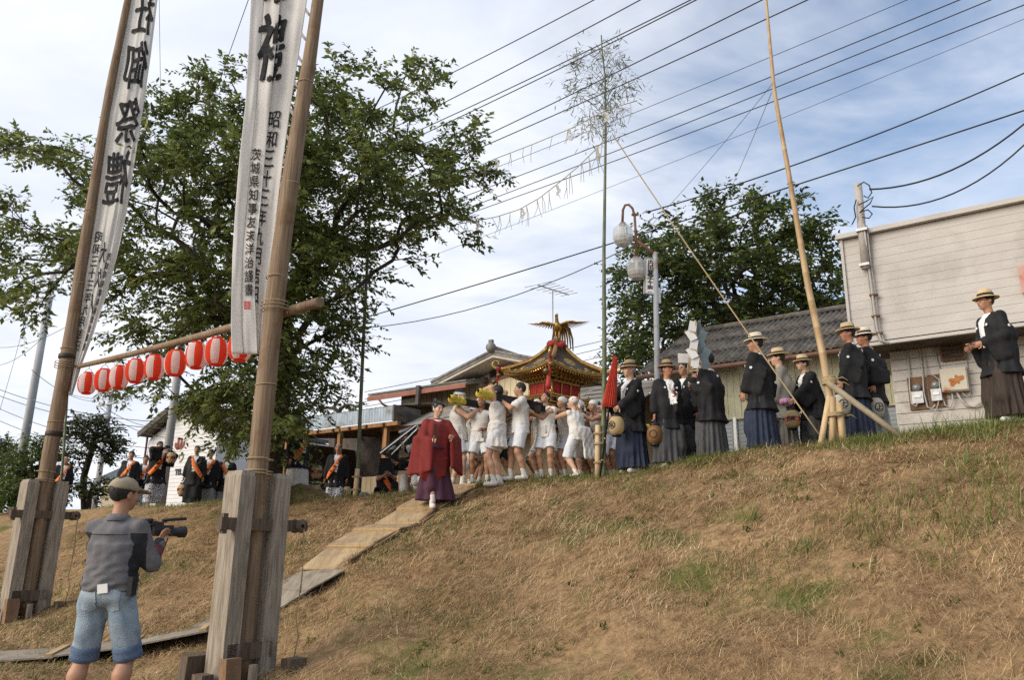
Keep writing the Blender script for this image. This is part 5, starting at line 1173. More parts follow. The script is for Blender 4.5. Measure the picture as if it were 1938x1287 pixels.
eye_k=mat('eye_dark',(0.012,0.010,0.009),rough=0.2); eye_w=mat('eye_white',(0.62,0.58,0.54),rough=0.3); lip=mat('lip',(0.28,0.10,0.075),rough=0.5)
cloth_w=mat('white_cotton',(0.62,0.60,0.565),(0.70,0.685,0.65),scale=7,rough=0.9,bump=0.35,bscale=22,spec=0.15,c3=(0.57,0.54,0.49),s3=4)
cloth_k=mat('black_silk',(0.010,0.010,0.011),(0.020,0.020,0.022),scale=9,rough=0.75,bump=0.25,bscale=30,spec=0.2)
cloth_n=mat('navy_hakama',(0.017,0.024,0.046),(0.027,0.037,0.066),scale=12,stretch=(6,6,0.4),rough=0.8,bump=0.2)
cloth_g=mat('grey_hakama',(0.045,0.045,0.048),(0.085,0.085,0.088),scale=14,stretch=(8,8,0.3),rough=0.8,bump=0.2)
cloth_lg=mat('pale_stripe_hakama',(0.17,0.17,0.175),(0.30,0.30,0.30),scale=16,stretch=(10,10,0.2),rough=0.85,bump=0.2)
cloth_gk=mat('grey_kimono',(0.19,0.18,0.155),(0.25,0.24,0.21),scale=9,rough=0.9,bump=0.25)
cloth_o=mat('orange_sash',(0.72,0.16,0.03),(0.80,0.21,0.045),scale=8,rough=0.7,bump=0.2)
collar_w=mat('white_collar',(0.68,0.68,0.68),(0.74,0.74,0.73),scale=9,rough=0.9)
straw_h=mat('straw_hat',(0.44,0.32,0.17),(0.60,0.46,0.27),scale=55,rough=0.85,bump=0.4,bscale=90); straw_d=mat('brown_straw',(0.26,0.17,0.08),(0.36,0.25,0.13),scale=55,rough=0.85,bump=0.4,bscale=90); straw_w=mat('pale_straw',(0.58,0.50,0.38),(0.68,0.60,0.48),scale=55,rough=0.85,bump=0.4,bscale=90)
band_k=mat('hat_band_dark',(0.03,0.027,0.025),rough=0.8)
yukata=mat('patterned_yukata',(0.03,0.04,0.09),(0.62,0.62,0.64),scale=46,rough=0.9,lo=0.47,hi=0.50,detail=1)
red_c=mat('priest_red',(0.165,0.019,0.017),(0.195,0.025,0.022),scale=40,rough=0.85,bump=0.2,bscale=60,c3=(0.15,0.018,0.016),s3=5); purple_c=mat('priest_purple',(0.055,0.020,0.038),(0.09,0.035,0.058),scale=12,stretch=(6,6,0.4),rough=0.85,bump=0.2)
red_dot=mat('cloth_red',(0.50,0.05,0.06),(0.60,0.08,0.09),scale=9,rough=0.85)
def split_patch(V,F,mask,off):
    """pull the masked faces of a cloth out as a patch lying off metres proud of it"""
    used=np.unique(F[mask]); mp=np.full(len(V),-1); mp[used]=np.arange(len(used)); n=np.zeros_like(V); fn=np.cross(V[F[:,1]]-V[F[:,0]],V[F[:,2]]-V[F[:,0]])
    for k in range(4): np.add.at(n,F[:,k],fn)
    n/=np.maximum(np.linalg.norm(n,axis=1),1e-9)[:,None]; return V[used]+n[used]*off,mp[F[mask]]
class Fig:
    """a standing, leaning or crouching figure; local frame faces -Y; sizes are for 1.70 m and are scaled by s"""
    def __init__(s,P,H,yaw,label,group,lean=0.0,squat=0.0,hy=0.0,hp=0.0,hl=(0.27,-0.04,0.80),hr=(-0.27,-0.04,0.80),fl=(0.11,-0.02),fr=(-0.11,0.02),h=0.014,skin=0,side=0.0,twist=0.0,fat=1.0,ep=None):
        s.s=H/1.70; s.h=h/s.s; s.label=label; yaw=rad(yaw)
        s.root=thing('person',label,'person',P,yaw,group); s.skin=skins[skin]; s.fat=fat
        s.pel=np.array([0,0.03*(squat>0)+lean*0.12,0.94-squat]); s.sp=unit(np.array([math.sin(side),-math.sin(lean),math.cos(lean)])); tw=rotz(twist)
        X=tw@np.array([1.0,0,0]); X=unit(X-s.sp*np.dot(X,s.sp)); Yb=np.cross(s.sp,X); s.B=np.stack([X,Yb,s.sp],1)
        s.che=s.pel+s.sp*0.30; s.shc=s.pel+s.sp*0.438; s.nek=s.pel+s.sp*0.50
        hd=rotz(rad(hy))@rotx(rad(hp)); s.HR=rotz(twist)@hd
        s.hc=s.nek+unit(s.sp*0.6+np.array([0,-0.08,0.6]))*0.165+s.HR@np.array([0,-0.012,0])
        s.sh={1:s.shc+X*0.172*fat,-1:s.shc-X*0.172*fat}; s.hip={q:s.pel+np.array([q*0.092,0,-0.05]) for q in (1,-1)}
        s.wr={};s.el={};s.kn={};s.an={}
        for q,t in ((1,hl),(-1,hr)):
            pole=np.array([q*0.55,0.75,-0.35]) if ep is None else np.array([q*ep[0],ep[1],ep[2]])
            s.el[q],s.wr[q]=ik(s.sh[q],np.array(t,float),0.285,0.25,pole)
        for q,t in ((1,fl),(-1,fr)):
            a=np.array([t[0],t[1],0.085+(t[2] if len(t)>2 else 0)]); s.kn[q],s.an[q]=ik(s.hip[q],a,0.42,0.415,np.array([q*0.25,-1,0]))
        s.lo=np.array([-0.75,-0.75,-0.06]); s.hi=np.array([0.75,0.75,2.0])
    def field(s,pts,m,h=None):
        P=np.array(pts); return Field(P.min(0)-m,P.max(0)+m,h or s.h)
    def link(s,name,V,F,mats,parent=None,sm=1,extra=None):
        V=smooth_mesh(V,F,sm,0.5) if sm else V
        me=np_mesh(name,V*s.s,F,mats if isinstance(mats,list) else [mats],smooth=True)
        if extra is not None:                  # further closed pieces of the same surface (fingers, eyes)
            bm=bmesh.new(); bm.from_mesh(me); m2=D.meshes.new('x'); m2.from_pydata([tuple(np.array(v)*s.s) for v in extra.V],[],extra.F); m2.polygons.foreach_set('material_index',extra.mi); m2.polygons.foreach_set('use_smooth',[True]*len(extra.F)); bm.from_mesh(m2); bm.to_mesh(me); bm.free(); D.meshes.remove(m2)
        return link(name,me,parent or s.root)
    def mb(s,name,m,mats,parent=None):
        m.V=[tuple(np.array(v)*s.s) for v in m.V]; return m.build(name,mats,parent or s.root)
    def arm_pts(s,q): return s.sh[q],s.el[q],s.wr[q]
    def body(s,legs=True,fist=False):
        pts=[s.pel,s.hc,s.hc+[0,0,0.13]]+[s.sh[q] for q in (1,-1)]+[s.el[q] for q in (1,-1)]+[s.wr[q] for q in (1,-1)]+[s.an[q]+[0,-0.15,-0.09] for q in (1,-1)]+[s.kn[q] for q in (1,-1)]
        f=s.field(pts,0.22); B=s.B; ft=s.fat
        f.ell(s.pel,(0.165*ft,0.115*ft,0.14),B,0.05); f.ell(s.pel+s.sp*0.14,(0.140*ft,0.100*ft,0.15),B,0.05); f.ell(s.che+B[:,1]*0.005,(0.172*ft,0.112*ft,0.185),B,0.05)
        f.cap(s.sh[1]*0.85+s.shc*0.15-s.sp*0.01,s.sh[-1]*0.85+s.shc*0.15-s.sp*0.01,0.050,0.050,0.045); f.cap(s.nek-s.sp*0.04,s.hc-s.HR@np.array([0,-0.012,0.05]),0.058,0.050,0.03)
        for q in (1,-1):
            f.cap(s.sh[q]-s.sp*0.008,s.el[q],0.050*ft,0.043,0.025); f.ell(s.sh[q]+(s.el[q]-s.sh[q])*0.42,(0.050,0.050,0.085),np.stack([*frame(s.el[q]-s.sh[q]),unit(s.el[q]-s.sh[q])],1),0.03)
            m_=s.el[q]+(s.wr[q]-s.el[q])*0.3; f.cap(s.el[q],m_,0.042,0.043,0.02); f.cap(m_,s.wr[q],0.043,0.029,0.02)
            f.cap(s.hip[q],s.kn[q],0.088*ft,0.056,0.04); md=s.kn[q]+(s.an[q]-s.kn[q])*0.33; f.cap(s.kn[q],md+[0,0.018,0],0.052,0.058,0.03); f.cap(md+[0,0.018,0],s.an[q],0.058,0.036,0.03)
            toe=s.an[q]+np.array([q*0.02,-0.14,-0.055]); f.cap(s.an[q]+[0,0.03,-0.05],toe,0.036,0.030,0.02); f.cap(s.an[q],s.an[q]+[0,0.02,-0.045],0.04,0.04,0.02)
        H=s.HR; h=lambda x,y,z: s.hc+H@np.array([x,y,z])
        f.ell(h(0,0.012,0.030),(0.077,0.096,0.095),H,0.02); f.ell(h(0,-0.022,-0.035),(0.060,0.070,0.075),H,0.025); f.ell(h(0,-0.055,-0.085),(0.032,0.030,0.026),H,0.02)
        f.ell(h(0,-0.060,0.020),(0.055,0.030,0.018),H,0.015)
        f.cap(h(0,-0.088,0.012),h(0,-0.106,-0.022),0.009,0.014,0.012)
        for q in (1,-1): f.ell(h(q*0.077,0.012,-0.008),(0.010,0.022,0.033),H,0.006); f.ell(h(q*0.042,-0.062,-0.022),(0.022,0.022,0.022),H,0.02)
        f.cap(h(0.018,-0.086,-0.058),h(-0.018,-0.086,-0.058),0.010,0.010,0.01)
        ex=MB()
        for q in (1,-1):                       # palms in the field, fingers as tubes rooted in them
            a,b=s.el[q],s.wr[q]; u=unit(b-a); n=unit(np.cross(u,np.array([0,0,1.0])+0.3*unit(s.sp))) if abs(u[2])<0.9 else np.array([q*1.0,0,0]); n=unit(n-u*np.dot(n,u)); w=np.cross(n,u)
            if q<0: w=-w
            R=np.stack([w,n,u],1); f.ell(b+u*0.045,(0.040,0.017,0.052),R,0.015)
            cl=1.0 if fist else 0.45; inn=-n*q if abs(u[2])>=0.9 else (-n if n[2]>0 else n)
            for k,(o,l) in enumerate(((-0.029,0.066),(-0.010,0.078),(0.010,0.074),(0.028,0.056))):
                p0=b+u*0.07+w*o; p1=p0+u*l*0.45+inn*0.012*cl; d2=unit(u*(1-0.7*cl)+inn*cl); p2=p1+d2*l*0.38; d3=unit(u*(0.6-1.1*cl)+inn*(0.6+cl)); p3=p2+d3*l*0.3
                ex.tube([p0-u*0.02,p0,p1,p2,p3],[0.009,0.0095,0.009,0.008,0.006],6)
            t0=b+u*0.028-w*0.030; t1=t0-w*0.028+u*0.022+inn*0.012; t2=t1+u*0.030+inn*0.018-w*0.004; ex.tube([t0+w*0.015,t0,t1,t2],[0.012,0.0125,0.0105,0.008],6)
        V,F=f.mesh()
        for q in (1,-1):
            ex.ball(h(q*0.030,-0.0835,0.002),(0.0125,0.006,0.0065),6,2,H); ex.ball(h(q*0.030,-0.0875,0.001),(0.0065,0.004,0.0065),6,1,H)
            ex.tube([h(q*0.014,-0.092,0.020),h(q*0.032,-0.092,0.024),h(q*0.048,-0.082,0.018)],[0.0035,0.0045,0.003],5,1)
        ex.tube([h(0.021,-0.089,-0.058),h(0,-0.0965,-0.056),h(-0.021,-0.089,-0.058)],[0.0025,0.0055,0.0025],5,3)
        s.bodyo=s.link('body',V,F,[s.skin,eye_k,eye_w,lip],extra=ex); return s
    def hair(s,m=hair_k,full=1.0,bald=False):
        H=s.HR; h=lambda x,y,z: s.hc+H@np.array([x,y,z]); f=Field(s.hc-0.16,s.hc+0.17,min(s.h,0.011))
        f.ell(h(0,0.018,0.036),(0.083,0.100,0.098+0.006*full),H,0.01); f.folds(0.004,70,3)
        f.plane(h(0,-0.066,0.0),H@np.array([0,-1,-0.15])); f.plane(h(0,-0.02,-0.0),H@np.array([0,-0.55,-0.83])); f.plane(h(0,0.05,-0.055),H@np.array([0,0.2,-1]))
        if bald: f.plane(h(0,0.0,0.075),H@np.array([0,-0.15,1]))
        V,F=f.mesh()
        if len(F): s.link('hair',V,F,m,sm=1)
        return s
    def headband(s,m=cloth_w,dot=None,wide=0.024,knot=True):
        H=s.HR; b=MB(); R=H@rotx(0.12); c=s.hc+H@np.array([0,0.012,0.044])
        b.lathe([(0.98,-wide),(1.06,-wide*0.8),(1.07,wide*0.8),(0.98,wide)],20,c,R,0,True,0.083,0.101)
        if knot: 
            p=c+H@np.array([0.0,0.105,0.0]); b.ball(p,(0.022,0.014,0.016),6,0,H); b.tube([p,p+H@np.array([0.03,0.02,-0.04]),p+H@np.array([0.035,0.025,-0.09])],[0.008,0.012,0.009],5)
        o=s.mb('headband',b,m)
        if dot is not None:
            b=MB(); b.ball(c+R@np.array([0,-0.106,0]),(0.045,0.006,wide*0.95),8,0,R); s.mb('red_print',b,dot,o)
        return s
    def headcloth(s,m=cloth_w,red=False):
        H=s.HR; h=lambda x,y,z: s.hc+H@np.array([x,y,z]); f=Field(s.hc-0.2,s.hc+0.19,min(s.h,0.012))
        f.ell(h(0,0.016,0.044),(0.088,0.107,0.098),H,0.01); f.plane(h(0,-0.03,0.022),H@np.array([0,-0.42,-0.9])); f.plane(h(0,0.06,0.0),H@np.array([0,0.5,-0.85]))
        f.folds(0.004,60,5); f.ell(h(0.0,0.112,0.005),(0.032,0.022,0.024),H,0.015); f.cap(h(0.01,0.118,0),h(0.03,0.135,-0.09),0.014,0.022,0.01); f.cap(h(-0.01,0.118,0),h(-0.03,0.13,-0.07),0.012,0.02,0.01)
        V,F=f.mesh(); o=s.link('headcloth',V,F,m,sm=1)
        if red:
            b=MB()
            for k in range(7): a=k*0.9; b.ball(h(0.086*math.sin(a)*0.9,0.02+0.1*math.cos(a)*0.9,0.075+0.018*(k%2)),(0.02,0.02,0.012),6,0,H)
            s.mb('red_print',b,red_dot,o)
        return s
    def hat(s,m=straw_h,brim=0.155,crown=0.105,tilt=0.06,band=band_k,round_=False):
        H=s.HR@rotx(tilt); c=s.hc+s.HR@np.array([0,0.012,0.066]); b=MB(); br=brim
        if round_: pr=[(br,-0.020),(br*1.005,-0.012),(br*0.8,0.0),(0.094,0.010),(0.090,0.045),(0.078,crown*0.85),(0.05,crown),(0.001,crown*0.98)]
        else: pr=[(br,-0.008),(br*1.005,0.0),(0.096,0.008),(0.093,0.02),(0.086,crown*0.92),(0.078,crown),(0.055,crown*0.9),(0.001,crown*0.88)]
        b.lathe([(0.088,-0.004)]+[(br,-0.012 if not round_ else -0.024)]+pr,26,c,H,0,True,0.90,1.08); o=s.mb('straw_hat',b,m)
        b=MB(); b.lathe([(0.0965,0.009),(0.098,0.011),(0.0945,0.042),(0.092,0.044)],26,c,H,0,True,0.90,1.08); s.mb('hat_band',b,band,o); return s
    def glasses(s):
        H=s.HR; h=lambda x,y,z: s.hc+H@np.array([x,y,z]); b=MB()
        for q in (1,-1): b.tube([h(q*0.030+0.02*math.cos(a),-0.100,0.0+0.015*math.sin(a)) for a in np.linspace(0,6.28,11)],0.0022,4); b.tube([h(q*0.05,-0.098,0.003),h(q*0.078,-0.01,0.005)],0.002,4)
        b.tube([h(0.01,-0.102,0.002),h(-0.01,-0.102,0.002)],0.002,4); s.mb('glasses',b,black_m); return s
    # --- clothes
    def torso(s,f,infl,z0,k=0.05,flare=0.0):
        B=s.B; ft=s.fat; f.ell(s.pel+s.sp*0.02,(0.165*ft+infl+flare,0.115*ft+infl+flare*0.7,0.15+infl),B,k); f.ell(s.pel+s.sp*0.15,(0.142*ft+infl,0.104*ft+infl,0.16),B,k); f.ell(s.che,(0.174*ft+infl,0.116*ft+infl,0.19),B,k)
        f.cap(s.sh[1]*0.88+s.shc*0.12-s.sp*0.012,s.sh[-1]*0.88+s.shc*0.12-s.sp*0.012,0.052+infl*0.5,0.052+infl*0.5,k); f.cap(s.nek-s.sp*0.03+s.B[:,0]*0.05,s.sh[1]*0.6+s.shc*0.4+s.sp*0.012,0.040,0.040,0.03); f.cap(s.nek-s.sp*0.03-s.B[:,0]*0.05,s.sh[-1]*0.6+s.shc*0.4+s.sp*0.012,0.040,0.040,0.03); f.cap(s.nek-s.sp*0.06,s.nek-s.sp*0.01,0.075,0.066,0.03)
    def shirt(s,name='tunic',m=cloth_w,infl=0.022,sleeve=0.0,hem=-0.1,skirt=0.0,amp=0.008,vneck=True,seed=1,hang=None,openarm=False):
        pts=[s.pel+[0,0,hem-0.05],s.nek+[0,0,0.08]]+[s.sh[q] for q in (1,-1)]+[s.el[q] for q in (1,-1)]+([s.wr[1],s.wr[-1]] if sleeve>1 else [])+([s.pel+np.array(hang)] if hang is not None else [])
        f=s.field(pts,0.22); s.torso(f,infl,0,0.05)
        hz=s.pel[2]+hem
        if skirt: f.loft([(hz,s.pel[0],s.pel[1],0.185+skirt,0.145+skirt*0.8),(s.pel[2]+0.10,s.pel[0],s.pel[1]-0.01,0.165,0.125)],0.03,11,0.012)
        for q in (1,-1):
            if sleeve>0:
                a,b,c=s.arm_pts(q); e=a+(b-a)*min(1,sleeve); f.cap(a,e,0.068,0.070 if sleeve<=1 else 0.058,0.04)
                if sleeve>1: f.cap(b,b+(c-b)*(sleeve-1),0.055,0.042,0.03)
            else: f.cap(s.sh[q]-[0,0,0.02],s.sh[q]+(s.el[q]-s.sh[q])*0.16,0.064,0.060,0.03)
        if hang is not None:
            c=s.pel+np.array(hang); t=s.pel+np.array([hang[0]*0.55,hang[1]*0.6,0.12])
            for u in np.linspace(-0.13,0.13,8): f.cap(t+[u*0.7,0,0],c+[u*1.25,0.01*math.sin(u*60),0],0.030,0.024,0.03)
        f.folds(amp,24,seed)
        f.plane([0,0,hz],[0,0,-1]) if hang is None else None
        if sleeve==0:                          # open arm holes
            for q in (1,-1): f.cap(s.sh[q]+(s.el[q]-s.sh[q])*0.30-s.sp*0.0,s.el[q],0.075,0.06,0,True)
        if vneck:
            n=s.nek-s.sp*0.03+s.B@np.array([0,-0.10,0]); f.cap(s.nek+s.sp*0.05,n-s.sp*0.10,0.060,0.022,0,True); f.cap(s.nek+s.sp*0.02,s.nek+s.sp*0.1,0.066,0.075,0,True)
        V,F=f.mesh(); s.link(name,V,F,m); return s
    def belt(s,name='belt',m=cloth_w,z=0.10,infl=0.032,h=0.035,knot=True):
        c=s.pel+s.sp*z; b=MB(); ft=s.fat; b.lathe([(0.97,-h),(1.05,-h*0.8),(1.06,h*0.8),(0.97,h)],24,c,s.B,0,True,0.147*ft+infl,0.108*ft+infl)
        if knot: p=c+s.B@np.array([0.03,-0.145*ft,0]); b.ball(p,(0.03,0.018,0.026),6,0,s.B); b.tube([p,p+s.B@np.array([0.03,-0.01,-0.14])],[0.016,0.022],5)
        s.mb(name,b,m); return s
    def shorts(s,name='shorts',m=cloth_w,frac=0.72,flare=0.03,amp=0.006,infl=0.016,seed=2,cuff=None):
        pts=[s.pel]+[s.kn[q] for q in (1,-1)]+[s.hip[q] for q in (1,-1)]; f=s.field(pts,0.24); ft=s.fat
        f.ell(s.pel,(0.168*ft+infl,0.12*ft+infl,0.15),s.B,0.04); f.ell(s.pel+s.sp*0.07,(0.15*ft+infl,0.11*ft+infl,0.10),s.B,0.04)
        for q in (1,-1): f.cap(s.hip[q],s.hip[q]+(s.kn[q]-s.hip[q])*frac,0.096*ft+infl,0.070+flare,0.03)
        f.folds(amp,26,seed); f.plane(s.pel+s.sp*0.12,s.sp)
        for q in (1,-1):                       # cut the hems square to each thigh
            u=unit(s.kn[q]-s.hip[q]); e=s.hip[q]+(s.kn[q]-s.hip[q])*frac; f.cap(e+u*0.13,e+u*0.14,0.13,0.13,0,True)
        V,F=f.mesh(); s.shV,s.shF=V,F; o=s.link(name,V,F,m)
        if cuff is not None:
            for q in (1,-1):
                u=unit(s.kn[q]-s.hip[q]); e=s.hip[q]+(s.kn[q]-s.hip[q])*(frac-0.03); X,Y=frame(u); R=np.stack([X,Y,u],1); b=MB(); r=0.062+flare+infl
                b.lathe([(r*0.9,0.055),(r*1.04,0.05),(r*1.07,0.02),(r*1.03,0.0),(r*1.07,-0.02),(r*1.04,-0.05),(r*0.9,-0.052)],24,e,R); s.mb('rolled_cuff',b,cuff,o)
        return s
    def socks(s,m=cloth_w,up=0.11,name='tabi'):
        for q in (1,-1):
            a=s.an[q]; f=Field(a-[0.14,0.24,0.15],a+[0.14,0.16,up+0.08],s.h); u=unit(s.kn[q]-a)
            toe=a+np.array([q*0.02,-0.14,-0.055]); f.cap(a+[0,0.03,-0.048],toe,0.044,0.038,0.02); f.cap(a+[0,0.01,-0.03],a+u*up,0.047,0.046,0.02); f.plane(a+u*(up+0.02),u); f.plane([0,0,-0.012],[0,0,-1])
            V,F=f.mesh(); s.link(name,V,F,m)
        return s
    def haori(s,m=cloth_k,hem=0.58,wide=0.02,slv=0.26,seed=3,crest=True,name='haori',amp=0.010,hemw=0.06,front=None):
        ft=s.fat; pts=[s.sh[q] for q in (1,-1)]+[s.el[q] for q in (1,-1)]+[s.wr[q] for q in (1,-1)]+[s.pel,np.array([s.pel[0],s.pel[1],hem]),s.nek+[0,0,0.05]]
        f=s.field(pts,0.36); s.torso(f,0.026+wide*0.5,0,0.05)
        lx=lambda z: s.pel+s.sp*((z-s.pel[2])/s.sp[2]) if z>s.pel[2] else s.pel
        sec=[]
        for z,a,b in ((hem,0.225+hemw,0.185+hemw*0.7),(0.75,0.215+wide,0.17),(0.95,0.20*ft+wide,0.155*ft+wide),(1.15,0.195*ft+wide,0.145*ft+wide),(1.34,0.185*ft,0.12*ft)):
            if z<hem or z>s.shc[2]: continue
            c=lx(z); sec.append((z,c[0],c[1]+0.005,a,b))
        if len(sec)>1: f.loft(sec,0.05,9,0.010,2.3)
        bk=s.B@np.array([0,1.0,0])
        for q in (1,-1):
            a,b,c=s.arm_pts(q); c2=b+(c-b)*0.80; f.cap(a-s.sp*0.004,b,0.072,0.074,0.025); f.cap(b,c2,0.072,0.066,0.03)
            L1=np.linalg.norm(b-a); L2=np.linalg.norm(c2-b)
            for t in np.linspace(0.30,1.0,9):
                l=t*(L1+L2); p=a+(b-a)*(l/L1) if l<L1 else b+(c2-b)*((l-L1)/L2); u=unit(b-a) if l<L1 else unit(c2-b)
                dz=np.array([0,0,-1.0]); pr=dz-u*np.dot(dz,u); lp=np.linalg.norm(pr); pr=pr+bk*max(0,0.55-lp)*1.3; pr=unit(pr-u*np.dot(pr,u))
                f.cap(p,p+pr*slv*(0.75+0.25*lp),0.040,0.026,0.045)
        f.folds(amp,17,seed); f.plane([0,0,hem+0.002],[0,0,-1])
        f.cap(s.nek+s.sp*0.015,s.nek+s.sp*0.1,0.062,0.075,0,True)
        V,F=f.mesh()
        if front is not None:                  # what shows between the open fronts of the coat is a cloth of its own
            ct=V[F].mean(1)-s.pel; u=np.abs(ct@s.B[:,0]); w_=ct@s.B[:,1]; z=ct@s.B[:,2]
            k=(w_<-0.02)&(u<0.034+0.10*np.clip(z-0.12,0,0.4))&(z>0.06)&(z<0.50)
            if k.any():
                V=smooth_mesh(V,F,1,0.5); used=np.unique(F[k]); mp=np.full(len(V),-1); mp[used]=np.arange(len(used)); link('kimono_front',np_mesh('kimono_front',V[used]*s.s,mp[F[k]],[front],smooth=True),s.root); F=F[~k]
        o=s.link(name,V,F,m,sm=0 if front is not None else 1)
        if crest:
            P=np.asarray(V); 
            def disc(o_,d_,r):                 # a small crest disc lying on the cloth where a ray from inside leaves it
                rel=P-o_; t=rel@d_; off=np.linalg.norm(rel-np.outer(t,d_),axis=1); ok=(off<0.035)&(t>0)
                if not ok.any(): return
                p=o_+d_*(t[ok].max()+0.006); X,Y=frame(d_); R=np.stack([X,Y,d_],1); b=MB()
                b.lathe([(0.001,0.004),(r*0.35,0.004),(r*0.36,0.0045),(r,0.003),(r,-0.004)],14,p,R); s.mb('family_crest',b,collar_w,o)
            disc(s.nek-s.sp*0.11,bk,0.021)
            for q in (1,-1):
                mid=s.sh[q]+(s.el[q]-s.sh[q])*0.62; outv=unit(s.B@np.array([q*1.0,0.35,0])); disc(mid,outv,0.02); disc(s.shc-s.sp*0.10+s.B@np.array([q*0.10,0,0]),-bk,0.018)
        return s
    def collar(s,m=collar_w,deep=0.26,w_=0.022,name='inner_collar',infl=0.042):
        b=MB(); B=s.B; n=s.nek
        for q in (1,-1):
            P=[n+B@np.array([q*0.0,0.075,-0.005]),n+B@np.array([q*0.060,0.045,0.0]),n+B@np.array([q*0.070,-0.02,-0.035]),n+B@np.array([q*0.045,-0.105-infl*0.6,-0.11]),n+B@np.array([q*0.012,-0.112-infl,-0.11-deep*0.35])]
            b.tube(P,[w_*0.8,w_*0.9,w_,w_,w_*0.6],6)
        s.mb(name,b,m); return s
    def panel_front(s,m,z0,z1,w0,w1,infl=0.05,name='kimono_front'):
        """the part of the kimono seen between the open fronts of the coat"""
        f=s.field([s.pel+[0,0,z0-s.pel[2]],s.nek],0.25); sec=[]
        for k in range(6):
            z=z0+(z1-z0)*k/5; c=s.pel+s.sp*max(0,(z-s.pel[2])) ; sec.append((z,c[0],c[1]-0.145*s.fat-infl+0.055,w0+(w1-w0)*k/5,0.055))
        f.loft(sec,0.02); V,F=f.mesh(); s.link(name,V,F,m); return s
    def skirt(s,name='hakama',m=cloth_n,z1=1.02,z0=0.07,a0=0.275,b0=0.215,pleat=17,amp=0.020,seed=4,split=False,shift=(0,0)):
        c=s.pel+s.sp*max(0,z1-s.pel[2]); z1=min(z1,c[2]); f=Field([c[0]-0.48,c[1]-0.48,z0-0.06],[c[0]+0.48,c[1]+0.5,z1+0.08],s.h); p=s.pel; ft=s.fat
        f.loft([(z0,p[0]+shift[0],p[1]+shift[1],a0,b0),(z0+(z1-z0)*0.45,p[0]+shift[0]*0.5,p[1]+shift[1]*0.5,0.235,0.185),(p[2],p[0],p[1],0.195*ft,0.145*ft),(z1,c[0],c[1],0.165*ft,0.125*ft)],0.02,pleat,amp)
        for q in (1,-1): f.cap(s.kn[q]+[0,0,0.1],s.kn[q]-[0,0,0.15],0.085,0.10,0.06)
        f.folds(0.006,20,seed); f.plane([0,0,z0+0.005],[0,0,-1]); V,F=f.mesh(); s.link(name,V,F,m); return s
    def sash(s,m=cloth_o,q=1,w_=0.055,low=None):
        """broad sash from one shoulder across the chest to the other hip"""
        b=MB(); B=s.B; ft=s.fat; pts=[(q*0.10,0.13,0.40),(q*0.125,0.07,0.498),(q*0.12,-0.05,0.492),(q*0.095,-0.135,0.40),(q*0.02,-0.172,0.28),(-q*0.08,-0.178,0.14),(-q*0.16,-0.165,0.03),(-q*0.235,-0.10,-0.08)]
        V=[];F=[]
        for i,p in enumerate(pts):
            a=np.array(pts[max(i-1,0)]); c=np.array(pts[min(i+1,len(pts)-1)]); d=unit(c-a); o=np.array([p[0],p[1],0.0]); o=unit(o+np.array([0,0,0.25 if i in(1,2) else 0])); X=unit(np.cross(d,o)); pp=np.array(p)*np.array([ft,ft,1])
            for sgn in (-1,1): V.append(s.pel+B@(pp+X*sgn*w_*1.0)); V.append(s.pel+B@(pp+X*sgn*w_*1.0-o*0.012))
        for i in range(len(pts)-1):
            p=i*4;r=p+4; F+=[(p,p+2,r+2,r),(p+1,r+1,r+3,p+3),(p,r,r+1,p+1),(p+2,p+3,r+3,r+2)]
        b.add(V,F,0,True); o=s.mb('sash',b,m)
        bb=MB()                                # woven characters on the sash read as dark marks
        for i in (3,4,5):
            c=(np.array(V[i*4])+np.array(V[i*4+2])+np.array(V[i*4+4])+np.array(V[i*4+6]))/4; bb.ball(c+s.B@np.array([0,-0.004,0]),(0.026,0.004,0.026),5)
        s.mb('sash_mark',bb,mat('sash_brown',(0.30,0.05,0.01),rough=0.8),o); return s
    def hand_world(s,q):
        u=unit(s.wr[q]-s.el[q]); p=(s.wr[q]+u*0.075)*s.s; R=rotz(s.root.rotation_euler[2]); return np.array(s.root.location)+R@p
    def at(s,p): return np.array(s.root.location)+rotz(s.root.rotation_euler[2])@(np.asarray(p,float)*s.s)
def place(px,py,d,yaw,lean=0.0,H=None,squat=0.0):
    """ground point under a figure whose head top shows at the pixel; returns (P, height)"""
    T=K(px,py,d); up=0.0; R=rotz(rad(yaw)); off=R@np.array([0,-math.sin(lean)*0.62-0.02,0]); P=T-off; g=gz(P[0],P[1]); Hh=T[2]-g
    return np.array([P[0],P[1],g]),Hh
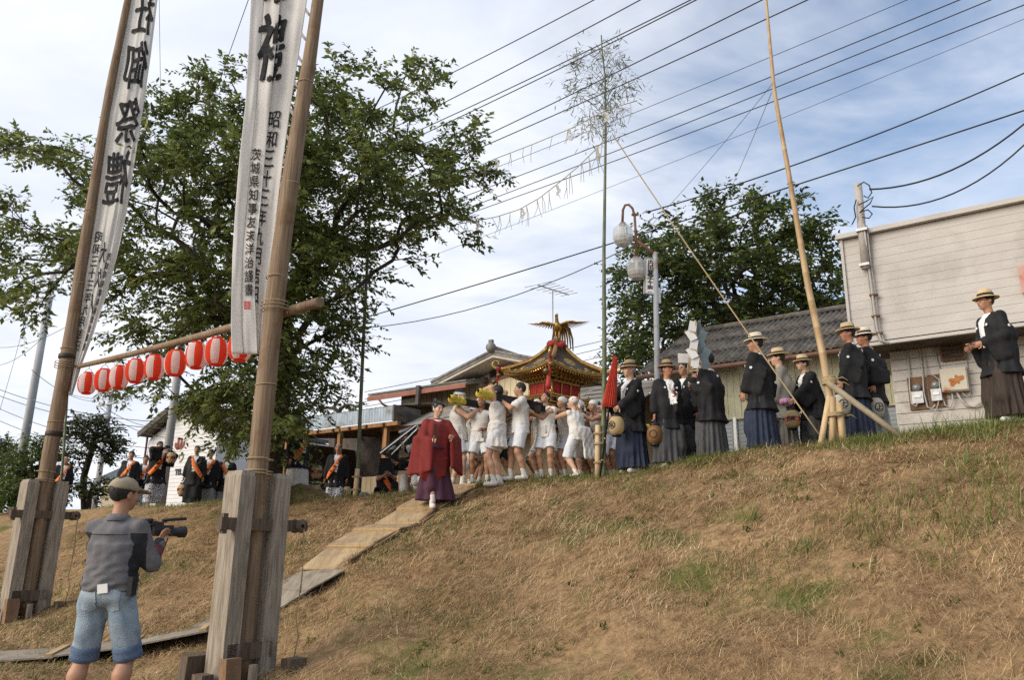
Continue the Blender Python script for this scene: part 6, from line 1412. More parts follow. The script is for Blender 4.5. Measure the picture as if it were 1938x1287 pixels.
# ------------------------------------------------------------------ portable shrine
gold=mat('gilt',(0.34,0.205,0.06),(0.55,0.36,0.115),scale=18,rough=0.34,metal=0.75,bump=0.15,bscale=40); gold_d=mat('old_gilt',(0.22,0.135,0.035),(0.42,0.27,0.08),scale=26,rough=0.45,metal=0.6,bump=0.5,bscale=50)
silk_r=mat('red_silk',(0.34,0.018,0.016),(0.46,0.030,0.024),scale=9,rough=0.55,bump=0.25,sheen=0.2); yel=mat('yellow_wrap',(0.52,0.43,0.06),(0.62,0.52,0.09),scale=9,rough=0.75,bump=0.25); bell_m=mat('bell_bronze',(0.20,0.155,0.07),(0.32,0.25,0.12),scale=9,rough=0.35,metal=0.8); lac=mat('roof_lacquer',(0.035,0.022,0.012),(0.075,0.048,0.022),scale=7,rough=0.5,spec=0.25)
def shrine():
    C=K(1047,745,14.95); yaw=math.atan2(-0.6,-0.8); z0=3.86; P=np.array([C[0],C[1],z0])
    t=thing('portable_shrine','gold and black portable shrine with red cords and a golden bird on its roof','shrine',P,0); t.scale=(1.08,1.08,1.02); t.rotation_euler=(Matrix.Rotation(0.055,3,'Y')@Matrix.Rotation(yaw,3,'Z')).to_euler()
    b=lambda m,n,mt,p=None: m.build(n,mt,p or t)
    for s in (-1,1):                           # carrying beams with yellow wrapped ends
        m=MB(); m.beam((-1.95,s*0.42,-0.075),(1.84,s*0.42,-0.075),0.10,0.115); bm_=b(m,'carrying_beam',blk)
        for x0,x1 in ((1.58,1.88),(-2.0,-1.6)):  # cloth wound round the beam end, soft and uneven
            f=Field((x0-0.05,s*0.42-0.13,-0.21),(x1+0.05,s*0.42+0.13,0.06),0.010); f.cap((x0+0.06,s*0.42,-0.075),(x1-0.05,s*0.42,-0.075),0.078,0.070,0.0)
            for q in range(4): f.cap((x0+0.06+0.075*q,s*0.42-0.05,-0.10+0.02*(q%2)),(x0+0.09+0.075*q,s*0.42+0.05,-0.04),0.038,0.038,0.03)
            f.folds(0.009,38,int(abs(x0)*7+s+3)); V,F=f.mesh(); link('yellow_wrap',np_mesh('yellow_wrap',smooth_mesh(V,F,1),F,[yel],smooth=True),bm_)
        m=MB(); m.beam((s*0.95,-0.9,-0.22),(s*0.95,0.9,-0.22),0.10,0.11); b(m,'cross_beam',blk)
    for (w_,za,zb,mt,n) in ((1.04,0.0,0.09,blk,'base'),(1.08,0.09,0.115,gold,'base_rim'),(0.92,0.115,0.17,lac,'base_step'),(0.96,0.17,0.19,gold,'step_rim'),(0.84,0.19,0.215,gold_d,'deck')):
        m=MB(); m.box((0,0,(za+zb)/2),(w_,w_,zb-za)); b(m,n,mt)
    for s in (-1,1):
        for ax in (0,1):
            for q in range(5):
                c=np.array([-0.42+0.21*q,s*0.525,0.05]); c=c if ax==0 else np.array([c[1],c[0],c[2]]); m=MB(); m.box(c,(0.10,0.012,0.05) if ax==0 else (0.012,0.10,0.05)); b(m,'base_fitting',gold)
    # balustrade
    for k in range(4):
        R=rotz(k*math.pi/2); m=MB(); m.box(R@np.array([0,-0.43,0.29]),(0.9,0.022,0.022),R=R); m.box(R@np.array([0,-0.43,0.335]),(0.98,0.028,0.028),R=R); b(m,'rail',gold)
        for q in range(9):
            m=MB(); m.tube([R@np.array([-0.38+0.095*q,-0.43,0.21]),R@np.array([-0.38+0.095*q,-0.43,0.34])],0.009,5); b(m,'baluster',gold)
        m=MB(); m.lathe([(0.022,0.19),(0.022,0.36),(0.03,0.37),(0.018,0.395),(0.001,0.42)],8,R@np.array([0.43,-0.43,0])); b(m,'corner_post',gold)
    # body with red curtains and gilt pillars
    m=MB(); m.box((0,0,0.42),(0.56,0.56,0.42)); b(m,'chamber',blk)
    for k in range(4):
        R=rotz(k*math.pi/2)
        for q in range(3):                     # curtain in three soft panels
            V=[];F=[]
            for i in range(9):
                x=-0.29+0.195*q+0.19*i/8
                for z in (0.33,0.46,0.60): V.append(R@np.array([x,-0.305-0.012*math.sin(i*2.4+q)-(0.012 if z<0.4 else 0),z]))
            for i in range(8):
                for j in range(2): F.append((i*3+j,(i+1)*3+j,(i+1)*3+j+1,i*3+j+1))
            m=MB(); m.add(V,F,0,True); o=b(m,'curtain',silk_r); md=o.modifiers.new('thickness','SOLIDIFY'); md.thickness=0.006
        for q in (-1,1):
            m=MB(); m.tube([R@np.array([q*0.31,-0.31,0.2]),R@np.array([q*0.31,-0.31,0.64])],0.024,8); b(m,'pillar',gold) if q>0 else None
            m=MB(); m.box(R@np.array([q*0.105,-0.322,0.40]),(0.018,0.014,0.36),R=R); b(m,'stile',gold)
        m=MB(); m.box(R@np.array([0,-0.318,0.615]),(0.60,0.03,0.035),R=R); b(m,'lintel',gold)
        # bracket tiers stepping out under the eaves
        for r in range(4):
            hw=0.30+0.085*r; z=0.625+0.042*r; m=MB(); m.box(R@np.array([0,-hw-0.02,z]),(2*hw,0.035,0.022),R=R); b(m,'bracket_beam',gold_d)
            n=7+r
            for q in range(n):
                x=-hw+2*hw*(q+0.5)/n; m=MB(); m.box(R@np.array([x,-hw-0.035,z+0.022]),(0.045,0.075,0.03),R=R@rotx(0.2)); m.prism([R@np.array([x-0.018,-hw-0.07,z+0.008]),R@np.array([x+0.018,-hw-0.07,z+0.008]),R@np.array([x+0.006,-hw-0.115,z+0.036]),R@np.array([x-0.006,-hw-0.115,z+0.036])],(0,0,0.022)); b(m,'bracket',gold_d)
    # roof: concave square pyramid with upturned corners
    prof=[(0.66,0.775),(0.62,0.80),(0.54,0.86),(0.44,0.945),(0.33,1.05),(0.22,1.17),(0.14,1.28),(0.11,1.35)]
    def rp(h,z,u,up): 
        c=abs(u)**2.6*up; return np.array([u*h*(1+0.06*abs(u)**3*(up>0.02)),-h,z+c])
    U=np.linspace(-1,1,13)
    for k in range(4):
        R=rotz(k*math.pi/2); V=[];F=[]
        for i,(h,z) in enumerate(prof):
            for u in U: V.append(R@rp(h,z,u,0.10*(1-i/4) if i<4 else 0))
        for i in range(len(prof)-1):
            for j in range(len(U)-1): F.append((i*13+j,i*13+j+1,(i+1)*13+j+1,(i+1)*13+j))
        m=MB(); m.add(V,F,0,True); b(m,'roof_face',lac)
        V=[];F=[]                              # eave edge and rafter ceiling
        for (h,z) in ((0.665,0.785),(0.675,0.745),(0.66,0.735),(0.40,0.70)):
            for u in U: V.append(R@rp(h,z,u,0.10 if h>0.5 else 0.02))
        for i in range(3):
            for j in range(len(U)-1): F.append((i*13+j+1,i*13+j,(i+1)*13+j,(i+1)*13+j+1))
        m=MB(); m.add(V,F,0,True); b(m,'eave',gold_d)
        for q in range(22):
            u=-0.96+1.92*q/21; m=MB(); a=R@(rp(0.655,0.722,u,0.10)); c=R@np.array([u*0.42,-0.42,0.70]); m.beam(a,c,0.02,0.022); b(m,'rafter',gold)
        for q in range(7):                     # gilt ovals on the black eave band
            u=-0.82+1.64*q/6; p=R@rp(0.635,0.808,u,0.095); m=MB(); m.ball(p,(0.048,0.02,0.022),7,0,R); b(m,'eave_boss',gold)
        m=MB(); m.tube([R@rp(0.66,0.79,u,0.10)+np.array([0,0,0.0]) for u in U],0.012,6); m.tube([R@rp(0.672,0.755,u,0.10) for u in U],0.010,6); b(m,'eave_moulding',gold)
        p=R@np.array([0,-0.375,0.985]); Rn=R@rotx(0.78); m=MB(); m.lathe([(0.001,0.022),(0.045,0.022),(0.05,0.016),(0.08,0.02),(0.12,0.018),(0.138,0.008),(0.138,-0.01)],20,p,Rn); cr_=b(m,'roof_crest',gold)
        for q in range(8):
            a=q*math.pi/4; m=MB(); m.ball(p+Rn@np.array([0.09*math.cos(a),0.09*math.sin(a),0.02]),(0.026,0.012,0.008),5,0,Rn@rotz(a)); b(m,'petal',gold,cr_)
        for sx in (-1,1):
            p=R@np.array([sx*0.30,-0.50,0.893]); m=MB(); m.lathe([(0.001,0.018),(0.05,0.016),(0.062,0.0)],14,p,R@rotx(0.62)); b(m,'roof_crest',gold)
        # hip ridge, red cord over it, corner scroll with cord, bell and tassel
        diag=lambda h,z,up: R@np.array([h*(1.06 if up else 1),-h*(1.06 if up else 1)*1.0,z+up]); pts=[diag(h,z+0.014,0.10*(1-i/4) if i<4 else 0) for i,(h,z) in enumerate(prof)]
        m=MB(); m.tube(pts,[0.042]*len(pts),8); b(m,'hip_ridge',gold)
        m=MB(); m.tube([q_+np.array([0,0,0.034])+0.006*np.array([math.sin(i*2),math.cos(i*2),0]) for i,q_ in enumerate(pts)],0.017,7); b(m,'red_cord',silk_r)
        c0=pts[0]; dr=unit(np.array([c0[0],c0[1],0])); sp=[c0,c0+dr*0.07+[0,0,0.005]]
        for q in range(15): a=-1.45+q*0.36; r=0.085-0.0035*q; sp.append(c0+dr*(0.085+r*math.cos(a))+np.array([0,0,0.095+r*math.sin(a)]))
        m=MB(); m.tube(sp,[0.026,0.03]+[0.030-0.0012*q for q in range(15)],8); b(m,'corner_scroll',gold)
        e=c0+dr*0.05; e[2]-=0.03; m=MB(); m.tube([e+[0,0,0.06],e,e+[0.01,0,-0.12],e+[0,0.01,-0.26],e+[0.005,0,-0.34]],[0.03,0.022,0.017,0.017,0.02],7); m.ball(e+[0,0,0.03],0.042,7); cd_=b(m,'hanging_cord',silk_r)
        m=MB(); m.lathe([(0.012,0.03),(0.035,0.0),(0.045,-0.12),(0.055,-0.20),(0.001,-0.20)],10,e+np.array([0.005,0,-0.34])); b(m,'tassel',silk_r,cd_)
        for (o,r_) in ((0.055,0.048),(0.0,0.044)):
            m=MB(); p=e+np.array([o,0.03-o,-0.10-o*2.4]); m.ball(p,r_,8); m.lathe([(r_*1.02,-0.006),(r_*1.08,0),(r_*1.02,0.006)],12,p); b(m,'bell',bell_m,cd_)
    # long bells and cord falling at the near corner
    for k in (0,1):
        R=rotz(k*math.pi/2-math.pi/2*0); c=R@np.array([0.33,-0.33,0.0])
    near=np.array([0.68,0.68,0.0])
    # finial base with the red cloth
    m=MB(); m.box((0,0,1.37),(0.24,0.24,0.05)); m.box((0,0,1.43),(0.17,0.17,0.10)); m.box((0,0,1.46),(0.23,0.23,0.03)); b(m,'finial_base',gold_d)
    m=MB(); 
    for k in range(10): a=k*0.628; m.ball((0.12*math.cos(a),0.12*math.sin(a),1.38+0.03*math.sin(k*2.3)),(0.075,0.06,0.06),7)
    m.ball((0,0,1.42),(0.13,0.13,0.07),8); tag(b(m,'red_cloth_knot',silk_r),kind='stuff')
    # the golden bird
    ph=MB(); bz=1.52
    f=Field((-0.5,-0.3,bz-0.05),(0.5,0.3,bz+0.62),0.011)
    f.ell((0,0,bz+0.27),(0.125,0.09,0.10),roty(-0.5),0.02); f.cap((0.07,0,bz+0.33),(0.12,0,bz+0.44),0.05,0.032,0.03); f.cap((0.12,0,bz+0.44),(0.135,0,bz+0.49),0.032,0.034,0.02); f.ell((0.145,0,bz+0.50),(0.042,0.034,0.035),None,0.012); f.cap((0.17,0,bz+0.50),(0.235,0,bz+0.485),0.016,0.004,0.01)
    for q in range(3): f.cap((0.13-0.02*q,0,bz+0.53),(0.12-0.05*q,0,bz+0.575),0.012,0.006,0.01)
    for s in (-1,1): f.cap((0.0,s*0.04,bz+0.2),(0.01,s*0.04,bz+0.08),0.022,0.013,0.02); f.cap((0.01,s*0.04,bz+0.08),(0.01,s*0.04,bz-0.01),0.012,0.011,0.01); f.cap((0.01,s*0.04,bz-0.005),(0.07,s*0.05,bz-0.012),0.012,0.008,0.01)
    V,F=f.mesh(); bird=link('bird',np_mesh('bird',V-np.array([0,0,bz]),F,[gold],smooth=True),t); bird.location=(0,0,bz); bird.scale=(0.85,0.85,0.85); bird.rotation_euler=(0,0,rad(33))
    Rb=rotz(0)
    for s in (-1,1):                           # wings spread wide, rows of feathers
        for row,(n,l0,l1,w_,zz) in enumerate(((11,0.34,0.17,0.030,0.0),(9,0.20,0.11,0.030,0.014),(7,0.11,0.07,0.03,0.026))):
            for q in range(n):
                f_=q/(n-1); root=np.array([0.03+0.03*f_-0.05*row*0.3,s*(0.06+0.34*f_*(1-0.16*row)),0.31+0.10*f_-0.05*f_**2*1.2]); an=0.25+1.1*f_**1.4; d=np.array([-math.cos(an),s*math.sin(an),-0.16+0.26*f_]); d=unit(d); l=l1+(l0-l1)*math.sin(0.5+1.7*f_); side=unit(np.cross(d,[0,0,1])); 
                P_=[root+side*w_*0.4,root+d*l*0.6+side*w_*0.6,root+d*l,root+d*l*0.6-side*w_*0.6,root-side*w_*0.4]; m=MB(); m.prism([p_+[0,0,zz] for p_ in P_],(0,0,0.006)); m.build('wing_feather',gold,bird)
        m=MB(); m.tube([(0.04,s*0.05,0.30),(0.07,s*0.2,0.37),(0.06,s*0.33,0.385),(0.03,s*0.43,0.37)],[0.035,0.026,0.018,0.008],7); m.build('wing_bone',gold,bird)
    for q in range(9):                         # drooping tail plumes
        y=(q-4)*0.028; h=0.16+0.04*math.sin(q*2); P_=[np.array([-0.09,y*0.5,0.26]),np.array([-0.20,y,0.30+h*0.5]),np.array([-0.31,y*1.5,0.26+h*0.4]),np.array([-0.38,y*2.0,0.10]),np.array([-0.40-0.02*(q%2),y*2.2,-0.08-0.05*(q%3)])]
        m=MB(); m.tube(P_,[0.012,0.022,0.026,0.022,0.012],6); m.build('tail_plume',gold if q%2 else gold_d,bird)
    for ch in list(t.children):
        if not ch.name.startswith(('carrying_beam','cross_beam')): ch.location.z-=0.13
    return t
SHRINE=shrine()
# ------------------------------------------------------------------ people
short_w=mat('white_shorts',(0.60,0.62,0.66),(0.68,0.70,0.73),scale=7,rough=0.9,bump=0.3,bscale=22,spec=0.15)
G_B='bearers in white carrying the shrine'; G_K='elders in dark formal kimono on the right'; G_S='men in dark coats with orange sashes on the left'
def mk(px,py,d,yaw,label,group,lean=0.0,squat=0.0,Hfix=None,**k):
    P,Hh=place(px,py,d,yaw,lean); H=Hfix or min(1.86,max(1.5,(Hh+squat*1.0)*1.0 + (1-math.cos(lean))*0.7))
    print('%-60s H %.2f use %.2f'%(label[:60],Hh,H)) if DEBUG else None
    return Fig(P,H,yaw,label,group,lean=lean,squat=squat,**k)
DEBUG=False
def bearer(px,py,d,yaw,label,head='band',dot=None,shoes=True,sleeve=0,skirt=0.0,frac=0.72,belt=True,hang=None,sm=cloth_w,shm=cloth_w,hem=-0.1,**k):
    f=mk(px,py,d,yaw,label,G_B,**k); f.body()
    if head in ('band','hair','print'): f.hair()
    if head=='band': f.headband(dot=dot)
    elif head=='print': f.headband(red_dot)
    elif head in('cloth','redcloth'): f.headcloth(red=(head=='redcloth'))
    f.shirt(sleeve=sleeve,skirt=max(skirt,0.022),hang=hang,m=sm,seed=int(px)%17,hem=min(hem,-0.13),infl=0.03 if sleeve else 0.024,amp=0.011); f.shorts(frac=frac,m=shm if shm is not cloth_w else short_w,seed=int(px)%13,flare=0.038)
    if belt: f.belt()
    if shoes: f.socks()
    return f
bearer(871,741,14.52,78,'bearer with a white headband shouldering the leftmost yellow beam end',hl=(0.10,-0.33,1.42),hr=(-0.02,-0.36,1.36),skin=1,fr=(-0.12,-0.15),fl=(0.1,0.12))
bearer(911,752,14.42,-8,'bearer in a red-printed headband between the two yellow beam ends, facing down the slope',dot=red_dot,hr=(-0.42,-0.12,1.38),hl=(0.10,-0.24,1.04),skin=0,fat=1.08,fl=(0.16,0.0),fr=(-0.14,-0.02),frac=0.66)
bearer(941,733,13.72,-112,'bearer with both bare arms raised to the nearer yellow beam end',head='hair',hl=(0.10,-0.20,1.66),hr=(-0.10,-0.16,1.68),skin=1,skirt=0.03,hem=-0.30,frac=0.6,fl=(0.07,-0.02),fr=(-0.08,0.03),hp=0.3)
bearer(984,728,13.78,-82,'dark haired bearer in a white T-shirt seen in profile',head='hair',sleeve=0.62,hl=(0.10,-0.34,1.36),hr=(-0.12,-0.36,1.33),skin=2,fat=1.05,fl=(0.1,0.06),fr=(-0.1,-0.16),belt=False,frac=0.75)
bearer(887,804,15.40,-5,'bearer stooping low with a red and white headband behind two others',dot=red_dot,lean=0.5,squat=0.25,Hfix=1.62,hl=(0.2,-0.4,1.0),hr=(-0.2,-0.4,1.0),skin=2,h=0.016)
bearer(1032,752,13.78,-28,'short haired bearer looking down with an arm stretched along the beam',head='hair',hp=-20,hl=(-0.16,-0.32,1.30),hr=(-0.46,-0.16,1.40),lean=0.05,skin=2,frac=0.66,hy=-12)
bearer(1080,759,13.82,-148,'bearer in a red-printed headcloth seen from behind with his tunic hanging open',head='redcloth',lean=0.22,squat=0.10,hl=(0.18,-0.42,1.28),hr=(-0.12,-0.42,1.30),skin=1,fl=(0.16,0.22),fr=(-0.18,-0.10),hang=(-0.20,0.17,-0.46),hy=40,frac=0.95,twist=0.15,belt=False)
bearer(1112,767,14.05,-58,'bearer in a white headcloth leaning hard towards the shrine, teeth showing',head='cloth',lean=0.42,squat=0.10,hl=(0.08,-0.55,1.22),hr=(-0.16,-0.5,1.22),skin=2,fl=(0.12,0.20),fr=(-0.12,-0.05),hy=20,frac=0.78)
bearer(1138,763,14.20,-45,'smiling bearer in a white headcloth just left of the leafy bamboo',head='cloth',lean=0.32,squat=0.05,hl=(0.1,-0.5,1.25),hr=(-0.16,-0.46,1.25),skin=0,hy=15)
bearer(1166,771,14.72,-60,'bearer half hidden behind the leafy bamboo and the red umbrella, pink sleeve',head='cloth',lean=0.15,squat=0.06,hl=(0.14,-0.36,1.2),hr=(-0.14,-0.4,1.25),skin=1,sleeve=0.6)
bearer(1051,790,15.50,-70,'bearer behind the shrine wearing a beige cap',head='hair',lean=0.2,hl=(0.14,-0.36,1.3),hr=(-0.14,-0.4,1.35),skin=1,h=0.016)
bearer(960,762,14.82,-85,'bearer in black under-shorts behind the pair at the nearer beam end',head='hair',hl=(0.1,-0.36,1.35),hr=(-0.1,-0.36,1.35),skin=2,shm=cloth_k,frac=0.9,h=0.016,lean=0.1,squat=0.05)
bearer(1006,768,15.02,-80,'bearer in grey-white clothes hidden behind the man in the T-shirt',head='band',hl=(0.1,-0.36,1.35),hr=(-0.1,-0.36,1.35),skin=0,h=0.016,lean=0.2,squat=0.1,frac=0.9)
bearer(1098,784,15.10,-75,'bearer in grey trousers mostly hidden behind the man with the hanging tunic',head='hair',hl=(0.1,-0.36,1.35),hr=(-0.1,-0.36,1.35),skin=0,h=0.016,lean=0.3,squat=0.1,frac=0.98,shm=cloth_lg)
bearer(905,770,15.20,75,'bearer at the far beam almost covered by the men in front',head='band',hl=(0.1,-0.36,1.35),hr=(-0.1,-0.36,1.35),skin=0,h=0.018,lean=0.15,squat=0.05)
for px,py,d,yw,hd,lab in ((925,768,14.75,60,'band','bearer between the two beam ends, far row, only his headband and shoulder showing'),(1058,772,14.1,-70,'cloth','bearer in a white headcloth between the looking-down man and the hanging tunic'),(1010,762,14.35,-88,'redcloth','bearer in a red-printed headcloth behind the man in the T-shirt'),(1128,782,14.75,-70,'band','bearer in the far row behind the leaning men'),(1152,778,14.5,-55,'redcloth','bearer with a red-printed headcloth just right of the leafy bamboo'),(1090,775,14.5,-80,'cloth','bearer in a white headcloth deep under the shrine')):
    bearer(px,py,d,yw,lab,head=hd,hl=(0.1,-0.36,1.42),hr=(-0.1,-0.38,1.40),skin=int(px)%3,h=0.016,lean=0.14,squat=0.05)
# --- priest in red
def priest():
    f=mk(829,752,13.05,18,'priest in a wide red robe and black cap walking down the boards',None,Hfix=1.72,hl=(0.20,-0.30,1.12),hr=(-0.13,-0.30,1.06),hy=22,skin=1,fr=(-0.06,-0.20),fl=(0.12,0.16),h=0.012); f.body(); f.hair()
    g=f.field([f.sh[q] for q in (1,-1)]+[f.wr[q] for q in (1,-1)]+[f.pel-[0,0,0.5],f.nek],0.45); f.torso(g,0.05,0,0.05); p=f.pel
    g.loft([(0.52,p[0]-0.05,p[1]-0.03,0.235,0.19),(0.75,p[0],p[1],0.245,0.19),(0.97,p[0],p[1],0.205,0.165),(1.15,p[0],p[1],0.225,0.17),(1.34,p[0],p[1],0.19,0.13)],0.05,7,0.014,2.2)
    g.loft([(0.42,p[0]-0.10,p[1]-0.16,0.09,0.03),(0.55,p[0]-0.06,p[1]-0.17,0.15,0.035),(0.8,p[0],p[1]-0.16,0.18,0.05)],0.03)
    for q in (1,-1):
        a,b_,c=f.arm_pts(q); g.cap(a-[0,0,0.012],b_,0.072,0.10,0.03); 
        for t in np.linspace(0.0,1.0,11):
            s_=b_*(1-t)+c*t+(np.array([q*0.10,0.10,0])*(1-t)); dr=np.array([q*0.11*(1-t)+q*0.02,0.10*(1-t)+0.03,-1.0])*(0.56-0.10*t); g.cap(s_,s_+dr,0.040,0.028,0.04)
    g.folds(0.012,15,2); g.plane([0,0,0.40],[0,0,-1]); g.cap(f.nek+[0,0,0.02],f.nek+[0,0,0.12],0.062,0.075,0,True); V,F=g.mesh(); f.link('robe',V,F,red_c,sm=2)
    m=MB(); c=f.pel+f.sp*0.02; m.lathe([(0.98,-0.022),(1.03,-0.02),(1.03,0.02),(0.98,0.022)],24,c,f.B,0,True,0.215,0.178); f.mb('belt',m,purple_c)
    m=MB(); c=f.nek+f.B@np.array([0,-0.012,-0.028]); m.lathe([(0.94,-0.02),(1.0,0),(0.93,0.035),(0.85,0.03)],22,c,f.B@rotx(0.28),0,True,0.086,0.092); f.mb('inner_collar',m,collar_w)
    f.skirt('hakama',purple_c,z1=1.0,z0=0.13,a0=0.31,b0=0.25,pleat=9,amp=0.022,shift=(0.02,0.02)); f.socks()
    H=f.HR; h=lambda x,y,z: f.hc+H@np.array([x,y,z]); g=Field(f.hc-0.2,f.hc+0.34,0.011); g.ell(h(0,0.028,0.068),(0.083,0.104,0.075),H,0.01); g.ell(h(0,0.085,0.135),(0.030,0.055,0.075),H,0.02); g.plane(h(0,0,0.040),H@np.array([0,-0.30,-1])); V,F=g.mesh(); f.link('court_cap',V,F,blk)
    m=MB(); m.tube([h(0.085,0.02,0.05),h(0.083,-0.03,-0.03),h(0.05,-0.06,-0.10),h(0,-0.062,-0.122),h(-0.05,-0.06,-0.10),h(-0.083,-0.03,-0.03),h(-0.085,0.02,0.05)],0.004,5); f.mb('cap_cord',m,collar_w)
    w_=f.hand_world(-1); t=thing('priest_tablet','narrow dark wooden tablet held upright by the red priest','tablet',w_,rad(18)); m=MB(); V=[(-0.032,-0.006,-0.10),(0.032,-0.006,-0.10),(0.026,-0.006,0.26),(0,-0.006,0.275),(-0.026,-0.006,0.26)]
    m.prism(V[::-1],(0,0.012,0)); m.build('board',mat('tablet_wood',(0.045,0.018,0.012),(0.08,0.035,0.022),scale=14,stretch=(6,1,1),rough=0.45),t); m=MB(); m.box((0,0,-0.07),(0.07,0.016,0.05)); m.build('grip_wrap',purple_c,t)
priest()
# --- elders in black
def hand_lantern(P,label,rz=0.0,red=False,mark='上',dark=False,sc=1.0,group='hand lanterns carried by the men'):
    """barrel paper lantern with black rims hanging from a bowed wire handle; P is the grip"""
    t=thing('hand_lantern',label,'lantern',P,rz,group); paper=mat('lantern_paper',(0.56,0.42,0.22),(0.66,0.52,0.30),scale=8,rough=0.6,transl=0.4); pale=mat('lantern_pale',(0.64,0.59,0.48),(0.7,0.66,0.55),scale=8,rough=0.6,transl=0.4); dk=mat('lantern_amber',(0.20,0.10,0.035),(0.28,0.15,0.06),scale=8,rough=0.5,transl=0.25)
    mp={0:paper,1:pale,2:dk}[2 if dark else (1 if red is None else 0)]; r0=0.125*sc; h=0.145*sc; zc=-0.12-h*1.0
    V=[];n=22
    prof=[]
    for i in range(21):
        f=i/20; z=zc-h+2*h*f; c=math.sqrt(max(0,1-abs(2*f-1)**2.5*0.72)); prof.append((r0*c*(1 if i%2 else 0.975),z))
    m=MB(); m.lathe(prof,n); m.build('paper_shade',mp,t)
    for z,s_ in ((zc+h,1),(zc-h,-1)):
        m=MB(); m.lathe([(r0*0.5,-0.018),(r0*0.58,-0.016),(r0*0.58,0.016),(r0*0.5,0.018),(0.001,0.016*s_)],18,(0,0,z+0.012*s_)); m.build('rim',blk,t)
    m=MB(); m.tube([(r0*0.5,0,zc-h),(r0*1.18,0,zc-h*0.5),(r0*1.2,0,zc+h*0.5),(r0*0.7,0,zc+h*1.2),(0,0,0.0)],0.006,5); m.tube([(-r0*0.5,0,zc+h*1.05),(-r0*0.3,0,zc+h*1.3),(0,0,0.0)],0.005,5); m.build('handle',blk,t)
    def on(a,z,lift=0.004): r=np.interp(z,[p[1] for p in prof],[p[0] for p in prof])+lift; return np.array([r*math.sin(a),-r*math.cos(a),z])
    if red:
        for zz in (zc+0.02,zc-0.03):
            m=MB(); V=[];F=[]
            for k in range(25):
                a=2*math.pi*k/24; V+=[on(a,zz-0.010),on(a,zz+0.010)]
            for k in range(24): F.append((2*k,2*k+2,2*k+3,2*k+1))
            m.add(V,F); m.build('red_stripe',red_dot,t)
    for a0 in ((-0.5,) if not red else (-0.9,0.75)):
        if not red:
            m=MB(); 
            m.tube([on(a0+0.46*math.cos(a),zc+0.057*sc*math.sin(a)) for a in np.linspace(0,6.2832,22)],0.0065,5); m.build('ring_mark',ink,t)
        Vt,Ft=text_mesh(mark,0.085*sc if not red else 0.075,0.003,2); m=MB(); m.add([on(a0+v[0]/r0,zc+v[1],0.006) for v in Vt],Ft); m.build('painted_letters',ink,t)
    return t
def elder(px,py,d,yaw,label,hat=straw_h,rnd=False,hm=cloth_n,coat=cloth_k,hair=hair_k,glasses=False,hem=0.60,legs=True,**k):
    f=mk(px,py,d,yaw,label,G_K,**k); f.body(); f.hair(hair)
    if hat is not None: f.hat(hat,round_=rnd,brim=0.16 if not rnd else 0.155)
    f.collar(); f.skirt('hakama',hm,z1=1.02,seed=int(px)%11); f.haori(coat,front=collar_w,hem=hem,seed=int(px)%19,crest=coat is cloth_k)
    if glasses: f.glasses()
    if legs: f.socks()
    return f
K1=elder(1191,690,12.95,-62,'elder in a brown straw hat holding the closed red umbrella',straw_d,True,hair=hair_g,hl=(0.16,-0.34,0.98),hr=(-0.12,-0.42,1.02),hy=-5,skin=1)
K2=elder(1262,689,12.6,12,'elder in a brown hat facing the camera with a hand across his chest',straw_d,True,cloth_g,hl=(0.02,-0.27,1.15),hr=(-0.27,-0.06,0.82),hy=18,skin=3)
K3=elder(1294,688,13.1,-55,'bareheaded elder with glasses behind the man with crossed hand',None,False,cloth_g,glasses=True,skin=0)
K3b=elder(1318,700,13.8,-20,'elder in a pale hat mostly hidden behind the bareheaded men',straw_w,False,cloth_g,skin=0,h=0.016)
K4=elder(1338,672,12.3,-138,'bareheaded elder seen from behind holding the white paper wand',None,False,cloth_g,hl=(0.02,-0.30,1.22),hr=(-0.15,-0.26,1.05),hy=30,skin=0)
K5=elder(1429,640,12.0,-128,'elder in a pale boater seen from behind, navy hakama, wristwatch',straw_w,False,cloth_n,hl=(0.20,-0.16,0.86),hr=(-0.24,-0.10,0.85),skin=0,hy=25)
K6=elder(1471,668,12.9,-100,'elder in a grey kimono and boater between two men in black',straw_h,False,cloth_gk,coat=cloth_gk,hl=(0.20,-0.22,0.84),hr=(-0.2,-0.2,0.9),skin=1,hy=-8)
K7=elder(1513,680,12.6,-78,'elder with glasses leaning forward in a boater, pink cloth in hand',straw_h,False,cloth_g,glasses=True,lean=0.22,hl=(0.10,-0.40,0.95),hr=(-0.1,-0.36,0.95),skin=1)
K8=elder(1603,621,11.7,-122,'elder in a straw hat from behind, just right of the tall bamboo',straw_h,False,cloth_n,hl=(0.22,-0.14,0.84),hr=(-0.24,-0.12,0.86),hy=28,skin=3)
K9=elder(1634,629,12.1,-112,'elder in a pale hat behind the man at the tall bamboo, striped grey hakama',straw_w,True,cloth_lg,hl=(0.25,0.02,0.80),hr=(-0.24,-0.14,0.84),hy=15,skin=3)
K10=elder(1861,558,10.1,-86,'elder in a straw hat and glasses alone at the right edge, brown trousers',straw_h,True,mat('brown_hakama',(0.035,0.025,0.02),(0.05,0.037,0.03),scale=9,stretch=(6,6,0.4),rough=0.85),glasses=True,lean=0.10,hl=(0.10,-0.26,1.02),hr=(-0.08,-0.28,1.0),skin=0)
m=MB(); u=unit(K5.wr[-1]-K5.el[-1]); m.lathe([(0.031,-0.012),(0.035,-0.01),(0.035,0.01),(0.031,0.012)],14,K5.wr[-1]-u*0.01,np.stack([*frame(u),u],1)); K5.mb('wristwatch',m,grey_metal)
